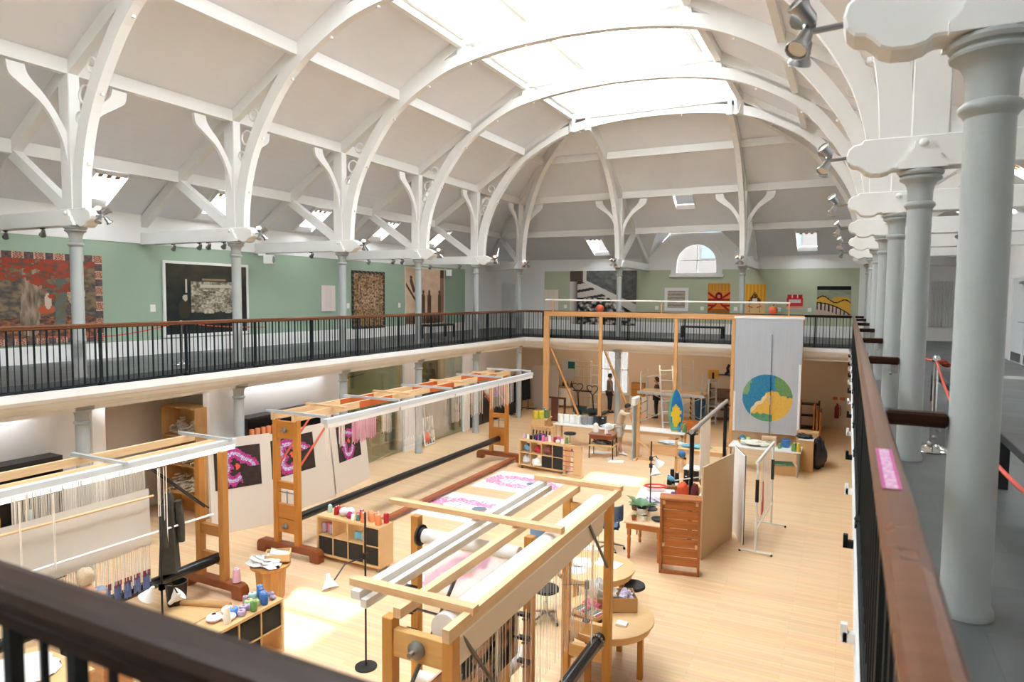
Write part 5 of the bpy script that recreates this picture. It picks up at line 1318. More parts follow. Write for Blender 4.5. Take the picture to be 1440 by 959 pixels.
for i, (dx, dy, z, lab, c) in enumerate(((-3.0, 8.36, .74, 'lower red brown tray on the front round table', '8c4a32'), (-2.98, 8.34, .8, 'birch tray of teal and white yarn pieces on the round table', 'd6b07c'))):
    t = thing('sample_tray', lab, 'tray', (dx, dy, z), -.35 + .1 * i); m_ = wood('tray_' + c, c, .5, 0)
    MB().box(-.2, .2, -.12, .12, 0, .01).box(-.2, .2, -.12, -.11, 0, .055).box(-.2, .2, .11, .12, 0, .055).box(-.2, -.19, -.12, .12, 0, .055).box(.19, .2, -.12, .12, 0, .055).build('tray_body', m_, t)
    if i:
        for k in range(9):
            c2 = ('5f9aa0', 'e8e4da', 'c7476a', '4a4a50', '86b8b0', 'e2a3b5')[k % 6]
            MB().tube([(-.16 + .04 * k, -.08, .04), (-.14 + .04 * k, .08, .045)], .014, 6).build('yarn_piece', mat('piece_' + c2, c2, .8), t)
lump('yarn_heap', 'pink and crimson yarn heap behind the trays on the front round table', 'yarn', -3.02, 8.55, .745, .14, .1, .14, mat('pink_heap', 'c95a7a', .85, var=.7, scale=16), 52, .6)
lump('plastic_bag', 'grey translucent plastic bag behind the cardboard box', 'bag', -3.08, 8.98, .745, .16, .13, .26, mat('grey_poly', 'c9c6c2', .35, var=.15, scale=10), 53, .5)
tag(MB().box(-.07, .07, -.06, .06, 0, .03).box(-.06, .06, -.05, .05, .03, .034).build('white_packet', WHITEP, None, .008, (-2.54, 8.38, .741)), 'small white packet at the front of the round table', 'packet')
t = thing('angle_lamp', 'short black lamp post clamped on the front loom board', 'lamp', (-2.83, 7.8, .98)); MB().lathe([(.05, 0), (.05, .012), (.014, .02), (.014, .42)], n=12).build('post', BLACKP, t); MB().lathe([(.03, .42), (.03, .52)], n=12).build('head', BLACKP, t); MB().tube([(0, 0, .47), (-.3, -.1, .45)], .007, 6).build('wire_arm', BLACKP, t)
for i, (x, y, lab) in enumerate(((-3.75, 10.1, 'left white paper sheets on the second round table'), (-3.35, 10.25, 'right white paper sheets on the second round table'))):
    tag(MB().box(-.14, .14, -.2, .2, 0, .006, Matrix.Rotation(.4 + i, 4, 'Z')).build('paper_sheet', PAPER, None, 0, (x, y, .741)), lab, 'paper')
t = thing('sketch_disc', 'round sketch with scribbles on the second round table', 'drawing', (-3.72, 9.78, .741)); MB().lathe([(.16, 0), (.16, .006)], n=28).build('disc', mat('scribbled_paper', 'e6e2e4', .8, var=.12, scale=40), t)
t = thing('table_easel', 'little white easel on the second round table', 'easel', (-3.45, 10.35, .748), .4); MB().box(-.1, .1, -.07, .07, 0, .012).build('base', W_WHITE, t); MB().tube([(0, 0, .01), (-.02, 0, .14), (.05, 0, .15)], .006, 6).build('wire', STEEL, t)
def swivel_chair(lab, x, y, rz, m, back=True, sh=.48):
    t = thing('swivel_chair', lab, 'chair', (x, y, 0), rz)
    MB().lathe([(.03, .1), (.03, .28), (.022, .29), (.022, sh - .04)], n=12).build('gas_column', CHROME, t)
    for k in range(5):
        a = 2 * PI * k / 5 + .3; c, s_ = math.cos(a), math.sin(a)
        l = MB().tube([(.03 * c, .03 * s_, .12), (.29 * c, .29 * s_, .075)], [.022, .015], 8).build('base_leg', STEEL, t)
        MB().lathe([(.026, -.02), (.028, 0), (.026, .02)], (.29 * c, .29 * s_, .029), 10, Matrix.Rotation(a, 4, 'Z') @ Matrix.Rotation(PI / 2, 4, 'X')).build('caster', BLACKP, l)
    MB().lathe([(.05, sh - .05), (.17, sh - .035), (.205, sh - .01), (.2, sh + .03), (.14, sh + .042), (1e-3, sh + .04)], n=20).build('seat', m, t)
    if back:
        vs = []; n_ = 8
        for j in range(5):
            for i in range(n_ + 1):
                a = -.75 + 1.5 * i / n_; r = .24; vs.append((-r * math.cos(a) + .02 * (j - 2) ** 2 * -.3, r * 1.0 * math.sin(a) * (1 - .04 * (j - 2) ** 2), sh + .17 + .075 * j))
        o_ = len(vs); vs += [(x_ - .035, y_, z_) for x_, y_, z_ in vs]
        fs = []
        for j in range(4):
            for i in range(n_):
                a = j * (n_ + 1) + i; q = (a, a + 1, a + n_ + 2, a + n_ + 1); fs += [q, tuple(k + o_ for k in reversed(q))]
        for i in range(n_): fs += [(i, i + o_, i + 1 + o_, i + 1), (4 * (n_ + 1) + i, 4 * (n_ + 1) + i + 1, 4 * (n_ + 1) + i + 1 + o_, 4 * (n_ + 1) + i + o_)]
        for j in range(4): a = j * (n_ + 1); fs += [(a, a + n_ + 1, a + n_ + 1 + o_, a + o_), (a + n_, a + n_ + o_, a + 2 * n_ + 1 + o_, a + 2 * n_ + 1)]
        MB().add(vs, fs, True).build('backrest', m, t)
        MB().tube([(-.05, 0, sh - .03), (-.24, 0, sh - .01), (-.28, 0, sh + .25)], .016, 8).build('back_post', BLACKP, t)
    return t
BLUEF = mat('blue_chair_fabric', '6f8fb4', .8, var=.08, scale=30); BLKF = mat('black_chair_fabric', '26282a', .7, var=.15, scale=30)
swivel_chair('swivel chair with pale blue backrest behind the front loom rollers', -4.95, 11.1, 1.9, BLUEF)
swivel_chair('black swivel chair between the front loom and the round tables', -4.1, 9.45, .4, BLKF)
swivel_chair('blue and black swivel chair beside the pine table', -4.15, 12.75, 2.6, mat('slate_chair_fabric', '4d6684', .8, var=.1))
swivel_chair('black round swivel stool beyond the front round table', -2.92, 10.15, 0, BLKF, False, .5)
swivel_chair('black stool under the table of white cones at the back', -8.2, 20.75, 0, BLKF, False, .52)
t = thing('storage_box', 'low orange red storage box on the floor by the blue chair', 'box', (-4.15, 11.95, 0), -.2); MB().box(-.28, .28, -.16, .16, 0, .2).build('box_body', mat('orange_red_plastic', 'd9482f', .5), t, .015); MB().box(-.29, .29, -.17, .17, .2, .23).build('lid', W_WHITE, t, .01)
# plank backed cabinet standing on end
DPINE = wood('stained_pine', 'a9642e', .42, 0, .45); DPZ = wood('stained_pine_upright', 'a2602e', .42, 2, .35)
t = thing('plank_cabinet', 'tall stained pine cabinet with plank back facing the viewer', 'cabinet', (-2.97, 12.04, 0), .2)
w, d, h = .72, .32, 1.38
MB().box(0, .045, 0, d, 0, h).box(w - .045, w, 0, d, 0, h).box(0, w, 0, .045, 0, .07).build('side_frame', DPZ, t, .006)
MB().box(-.01, w + .01, -.01, d, h, h + .035).build('top', DPINE, t, .006)
for i in range(7): MB().box(.045, w - .045, .06, .08, .15 + i * .174, .15 + (i + 1) * .174 - .014).build('back_plank', DPINE, t)
for x in (.06, w - .06):
    for z in (.5, h - .09): MB().box(x - .03, x + .03, .02, .06, z, z + .07).build('corner_block', PINEX, t)
t = thing('pinboard', 'large beige board standing right of the plank cabinet', 'pinboard', (-2.24, 13.8, 0), math.atan2(1.53, .33)); MB().box(-.79, .79, -.018, .018, 0, 1.82).build('board', mat('hessian_board', 'c4ab8a', .85, var=.06, scale=50), t)
for x in (-.5, .5): MB().box(x - .03, x + .03, .018, .3, 0, .04).box(x - .02, x + .02, .018, .05, 0, 1.2).build('stand', PINEZ, t)
t = thing('foam_board', 'white board with dark edge standing on its side by the white rack', 'board', (-1.95, 14.68, 0), math.atan2(.88, -.32)); M = Matrix.Rotation(.0, 4, 'X'); MB().box(-.47, .47, .0, .02, 0, 1.86, M).build('white_face', W_WHITE, t); MB().box(-.47, .47, -.02, .0, 0, 1.86, M).build('dark_back', mat('dark_board_back', '4a4540', .8), t)
# white frame loom
WMET = mat('white_metal', 'e6e4de', .35, .0, var=.02)
t = thing('frame_loom', 'tall white metal frame on T feet with strings and a red shape', 'frame loom', (-1.5, 13.85, 0), -.05)
for y in (0, 1.95):
    MB().tube([(-.3, y, .05), (.3, y, .05)], .022, 8).build('foot', WMET, t); MB().tube([(0, y, .05), (0, y, 1.84)], .026, 10).build('upright', WMET, t)
    MB().tube([(0, y, 1.05), (0, y, 1.5)], .034, 10).build('black_grip', BLACKP, t)
    for x in (-.3, .3): MB().sphere((x, y, .025), .025, 8).build('rubber_foot', BLACKP, t)
MB().tube([(0, -.12, 1.86), (0, 2.05, 1.86)], .035, 12).build('top_tube', WMET, t); MB().tube([(0, 0, .5), (0, 1.95, .5)], .018, 8).build('lower_bar', WMET, t)
threads(t, .0, .35, 1.75, .5, 1.86, 18, THREAD, .012, .02, 'strings')
MB().prism([(.6, .62), (.78, .66), (.76, .9), (.7, 1.3), (.66, 1.3), (.68, .95), (.6, .85)], .02, Matrix(((0, 0, 1, 0), (1, 0, 0, 0), (0, 1, 0, 0), (0, 0, 0, 1)))).build('red_shape', mat('red_weaving', 'c0453a', .8, var=.2, scale=20), t)
# pipe loom
t = thing('pipe_loom', 'loom of black pipe uprights and a grey top tube behind the beige board', 'loom', (-2.75, 13.65, 0))
PIPE = mat('black_pipe', '24262a', .35, .4, var=.1)
for y in (0, 4.1):
    MB().tube([(0, y, 0), (0, y, 2.36)], .045, 12).build('upright', PIPE, t); MB().tube([(-.35, y, .05), (.35, y, .05)], .04, 10).build('foot', PIPE, t)
    MB().lathe([(.07, 0), (.075, .04), (.07, .08)], (0, y, 2.3), 12).tube([(-.12, y, 2.33), (.12, y, 2.33)], .02, 8).build('clamp', PIPE, t)
MB().tube([(0, -.1, 2.38), (0, 4.25, 2.42)], .05, 14).build('top_tube', mat('grey_brown_tube', 'a8a097', .4, .2), t)
MB().box(-.06, -.045, 1.15, 2.3, 1.1, 2.4).build('hanging_cloth', sheer('cream_cloth', 'f6efe6', .97, .45), t)
MB().tube([(0, 0, .75), (0, 4.1, .75)], .045, 12).build('lower_tube', W_WHITE, t)
MB().tube([(-.25, -.35, 1.42), (.25, .3, 1.42)], .012, 6).build('bobbin_bar', W_WHITE, t)
MB().lathe([(.02, 0), (.05, .05), (.05, .12), (.02, .16)], (-.25, -.35, 1.42), 12, Matrix.Rotation(-1.2, 4, 'Y')).build('blue_bobbin', mat('sky_yarn', '69a9cb', .8, var=.2), t); MB().lathe([(.055, 0), (.04, .1), (.015, .25)], (.2, .25, 1.42), 12, Matrix.Rotation(1.3, 4, 'Y')).build('pink_bobbin', mat('rose_cone', 'd99a98', .8, var=.1), t)
lump('yarn_bag', 'bright orange yarn bag tied to the black pipe upright', 'yarn', -2.86, 13.4, 1.02, .12, .12, .36, mat('orange_yarn', 'd8532c', .85, var=.25, scale=30), 60, .25)
lump('yarn_bag', 'dark maroon yarn bag beside the orange yarn bag', 'yarn', -2.64, 13.5, 1.02, .08, .1, .34, mat('maroon_yarn', '6a2b30', .85, var=.3, scale=30), 61, .25)
t = thing('birch_cabinet', 'open birch cabinet topped with black cones behind the plank cabinet', 'cabinet', (-3.62, 15.05, 0), .3)
MB().box(0, .8, 0, .4, .78, .81).box(0, .02, 0, .4, 0, .78).box(.78, .8, 0, .4, 0, .78).box(.02, .78, .38, .4, 0, .78).box(.02, .78, 0, .38, .0, .03).box(.02, .78, 0, .38, .4, .42).build('carcass', BIRCH, t)
for i, (x, y, hh) in enumerate(((-3.5, 15.25, .36), (-3.38, 15.2, .3), (-3.53, 15.12, .24), (-3.2, 15.3, .2), (-3.08, 15.28, .18))):
    cone('on the birch cabinet', 'jet black cone on the birch cabinet behind the plank cabinet, %s from the left' % ORD[i], '1d1d1f', x, y, .81, .06, hh, 0)
for i, (x, y) in enumerate(((-3.36, 15.12), (-3.02, 15.2))): cone('on the birch cabinet', 'small cream spool on the birch cabinet behind the plank cabinet, %s one' % ('left', 'right')[i], 'f3efe8', x, y, .81, .045, .07, 1)
# pine table with plants
t = thing('pine_table', 'pine table with turned legs carrying potted plants, left of the plank cabinet', 'table', (-3.72, 12.42, 0), .05)
PN = wood('warm_pine', 'bd7636', .42, 0, .25)
MB().box(-.04, .72, -.04, 1.1, .71, .745).build('tabletop', wood('pale_table_top', 'd8b48a', .45, 1), t, .008); MB().box(.0, .68, 0, 1.06, .6, .71).build('apron', PN, t)
for x in (.05, .63):
    for y in (.05, 1.0): MB().lathe([(.025, 0), (.03, .04), (.022, .08), (.034, .14), (.03, .2), (.04, .4), (.026, .44), (.044, .48), (.044, .7)], (x, y, 0), 12).build('leg', PN, t)
def plant(lab, x, y, z, potm, pr, ph, n, L, col, lw):
    t = thing('potted_plant', lab, 'plant', (x, y, z)); MB().lathe([(pr * .75, 0), (pr, ph), (pr * .9, ph), (pr * .8, ph * .8)], n=16).build('pot', potm, t); rnd = random.Random(n)
    MB().lathe([(pr * .82, ph * .82), (1e-3, ph * .85)], n=12).build('soil', mat('soil', '4a3526', .9), t)
    gm = mat('leaf_' + col, col, .5, var=.25, scale=8)
    for k in range(n):
        a = 2 * PI * k / n + rnd.random(); l = L * (.7 + .5 * rnd.random()); up = .5 + .5 * rnd.random(); mb = MB(); vs = []
        R = Matrix.Rotation(a, 4, 'Z')
        for i in range(6):
            f = i / 5; wd = lw * math.sin(PI * min(1, f * 1.0 + .02)) * .5 + .003; x_ = l * f * .75; z_ = ph * .8 + l * up * (f - .55 * f * f)
            for s_ in (-1, 0, 1): vs.append(R @ V((x_, s_ * wd, z_ + (0 if s_ else -wd * .25))))
        o_ = len(vs); vs += [p - V((0, 0, .003)) for p in vs]
        fs = []
        for i in range(5):
            for s_ in range(2): q = (i * 3 + s_, i * 3 + s_ + 1, i * 3 + s_ + 4, i * 3 + s_ + 3); fs += [q, tuple(k_ + o_ for k_ in reversed(q))]
        mb.add(vs, fs, True).build('leaf', gm, t)
TERRA = mat('terracotta', 'b0633c', .7, var=.1)
plant('small plant in a terracotta pot at the pine table corner', -3.6, 12.55, .745, TERRA, .055, .09, 7, .1, '5f8a4c', .04)
plant('small plant in a white pot on the pine table', -3.42, 12.6, .745, W_WHITE, .06, .1, 7, .12, '6a8f5c', .04)
plant('large drooping leafy plant in a white bowl on the pine table', -3.55, 12.95, .745, W_WHITE, .12, .14, 14, .42, '5d8358', .13)
plant('dark leafed plant in a brown basket behind the white bowl', -3.75, 13.2, .745, wood('basket', '7a5330', .7, 2), .11, .14, 11, .26, '6f7c4c', .09)
t = thing('shallow_dish', 'dark green shallow dish at the right of the pine table', 'dish', (-3.16, 12.75, .745)); MB().lathe([(.08, 0), (.15, .03), (.15, .04), (.07, .012)], n=18).build('dish', mat('dark_green_glaze', '2f3a36', .3), t)
t = thing('trestle_table', 'white table strewn with papers behind the plants', 'table', (-3.95, 13.75, 0), .15); MB().box(0, .75, 0, 1.15, .71, .74).build('tabletop', WHITEP, t)
for x in (.06, .69):
    for y in (.08, 1.07): MB().tube([(x, y, 0), (x, y, .71)], .018, 8).build('leg', STEEL, t)
lump('cloth_heap', 'white and lilac cloth heap at the front of the papers table', 'cloth', -3.45, 13.7, .745, .2, .14, .16, mat('lilac_cloth', 'd3cbdd', .85, var=.25, scale=10), 62, .6)
t = thing('red_tray', 'red rimmed wire tray on the papers table', 'tray', (-3.75, 14.75, .745), .4); mb = MB().torus((0, 0, .1), .2, .02, Matrix.Diagonal((1.2, .7, 1, 1)), 20); mb.build('rim', mat('red_plastic', 'd2403a', .4), t); MB().lathe([(.15, 0), (.16, .06)], n=18, M=Matrix.Diagonal((1.2, .7, 1, 1))).build('basket', mat('white_mesh', 'e9dedb', .6), t)
cone('on the papers table', 'purple spool at the right of the papers table', '7d3f8f', -3.25, 14.35, .745, .06, .14, 1)
lamp_pole('black lamp pole with two white shades rising behind the plants', -3.5, 13.35, .745, 2.15, [(.12, -.1, 1.65, (.3, -.3, -.9)), (.14, .1, 1.8, (.5, .3, -.8))])
# ---------------------------------------------------------------- back of the studio
# tall timber frame carrying a large tapestry
FY = 23.85
FR = wood('frame_timber', 'd09a63', .5, 0); FRZ = wood('frame_timber_upright', 'd6a26a', .5, 2)
t = thing('timber_goalpost', 'very tall timber goalpost frame reaching the far railing', 'frame', (0, FY, 0))
MB().box(-10.55, -1.3, -.06, .06, 4.34, 4.52).build('top_beam', FR, t, .01)
for x, w_ in ((-10.45, .11), (-8.25, .06), (-5.45, .06), (-3.5, .06), (-1.36, .05)):
    MB().box(x - w_, x + w_, -.05, .05, 0, 4.34).build('post', FRZ, t, .006)
    MB().box(x - w_ - .05, x + w_ + .05, -.35, .35, 0, .1).build('foot', FR, t)
for x in (-10.3, -8.1):
    MB().bar((x, .05, 3.1), (x + .95, 1.15, .0), .1, .06).build('prop', FRZ, t)
GREY = mat('grey_backing', 'b3bac1', .3, var=.03, scale=40)
def globe(u, v):
    x, y = (u - .5) * 2.1, (v - .31) * 3.82 ; r = math.hypot(x - .02, y) / .79
    if r > 1: return mixc((186, 190, 196), (172, 178, 186), .5 + .6 * fbm(u * 60, v * 3))
    n = fbm(u * 9, v * 14, 2) * .18; a, b = x / .79, y / .79
    n2 = fbm(u * 40, v * 60, 5)
    if b < -.7 + n and -.6 < a < .25: return mixc((58, 140, 116), (116, 160, 110), .5 + n2)
    edge_ = .36 - 1.0 * max(0, .2 - a) - .42 * max(0, a - .2) if a > -.75 else -2
    if b < edge_ + n and b > -1.1 + .0 and a > -.62:
        if b > edge_ - .2 + n and a < .0: return (226, 206, 164)
        return mixc((224, 184, 92), (214, 168, 76), .5 + n2)
    if a > .35 + n and b > .1: return mixc((86, 138, 96), (126, 152, 92), .5 + n2)
    if a < -.7 + n and b > .1: return mixc((96, 150, 110), (140, 160, 104), .5 + n2)
    return mixc((42, 118, 160), (64, 134, 164), .5 + 1.2 * n2 + n * 2)
t = thing('large_tapestry', 'hanging grey tapestry with a blue, green and yellow globe disc', 'tapestry', (-2.37, FY - .12, .58))
art('woven_panel', 2.1, 3.82, 110, 200, globe, t, .03, UPNY, painted('plastic_covered_weaving', .28))
MB().box(-1.1, 1.1, -.03, .05, 3.82, 3.9).build('top_batten', W_WHITE, t)
for x, z0, z1 in ((-1.02, 0, 1.35), (1.0, .2, 2.35)): MB().box(x - .035, x + .035, -.05, -.015, z0, z1).build('side_clip', W_WHITE, t)
MB().tube([(.12, -.06, -.3), (.12, -.06, 3.3)], .008, 6).build('hanging_rod', BLACKP, t); MB().tube([(.0, -.07, 1.28), (.12, -.07, 1.28)], .012, 6).tube([(.12, -.07, 1.26), (.1, -.08, 1.12), (.12, -.07, .98)], [.03, .05, .02], 8).build('hook', mat('bone', 'cbb9a2', .6), t)
for x, z, l in ((-8.3, 4.52, 'round orange ball on the tall frame beam, left one'), (-2.27, 4.55, 'round orange ball on the tall frame beam, right one')):
    o = thing('orange_ball', l, 'ball', (x, FY, z)); MB().sphere((0, 0, .14), .15, 14, (1, 1, .95)).build('ball', mat('orange_vinyl', 'd0603a', .4, var=.12), o); MB().tube([(0, 0, .27), (.03, 0, .34)], .015, 6).build('stalk', BLACKP, o)
t = thing('white_pole', 'long white pole resting on pegs above the tall frame beam', 'pole', (0, FY, 4.53))
MB().tube([(-10.5, 0, .43), (-1.75, 0, .4)], .03, 10).build('pole', W_WHITE, t)
for x in (-10.2, -6.0, -1.78): MB().box(x - .02, x + .02, -.02, .02, -.01, .42).build('peg', FRZ, t)

def table(name, lab, cat, x0, x1, y0, y1, h, topm, legm, legr=.03, rz=0, ap=False):
    t = thing(name, lab, cat, ((x0 + x1) / 2, (y0 + y1) / 2, 0), rz); a, b = (x1 - x0) / 2, (y1 - y0) / 2
    MB().box(-a, a, -b, b, h - .035, h).build('tabletop', topm, t, .006)
    if ap: MB().box(-a + .04, a - .04, -b + .04, b - .04, h - .14, h - .035).build('apron', legm, t)
    for sx in (-1, 1):
        for sy in (-1, 1): MB().box(sx * (a - .07) - legr, sx * (a - .07) + legr, sy * (b - .07) - legr, sy * (b - .07) + legr, 0, h - .035).build('leg', legm, t)
    return t
table('trestle_table', 'white folding table of cones in front of the globe tapestry', 'table', -3.05, -1.08, 20.35, 21.25, .74, WHITEP, STEEL, .018)
row('the white table before the globe tapestry', [('6d9a5a', 1.78, .12, .075, .26, 0), ('c8c43f', 1.87, .2, .05, .24, 0), ('d0a83c', 1.9, .1, .06, .26, 0), ('5b8f86', 1.4, .42, .045, .16, 1), ('6d9a5a', 1.38, .3, .04, .1, 1), ('bfe0dc', .35, .4, .055, .2, 1), ('b8d08a', .5, .5, .06, .22, 1), ('6a8a5a', .42, .62, .06, .22, 1)], (-3.05, 20.35), (1, 0), (0, 1), .74, 'the left')
t = thing('bucket', 'blue bucket on the white table before the globe tapestry', 'bucket', (-1.52, 20.95, .74)); MB().lathe([(.09, 0), (.13, .22), (.135, .23), (.12, .23), (.085, .01)], n=18).build('pail', mat('blue_plastic', '3579b8', .4), t); MB().torus((0, 0, .22), .13, .006, None, 16).build('handle', STEEL, t)
lump('cloth_heap', 'crumpled white and yellow cloth on the white table', 'cloth', -2.35, 20.75, .74, .42, .2, .16, mat('white_yellow_cloth', 'e2e0d0', .85, var=.2, scale=6), 70, .6)
t = thing('cardboard_box', 'pale cardboard box on the white table below the globe', 'box', (-1.98, 21.0, .74)); MB().box(-.2, .2, -.14, .14, 0, .26).build('box_body', mat('pale_card', 'd8b896', .8), t); MB().box(-.2, .2, -.16, -.14, .2, .27).build('flap', mat('pale_card', 'd8b896'), t)
t = thing('basket', 'orange basket with blue yarn at the back of the white table', 'basket', (-2.75, 21.1, .74)); MB().lathe([(.1, 0), (.15, .1), (.14, .1), (.09, .01)], n=16).build('bowl', mat('orange_weave', 'c98545', .7, var=.3, scale=20), t); lump_o = MB().sphere((0, 0, .12), .1, 10).build('yarn', mat('blue_yarn', '4c79a8', .85, var=.4, scale=16), t)
t = thing('cardboard_box', 'open cardboard box of green yarn under the white table', 'box', (-1.55, 20.85, 0), .2); MB().box(-.28, .28, -.22, .22, 0, .26).box(-.3, .3, -.25, -.22, .0, .24).build('box_body', CARD, t); MB().box(-.25, .25, -.2, .2, .26, .3).build('contents', mat('green_blue_yarn', '5f9a7c', .85, var=.7, scale=12), t)
t = thing('cardboard_box', 'tall brown cardboard box at the right end of the white table', 'box', (-1.0, 21.5, 0)); MB().box(-.2, .2, -.2, .2, 0, .92).build('box_body', CARD, t, .006); MB().box(-.21, .21, -.21, .21, .92, .95).build('lid', W_WHITE, t)
t = thing('cardboard_box', 'small cardboard box behind the black bag', 'box', (-1.0, 22.35, 0)); MB().box(-.3, .3, -.25, .25, 0, 1.0).build('box_body', CARD, t, .006); MB().box(-.3, .3, -.27, -.25, .8, 1.02).build('flap', CARD, t)
lump('bag', 'black bag slumped at the right end of the white table', 'bag', -.72, 21.9, 0, .26, .24, .95, mat('black_nylon', '25282b', .5, var=.3, scale=6), 71, .35)
lump('bag', 'black strap bag on top of the tall cardboard box', 'bag', -1.05, 21.5, .95, .22, .14, .14, mat('black_nylon', '25282b'), 72, .6)
for i in range(3): tag(MB().box(-.03, .03, -.45, .45, 0, 1.45 - .1 * i).build('plywood_sheet', wood('amber_ply', 'a9682f', .45, 2, .25), None, .004, (-.95 + .1 * i, 25.2 + .05 * i, 0)), 'orange brown plywood sheet standing upright at the far right, %s of three' % ('leftmost', 'middle one', 'rightmost')[i], 'plywood')
t = thing('wooden_chest', 'dark wooden rack at the far wall left of the extinguisher', 'rack', (-1.25, 28.6, 0))
for z in (.05, .5, .95): MB().box(-.35, .35, -.2, .2, z, z + .04).build('shelf', DARKW, t)
for x in (-.33, .33): MB().box(x - .03, x + .03, -.2, .2, 0, 1.1).build('side', DARKW, t)
t = thing('fire_extinguisher', 'red fire extinguisher on the far wall beside the right corner', 'fire extinguisher', (-.3, WB - .14, .42)); MB().lathe([(.08, 0), (.085, .02), (.085, .42), (.05, .5), (.025, .52), (.025, .56)], n=16).build('cylinder', mat('dull_red', '8c2f2c', .35), t); MB().tube([(0, 0, .54), (.1, -.03, .5), (.14, -.04, .3), (.12, -.04, .1)], .014, 8).build('hose', BLACKP, t); MB().box(-.02, .02, -.09, .02, .55, .6).box(-.05, .05, .08, .13, .2, .5).build('valve_handle', BLACKP, t)
for x, l in ((-.38, 'left'), (-.12, 'right')):
    o = art('safety_sign', .17, .12, 8, 6, lambda u, v: (196, 86, 72) if (int(u * 8) + int(v * 6)) % 3 else (222, 160, 140), None, .01, at(x, WB - .008, 1.12, UPNY)); tag(o, 'small red safety sign above the extinguisher, %s one' % l, 'sign')
# upright leaf shaped weaving and the work bench
t = thing('woven_form', 'tall leaf shaped piece in blue, yellow and green standing on the long bench', 'sculpture', (-5.05, 22.3, .64))
def leaf(u, v):
    n = fbm(u * 4, v * 6, 3) * .2
    if inel(u + n, v, .55, .38, .3, .26): return (222, 186, 52)
    if v < .2 + n or u < .2: return (96, 160, 128)
    return mixc((44, 128, 178), (40, 96, 150), .5 + 3 * n)
a_ = []; nv, nu = 26, 10
mb_vs = []; mb_fs = []; cols = []
for j in range(nv + 1):
    v = j / nv; w_ = .24 * (math.sin(PI * min(1, .12 + .88 * v)) ** .6 + .02)
    for i in range(nu + 1):
        u = i / nu; mb_vs.append((w_ * (u - .5) * 2, -.1 * (1 - (2 * u - 1) ** 2), 1.4 * v))
for j in range(nv):
    for i in range(nu): a = j * (nu + 1) + i; mb_fs.append((a, a + 1, a + nu + 2, a + nu + 1)); cols.append(leaf((i + .5) / nu, (j + .5) / nv))
o_ = len(mb_vs); mb_vs += [(x, y + .05, z) for x, y, z in mb_vs]; k_ = len(mb_fs); mb_fs += [tuple(o_ + q for q in reversed(f)) for f in mb_fs]; cols += [(206, 206, 196)] * k_
for j in range(nv):
    for i in (0, nu): a = j * (nu + 1) + i; mb_fs.append((a, a + nu + 1, a + nu + 1 + o_, a + o_)); cols.append((206, 206, 196))
me = bpy.data.meshes.new('leaf_weaving'); me.from_pydata(mb_vs, [], mb_fs); ca_ = me.color_attributes.new('Col', 'FLOAT_COLOR', 'CORNER'); buf = []
for f, c in zip(mb_fs, cols): buf += [*lin(c), 1.] * 4
ca_.data.foreach_set('color', buf); me.materials.append(painted()); o = bpy.data.objects.new('leaf_weaving', me); C.objects.link(o); o.parent = t
MB().box(-.12, .12, -.1, .14, -.02, .02).box(-.015, .015, .05, .08, 0, .8).build('stand', PINEZ, t)
table('work_bench', 'long low pale bench behind the standing man', 'bench', -7.3, -4.7, 21.95, 22.65, .62, W_WHITE, PINEX, .03, 0, True)
t = thing('parts_box', 'low pine box under the right of the long bench', 'box', (-5.2, 21.6, 0)); MB().box(-.5, .5, -.2, .2, 0, .3).build('box_body', PINEX, t, .006); MB().box(-.52, .52, -.22, .22, .3, .33).build('lid', BIRCH, t)
for i, (x, c, n) in enumerate(((-4.95, '5f8fd0', 'blue'), (-4.75, '6d9a5a', 'green'))): cone('on the long bench', '%s cone beside the leaf shaped weaving' % n, c, x, 22.3, .62, .08, .3, 0)
lump('cloth_heap', 'white and blue cloth on the low pine box by the long bench', 'cloth', -5.0, 21.6, .33, .4, .17, .12, mat('white_blue_cloth', 'cfdbe2', .85, var=.35, scale=6), 73, .5)
t = thing('timber_stand', 'birch stand with peg post between the papers table and the pipe loom', 'stand', (-3.95, 17.6, 0)); MB().box(-.03, .03, -.03, .03, 0, 1.3).box(-.25, .25, -.04, .04, 0, .06).box(.2, .26, -.03, .03, 0, .9).box(-.03, .26, -.03, .03, .84, .9).build('post', PINEZ, t); MB().sphere((.15, 0, .98), .1, 10).build('blue_yarn', mat('blue_yarn', '4c79a8'), t)
t = thing('file_tower', 'stack of black and white paper trays beside the birch stand', 'trays', (-3.45, 17.3, 0)); MB().box(-.18, .18, -.2, .2, 0, .7).build('tower', BLACKP, t, .01); MB().box(-.2, .2, -.22, .22, .7, .74).build('paper_top', PAPER, t)
table('trestle_table', 'pale fronted table with blue cloth behind the pipe loom', 'table', -4.35, -3.0, 19.3, 20.1, .74, BIRCH, PINEX, .04, 0, True)
lump('cloth_heap', 'turquoise and white cloth on the pale fronted table', 'cloth', -3.85, 19.65, .74, .4, .25, .08, mat('turquoise_cloth', '7fb9c4', .85, var=.35, scale=6), 74, .5)
# easel with thin blue panel
t = thing('panel_easel', 'wooden easel holding a thin blue grey panel before the standing man', 'easel', (-5.8, 20.45, 0))
MB().box(-.05, .05, -.05, .05, 0, 1.82).build('post', PINEZ, t, .005)
MB().box(-.06, .72, -.05, .05, 0, .06).build('foot_beam', PINEX, t); MB().bar((.68, 0, .06), (.03, 0, .62), .09, .05).build('brace', PINEX, t); MB().box(-.05, .03, -.3, .45, .0, .06).build('cross_foot', PINEX, t)
MB().box(-.1, -.06, -.32, .2, .06, 1.9).build('panel', mat('blue_grey_panel', '9fb2bd', .5, var=.08), t); MB().box(-.13, -.0, -.34, .22, 1.72, 1.98).build('cloth_cap', W_WHITE, t, .03)
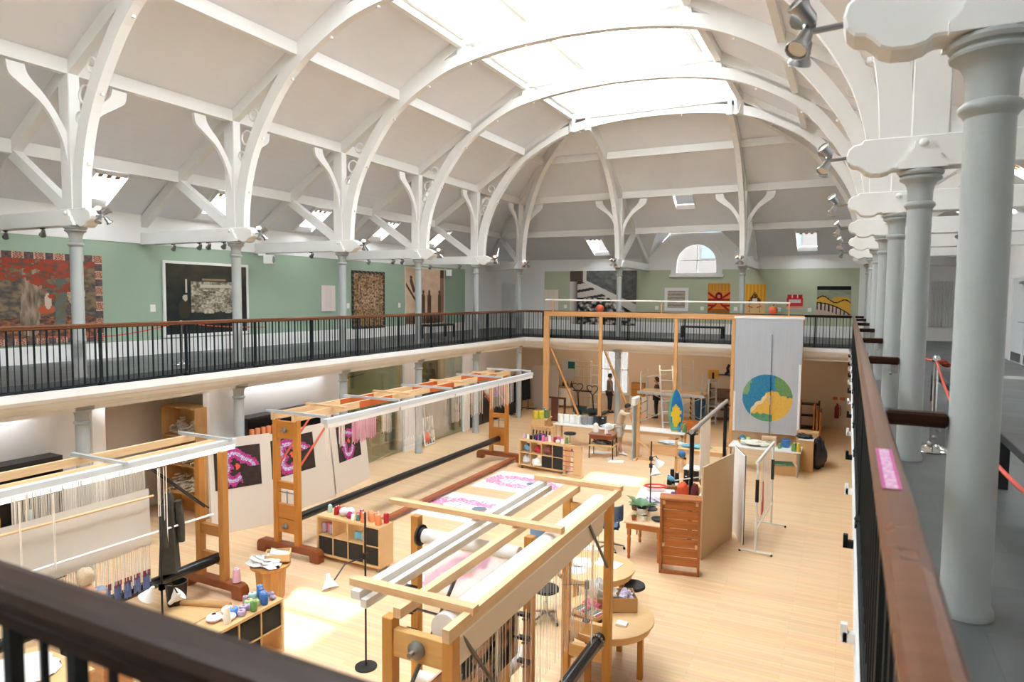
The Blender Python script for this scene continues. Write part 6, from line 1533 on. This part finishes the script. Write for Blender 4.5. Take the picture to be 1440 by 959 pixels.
# side table with two tiers
t = thing('side_table', 'small dark legged two tier table beside the standing man', 'table', (-6.85, 20.2, 0), .1)
MB().box(-.4, .4, -.32, .32, .74, .77).build('tabletop', wood('reddish_top', '9a6a50', .4, 0), t); MB().box(-.38, .38, -.3, .3, .62, .74).build('drawer_box', wood('walnut_red', '8a4a2a', .4, 0), t); MB().box(-.42, .42, -.34, .34, .4, .44).build('lower_shelf', BIRCH, t)
for sx in (-1, 1):
    for sy in (-1, 1): MB().tube([(sx * .36, sy * .28, .62), (sx * .38, sy * .3, 0)], [.024, .013], 8).build('leg', DARKW, t)
lump('tool_heap', 'grey and black tools on the lower tier of the two tier table', 'tools', -6.85, 20.15, .44, .28, .2, .12, mat('tool_mix', '6b6b66', .6, var=.8, scale=14), 75, .6)
for i, (x, y, c, n) in enumerate(((-7.1, 20.2, 'f3efe8', 'large cream cone'), (-6.72, 20.1, 'f3efe8', 'small cream cone'))): cone('on the two tier table', n + ' on the two tier table beside the standing man', c, x, y, .77, .1 - .04 * i, .3 - .14 * i, 0)
o = thing('red_case', 'small dark red case on the two tier table', 'case', (-6.6, 20.0, .77)); MB().box(-.08, .08, -.04, .04, 0, .03).build('case', mat('dark_red', '8a2f3a', .4), o, .006)
for i, pts in enumerate(([(-7.45, 20.5), (-6.9, 20.5), (-6.75, 20.9), (-7.3, 20.95)], [(-6.75, 19.95), (-6.4, 19.9), (-6.35, 20.35), (-6.6, 20.4)], [(-6.5, 19.6), (-6.05, 19.75), (-6.1, 20.05), (-6.5, 19.95)])):
    tag(MB().prism(pts, .005, at(0, 0, .004)).build('paper_sheet', PAPER), 'white paper sheet on the floor by the two tier table, ' + ('left', 'middle', 'right')[i] + ' one', 'paper')
# back tables with cones
table('trestle_table', 'white table crowded with large cones in front of the pallet trucks', 'table', -8.95, -6.9, 21.05, 21.75, .74, WHITEP, PINEX, .03)
row('the back white table', [('f3efe8', .12, .4, .1, .3, 1), ('f3efe8', .34, .4, .1, .3, 1), ('f3efe8', .24, .15, .1, .28, 0), ('f3efe8', .56, .4, .1, .3, 1), ('f3efe8', .78, .35, .11, .3, 1), ('8b8f94', 1.02, .35, .11, .3, 1), ('8b8f94', 1.22, .45, .1, .28, 1), ('2c2c2e', 1.45, .4, .12, .34, 1), ('2c2c2e', 1.68, .3, .12, .3, 0), ('2c2c2e', 1.62, .55, .11, .32, 1)], (-8.95, 21.05), (1, 0), (0, 1), .74, 'the left')
lump('cloth_heap', 'white cloth at the right end of the back white table', 'cloth', -7.05, 21.3, .74, .24, .18, .12, W_WHITE, 76, .5)
t = thing('birch_cabinet', 'birch cabinet with yellow cones at the left of the back white table', 'cabinet', (-10.0, 21.5, 0), .15)
MB().box(0, .5, 0, .9, 0, .72).build('carcass', BIRCH, t, .006); MB().box(.5, .56, .02, .88, .68, .72).box(.5, .52, 0, .03, 0, .7).box(.5, .52, .87, .9, 0, .7).box(.5, .52, .44, .47, 0, .7).build('open_front', BIRCH, t)
row('the back birch cabinet', [('d8c24a', .12, .2, .1, .3, 1), ('c8c43f', .32, .25, .1, .3, 1), ('6a8a5a', .48, .45, .09, .3, 1), ('5b8f86', .3, .75, .06, .34, 0), ('b3262d', .46, .7, .06, .22, 0), ('8b8f94', .38, .6, .05, .3, 0)], (-10.0, 21.5), (.989, .149), (-.149, .989), .72, 'the left')
t = thing('bobbin_pegboard', 'birch lattice rack with dark pegs behind the far cube shelf', 'rack', (-8.7, 19.6, 0), -.1)
mb = MB().box(-.42, -.38, -.03, .03, 0, .92).box(.38, .42, -.03, .03, 0, .92).box(-.45, .45, -.12, .12, 0, .05)
for k in range(6): mb.bar((-.4 + .12 * k, 0, .4), (-.2 + .12 * k, 0, .9), .02, .03); mb.bar((-.2 + .12 * k, 0, .4), (-.4 + .12 * k, 0, .9), .02, .03)
mb.box(-.42, .42, -.03, .03, .38, .42).box(-.42, .42, -.03, .03, .88, .92).build('lattice', BIRCH, t)
for k in range(6): MB().tube([(-.32 + .12 * k, -.04, .6), (-.3 + .12 * k, -.04, .78)], .02, 6).build('peg', BLACKP, t)
# pallet trucks
for i, (x, y) in enumerate(((-10.35, 27.35), (-9.55, 27.0))):
    t = thing('pallet_truck', '%s dark pallet truck with heart shaped handle' % ('left', 'right')[i], 'pallet truck', (x, y, 0))
    MB().box(-.28, -.1, 0, 1.0, .05, .12).box(.1, .28, 0, 1.0, .05, .12).box(-.28, .28, -.15, .1, .08, .34).build('forks', mat('dark_teal_paint', '2f4a52', .5, var=.2), t)
    MB().tube([(0, -.18, .3), (0, -.3, .95)], .03, 8).lathe([(.09, .0), (.1, .12)], (0, -.15, .1), 12).build('drawbar', BLACKP, t)
    hp = [(0, .95), (-.1, 1.06), (-.22, 1.2), (-.24, 1.3), (-.17, 1.37), (-.06, 1.36), (0, 1.3), (.06, 1.36), (.17, 1.37), (.24, 1.3), (.22, 1.2), (.1, 1.06), (0, .95)]
    MB().tube([(a, -.3 - (b - .95) * .18, b) for a, b in hp], .02, 8).build('handle', BLACKP, t)
    for sx in (-.12, .12): MB().lathe([(.08, -.025), (.085, 0), (.08, .025)], (sx, -.2, .085), 12, Matrix.Rotation(PI / 2, 4, 'Y')).build('wheel', BLACKP, t)
t = thing('lattice_rack', 'pale openwork rack leaning at the far wall behind the pallet trucks', 'rack', (-11.15, 28.75, 0))
mb = MB()
for k in range(5): mb.box(k * .2 - .015, k * .2 + .015, -.02, .02, 0, 2.15)
for z in (.1, .5, .75, 1.4, 1.9, 2.1): mb.box(-.03, .83, -.03, .03, z, z + .04)
mb.build('frame', mat('pale_rack_timber', 'cbb79c', .6, var=.08), t); MB().box(-.02, .82, -.2, .02, .8, .84).build('shelf', DARKW, t)
def ladder(lab, x, y, w, h, rz=0, lean=.0, m=None, rungs=6):
    t = thing('ladder_frame', lab, 'ladder', (x, y, 0), rz); M = Matrix.Rotation(lean, 4, 'X')
    for s in (-1, 1): MB().box(s * w / 2 - .025, s * w / 2 + .025, -.025, .025, 0, h, M).build('stile', m or ALU, t)
    for k in range(rungs): MB().box(-w / 2, w / 2, -.02, .02, h * (k + .5) / rungs, h * (k + .5) / rungs + .04, M).build('rung', m or ALU, t)
    return t
ladder('white ladder frame standing right of the openwork rack', -10.2, 28.8, .4, 2.2, 0, 0, W_WHITE, 5)
t = thing('kitchen_unit', 'white kitchen cupboard at the far left corner', 'cupboard', (-11.75, 28.75, 0)); MB().box(-.5, .5, -.3, .35, .1, .92).build('carcass', W_WHITE, t); MB().box(-.52, .52, -.32, .35, .92, .96).build('worktop', wood('worktop', 'a9824f', .5, 0), t)
for s in (-1, 1): d_ = MB().box(s * .25 - .24, s * .25 + .24, -.32, -.3, .12, .9).build('door', W_WHITE, t, .004); MB().tube([(s * .04, -.34, .6), (s * .04, -.34, .75)], .008, 6).build('handle', STEEL, d_)
for i, (x, hgt) in enumerate(((-11.7, .3), (-11.5, .22), (-11.3, .26))):
    o = thing('bottle', 'dark bottle on the far kitchen worktop, %s from the left' % ORD[i], 'bottle', (x, 28.7, .96)); MB().lathe([(.05, 0), (.055, hgt * .6), (.02, hgt * .8), (.02, hgt)], n=10).build('body', BLACKP, o); MB().lathe([(.022, hgt), (.022, hgt + .02)], n=8).build('cap', STEEL, o)
o = art('wall_poster', .8, .9, 20, 22, lambda u, v: (40, 110, 116) if .35 < u < .8 and .5 < v < .85 else (206, 216, 220), None, .02, at(-11.55, WB - .02, 1.3, UPNY)); tag(o, 'pale blue poster with dark teal square above the kitchen cupboard', 'poster')
t = thing('partition_board', 'tall grey partition board at the far left behind the tall frame post', 'partition', (-12.1, 27.6, 0), .1); MB().box(-.6, .6, -.02, .02, .05, 2.0).build('board', mat('grey_board', 'a8a096', .8, var=.05), t)
for s in (-.5, .5): MB().box(s - .03, s + .03, -.3, .3, 0, .05).build('foot', STEEL, t)
t = thing('dark_frame', 'dark red wooden frame leaning near the tall frame post', 'frame', (-10.6, 25.2, 0), -.1); MB().box(-.45, -.38, -.03, .03, 0, 1.0).box(.38, .45, -.03, .03, 0, 1.0).box(-.45, .45, -.03, .03, .93, 1.0).box(-.45, .45, -.03, .03, 0, .07).build('frame', wood('mahogany', '5a2f22', .4, 2), t); MB().box(-.2, .1, -.02, .02, .07, .93).build('slat', wood('mahogany_slat', '6a4030', .4, 2), t)
# scaffold tower
t = thing('scaffold_tower', 'aluminium scaffold tower with platform and striped posts at the far wall', 'scaffold', (-7.4, 26.4, 0))
for x in (0, 2.4):
    for y in (0, 1.0):
        MB().tube([(x, y, 0), (x, y, 2.1)], .027, 8).build('upright', ALU, t)
    for z in (.4, .8, 1.25, 1.9): MB().tube([(x, 0, z), (x, 1.0, z)], .02, 8).build('rung', ALU, t)
STRIPE = None
def stripes():
    m = bpy.data.materials.new('hazard_stripe'); m.use_nodes = True; nt = m.node_tree; N = nt.nodes; L = nt.links
    tc = N.new('ShaderNodeTexCoord'); wv = N.new('ShaderNodeTexWave'); wv.bands_direction = 'DIAGONAL'; wv.inputs['Scale'].default_value = 3.2
    rp = N.new('ShaderNodeValToRGB'); rp.color_ramp.interpolation = 'CONSTANT'; rp.color_ramp.elements[0].color = (.02, .02, .02, 1); rp.color_ramp.elements[1].position = .5; rp.color_ramp.elements[1].color = (*lin('d9a92e'), 1)
    L.new(tc.outputs['Object'], wv.inputs['Vector']); L.new(wv.outputs['Fac'], rp.inputs['Fac']); L.new(rp.outputs['Color'], N['Principled BSDF'].inputs['Base Color'])
    return m
STRIPE = stripes()
for x in (0, 2.0): MB().tube([(x, -.03, .25), (x, -.03, 1.3)], .034, 8).build('striped_sleeve', STRIPE, t)
MB().box(-.1, 2.5, -.08, 1.08, 1.25, 1.31).build('platform', mat('platform_ply', 'c2a884', .7, var=.1), t); MB().box(-.12, 2.52, -.1, -.08, 1.22, 1.34).build('toe_board', ALU, t)
for a, b in (((0, -.04, .1), (2.4, -.04, 1.2)), ((2.4, 1.0, .1), (0, 1.0, 1.2)), ((.2, .0, 1.9), (1.0, 0, 2.05))): MB().tube([a, b], .02, 8).build('diagonal', ALU, t)
for x in (0, 2.4):
    for y in (0, 1.0): MB().lathe([(.06, -.02), (.06, .02)], (x, y, .06), 12, Matrix.Rotation(PI / 2, 4, 'Y')).build('wheel', BLACKP, t)
ladder('aluminium step ladder leaning against the scaffold platform', -6.1, 25.9, .5, 2.6, .4, -.45)
ladder('aluminium ladder frame right of the scaffold platform', -4.75, 27.3, .55, 1.9, 1.2, 0)
ladder('aluminium guard rail frame standing on the floor behind the scaffold', -5.9, 27.9, .5, 2.5, 0, 0, None, 4)
t = thing('storage_rack', 'dark wooden shelving at the far wall left of the globe tapestry', 'shelves', (-4.65, 28.75, 0))
for z in (.05, .45, .85, 1.25): MB().box(-.5, .5, -.25, .25, z, z + .05).build('shelf', wood('dark_shelf', '6e4a30', .5, 0), t)
for x in (-.48, .48): MB().box(x - .03, x + .03, -.25, .25, 0, 1.5).build('side', wood('dark_shelf_upright', '6e4a30', .5, 2), t)
t = thing('storage_bin', 'blue bin beside the scaffold at the far wall', 'bin', (-5.42, 28.4, 0)); MB().lathe([(.2, 0), (.24, .8), (.25, .85), (.23, .85)], n=4).build('bin_body', mat('blue_bin', '2f6fa8', .5), t); MB().box(-.2, .2, -.2, .2, .85, .9).build('lid', BLACKP, t)
t = thing('storage_box', 'orange crate on the floor under the scaffold right end', 'box', (-5.3, 25.7, 0)); MB().box(-.3, .3, -.2, .2, 0, .35).build('box_body', mat('orange_crate', 'c9752f', .6), t, .01); MB().box(-.31, .31, -.21, .21, .35, .38).build('rim', mat('orange_crate', 'c9752f'), t)
tag(MB().box(-8.6, -4.4, WB - .35, WB, .0, .72).build('wall_ledge', W_WHITE), 'low white ledge along the far studio wall', 'ledge')
t = thing('small_cabinet', 'small amber wooden cabinet on the far white ledge', 'cabinet', (-8.25, WB - .2, .72)); MB().box(-.28, .28, -.15, .15, 0, .6).build('carcass', wood('amber_wood', 'c08a44', .5, 0), t); MB().box(-.26, .26, -.17, -.15, .3, .31).box(-.26, .26, -.17, -.15, .58, .6).build('drawer_line', DARKW, t)
o = art('small_painting', .42, .38, 14, 14, lambda u, v: (34, 28, 26) if .35 < u < .6 and v < .75 else (206, 166, 80), None, .03, at(-5.05, WB - .02, 1.66, UPNY)); tag(o, 'small yellow picture with dark bottle shape on the far studio wall', 'picture')
t = thing('wall_bracket', 'black wall bracket with curved horn shape left of the globe tapestry', 'bracket', (-4.6, WB - .12, 1.86)); MB().box(-.22, .22, -.1, .12, 0, .03).build('shelf', BLACKP, t); MB().tube([(.05, 0, .03), (.16, 0, .15), (.12, 0, .3), (.2, 0, .45)], [.06, .07, .05, .06], 8).build('horn', BLACKP, t)
# batten lights under the far gallery
for i, (a, b) in enumerate(((-11.6, -9.1), (-9.05, -6.6), (-6.55, -4.35),)):
    t = thing('batten_light', 'white tube light under the far gallery, %s from the left' % ORD[i], 'light', ((a + b) / 2, 26.2, 2.86), group='tube lights under the far gallery'); l = (b - a) / 2
    MB().box(-l, l, -.04, .04, .08, .2).build('housing', W_WHITE, t); MB().tube([(-l, 0, .05), (l, 0, .05)], .03, 8).build('tube', LITB, t)

# ---------------------------------------------------------------- people
def skin_obj(name, verts, edges, rad, m, parent, root=0, lv=2):
    me = bpy.data.meshes.new(name); me.from_pydata(verts, edges, []); me.materials.append(m)
    o = bpy.data.objects.new(name, me); C.objects.link(o); o.parent = parent
    o.modifiers.new('skin', 'SKIN'); sv = me.skin_vertices[0].data
    for i, r in enumerate(rad): sv[i].radius = (r, r) if not isinstance(r, tuple) else r
    for i in range(len(verts)): sv[i].use_root = (i == root)
    o.modifiers[0].use_smooth_shade = True
    s = o.modifiers.new('subd', 'SUBSURF'); s.levels = lv; s.render_levels = lv
    return o
def person(lab, x, y, rz, J, shirt, legs, shoe, hair, hairlen=0, sleeve=1., shorts=.55, z=0):
    """J: joint positions facing +x. Body one continuous skinned surface; clothing and hair are children."""
    t = thing('person', lab, 'person', (x, y, z), rz)
    vs, es, rs, ix = [], [], [], {}
    def nd(k, p, r, par=None):
        ix[k] = len(vs); vs.append(tuple(p)); rs.append(r)
        if par is not None: es.append((ix[par], ix[k]))
    nd('pelvis', J['pelvis'], (.13, .11)); nd('waist', J['waist'], (.115, .09), 'pelvis'); nd('chest', J['chest'], (.14, .1), 'waist'); nd('neckb', J['neckb'], .07, 'chest')
    hd = V(J['head']); nb = V(J['neckb']); up = (hd - nb).normalized(); fw = V(J.get('look', (1, 0, 0)))
    nd('neck', nb + (hd - nb) * .45, .052, 'neckb'); nd('jaw', hd - up * .06 + fw * .01, .07, 'neck'); nd('skull', hd + up * .03, .09, 'jaw'); nd('crown', hd + up * .1, .06, 'skull')
    nd('nose', hd - up * .02 + fw * .105, .012, 'jaw')
    for s in ('l', 'r'):
        nd('sh' + s, J['sh' + s], .058, 'chest'); nd('el' + s, J['el' + s], .042, 'sh' + s); nd('wr' + s, J['wr' + s], .028, 'el' + s)
        w_ = V(J['wr' + s]); d = (w_ - V(J['el' + s])).normalized(); sd_ = d.cross(V((0, 0, 1))); sd_ = sd_.normalized() if sd_.length > .1 else V((0, 1, 0))
        nd('pm' + s, w_ + d * .08, (.035, .018), 'wr' + s)
        for k, (off, ln) in enumerate(((-.03, .06), (-.01, .075), (.01, .07), (.03, .055))): nd('f%d%s' % (k, s), w_ + d * (.1 + ln) + sd_ * off - V((0, 0, .015)), .008, 'pm' + s)
        nd('th' + s, w_ + d * .07 + sd_ * .06, .009, 'pm' + s)
        nd('hp' + s, J['hp' + s], .085, 'pelvis'); nd('kn' + s, J['kn' + s], .056, 'hp' + s); nd('an' + s, J['an' + s], .04, 'kn' + s)
        a_ = V(J['an' + s]); fd = V(J.get('foot', (1, 0, 0))); nd('to' + s, a_ + fd * .16 - V((0, 0, .045)), .035, 'an' + s)
    skin_obj('body', vs, es, rs, SKIN, t)
    P_ = lambda k: V(J[k])
    sv = [P_('pelvis') + V((0, 0, -.02)), P_('waist'), P_('chest'), P_('neckb') - V((0, 0, .03))]; se = [(0, 1), (1, 2), (2, 3)]; sr = [(.165, .14), (.15, .12), (.17, .13), .075]
    for s in ('l', 'r'):
        i = len(sv); sv += [P_('sh' + s), P_('sh' + s).lerp(P_('el' + s), min(1, sleeve))]; se += [(2, i), (i, i + 1)]; sr += [.075, .062]
        if sleeve > 1: sv.append(P_('el' + s).lerp(P_('wr' + s), sleeve - 1.05)); se.append((i + 1, i + 2)); sr.append(.045)
    skin_obj('top', [tuple(p) for p in sv], se, sr, shirt, t)
    tv = [P_('pelvis')]; te = []; tr_ = [(.155, .135)]
    for s in ('l', 'r'):
        i = len(tv); tv.append(P_('hp' + s)); te.append((0, i)); tr_.append(.11)
        if shorts < 1: tv.append(P_('hp' + s).lerp(P_('kn' + s), shorts + .3)); te.append((i, i + 1)); tr_.append(.1)
        else: tv += [P_('kn' + s), P_('an' + s) + V((0, 0, .03))]; te += [(i, i + 1), (i + 1, i + 2)]; tr_ += [.078, .06]
    skin_obj('trousers' if shorts >= 1 else 'shorts', [tuple(p) for p in tv], te, tr_, legs, t)
    for s in ('l', 'r'):
        a_ = P_('an' + s); fd = V(J.get('foot', (1, 0, 0)))
        MB().tube([a_ - fd * .07 + V((0, 0, -.035)), a_ + fd * .05 + V((0, 0, -.03)), a_ + fd * .2 + V((0, 0, -.05))], [.045, .052, .035], 10).build('shoe', shoe, t)
    mb = MB(); n = 14; vsx = []; R = up.to_track_quat('Z', 'X').to_matrix().to_4x4()
    c = hd + up * .045 - fw * .018
    for j in range(9):
        a_ = (PI * .62) * j / 8
        for k in range(n):
            b_ = 2 * PI * k / n; front = max(0, (Matrix.Rotation(0, 3, 'Z') @ V((math.cos(b_), math.sin(b_), 0))).dot(V((fw.x, fw.y, 0)))) if True else 0
            aa = a_ * (1 - .42 * front); r = .108 * (1 + .05 * math.sin(k * 5 + j))
            p = V((r * math.sin(aa) * math.cos(b_), r * math.sin(aa) * math.sin(b_), r * math.cos(aa)))
            if j == 8 and front < .3: p.z -= hairlen
            vsx.append(c + p)
    fs = [(j * n + k, j * n + (k + 1) % n, (j + 1) * n + (k + 1) % n, (j + 1) * n + k) for j in range(8) for k in range(n)]
    mb.add(vsx, fs, True).build('hair', hair, t)
    eye = mat('eye', '2a2422', .3)
    for s_ in (-1, 1):
        sd_ = up.cross(fw).normalized(); MB().sphere(hd + fw * .088 + up * .012 + sd_ * .034 * s_, .011, 6).build('eye', eye, t); MB().sphere(hd - up * .01 + sd_ * .088 * s_, .024, 8, (.6, .4, 1)).build('ear', SKIN, t)
    MB().sphere(hd + fw * .085 - up * .065, .022, 8, (.4, 1, .35)).build('mouth', mat('lips', 'a8675a', .5), t)
    return t
base = dict(pelvis=(0, 0, .95), waist=(0, 0, 1.1), chest=(0, 0, 1.32), neckb=(0, 0, 1.46), head=(.02, 0, 1.6), shl=(0, .19, 1.4), shr=(0, -.19, 1.4), ell=(.0, .24, 1.12), elr=(.0, -.24, 1.12), wrl=(.1, .24, .88), wrr=(.1, -.24, .88),
            hpl=(0, .1, .88), hpr=(0, -.1, .88), knl=(.02, .1, .48), knr=(.02, -.1, .48), anl=(0, .1, .085), anr=(0, -.1, .085))
J = dict(base, pelvis=(-.04, 0, .95), waist=(0, 0, 1.1), chest=(.08, 0, 1.33), neckb=(.14, 0, 1.46), head=(.24, 0, 1.54), look=(.8, 0, -.6), shl=(.12, .19, 1.42), shr=(.12, -.19, 1.42), ell=(.36, .22, 1.56), elr=(.3, -.24, 1.36), wrl=(.56, .12, 1.7), wrr=(.52, -.14, 1.42), knl=(-.02, .12, .48), anl=(-.08, .14, .085), anr=(.1, -.08, .085))
person('person in beige shirt and pale shorts reaching up to the blue grey panel', -6.5, 20.82, -.1, J, mat('beige_cotton', 'd9c6ab', .85, var=.05), mat('pale_shorts', 'cfc9bd', .85, var=.05), mat('white_shoe', 'dedad2', .6), mat('dark_hair', '2c2420', .6, var=.3, scale=40), 0, 1.6, .55)
J = dict(base, look=(1, 0, -.1), wrl=(.25, .15, 1.0), wrr=(.22, -.15, 1.0))
person('person in dark grey top standing behind the scaffold, curly brown hair', -7.15, 27.95, PI + .3, J, mat('charcoal_top', '4a4a4c', .85, var=.1), mat('navy_trousers', '2a2e3a', .85), BLACKP, mat('brown_hair', '4a2c22', .7, var=.4, scale=40), .06, 1.9, 1.)
person('person in grey seen behind the column at the sash window', -9.3, 28.2, .6, dict(base), mat('grey_top', '7a756e', .85, var=.1), mat('navy_trousers', '2a2e3a', .85), BLACKP, mat('dark_hair', '2c2420'), .03, 1.9, 1.)
J = dict(base, pelvis=(0, 0, .62), waist=(.02, 0, .78), chest=(.06, 0, 1.02), neckb=(.08, 0, 1.17), head=(.13, 0, 1.31), look=(1, 0, -.25), shl=(.06, .19, 1.1), shr=(.06, -.19, 1.1), ell=(.2, .25, .88), elr=(.2, -.25, .88), wrl=(.42, .16, .92), wrr=(.42, -.14, .95), hpl=(.05, .1, .6), hpr=(.05, -.1, .6), knl=(.42, .13, .58), knr=(.42, -.13, .58), anl=(.36, .13, .15), anr=(.36, -.13, .15))
person('fair haired person seated at the left loom, mostly hidden by the near handrail', -8.72, 5.2, PI, J, mat('blue_grey_smock', '8a93a0', .85, var=.08), mat('navy_trousers', '2a2e3a', .85), BLACKP, mat('fair_hair', 'c3ae90', .6, var=.35, scale=60), .05, 1.7, 1.)
t = thing('stool', 'low wooden stool under the fair haired weaver', 'stool', (-8.72, 5.2, 0)); MB().lathe([(.17, .45), (.18, .47), (.17, .5)], n=20).build('seat', BIRCH, t)
for k in range(4): a_ = PI / 4 + k * PI / 2; MB().tube([(.12 * math.cos(a_), .12 * math.sin(a_), .46), (.17 * math.cos(a_), .17 * math.sin(a_), 0)], .016, 8).build('leg', PINEZ, t)

# added fill tubes hidden behind the left gallery edge beam, brightening the lower walls
for i, (a, b) in enumerate(((3.2, 6.6), (7.8, 10.2), (11.2, 13.9), (14.8, 17.4), (18.4, 21.2), (22, 24.8))):
    t = thing('batten_light', 'added fill tube light under the left gallery, %s from the viewer' % ORD[i], 'light', (-12.52, (a + b) / 2, 2.94), group='added fill lights under the left gallery'); l = (b - a) / 2
    MB().box(-.05, .05, -l, l, .06, .12).build('housing', W_WHITE, t); MB().tube([(0, -l, .035), (0, l, .035)], .025, 8).build('tube', LITC, t)

for i, y in enumerate((16.2, 20.0)):  # added fill tubes that brighten the rooms seen through the glass
    t = thing('batten_light', 'added fill tube light in the room behind the %s glass screen' % ('first', 'second')[i], 'light', (-13.9, y, 2.94), group='added fill lights behind the glass screens')
    MB().box(-.05, .05, -1.1, 1.1, .06, .12).build('housing', W_WHITE, t); MB().tube([(0, -1.1, .035), (0, 1.1, .035)], .025, 8).build('tube', LITC, t)
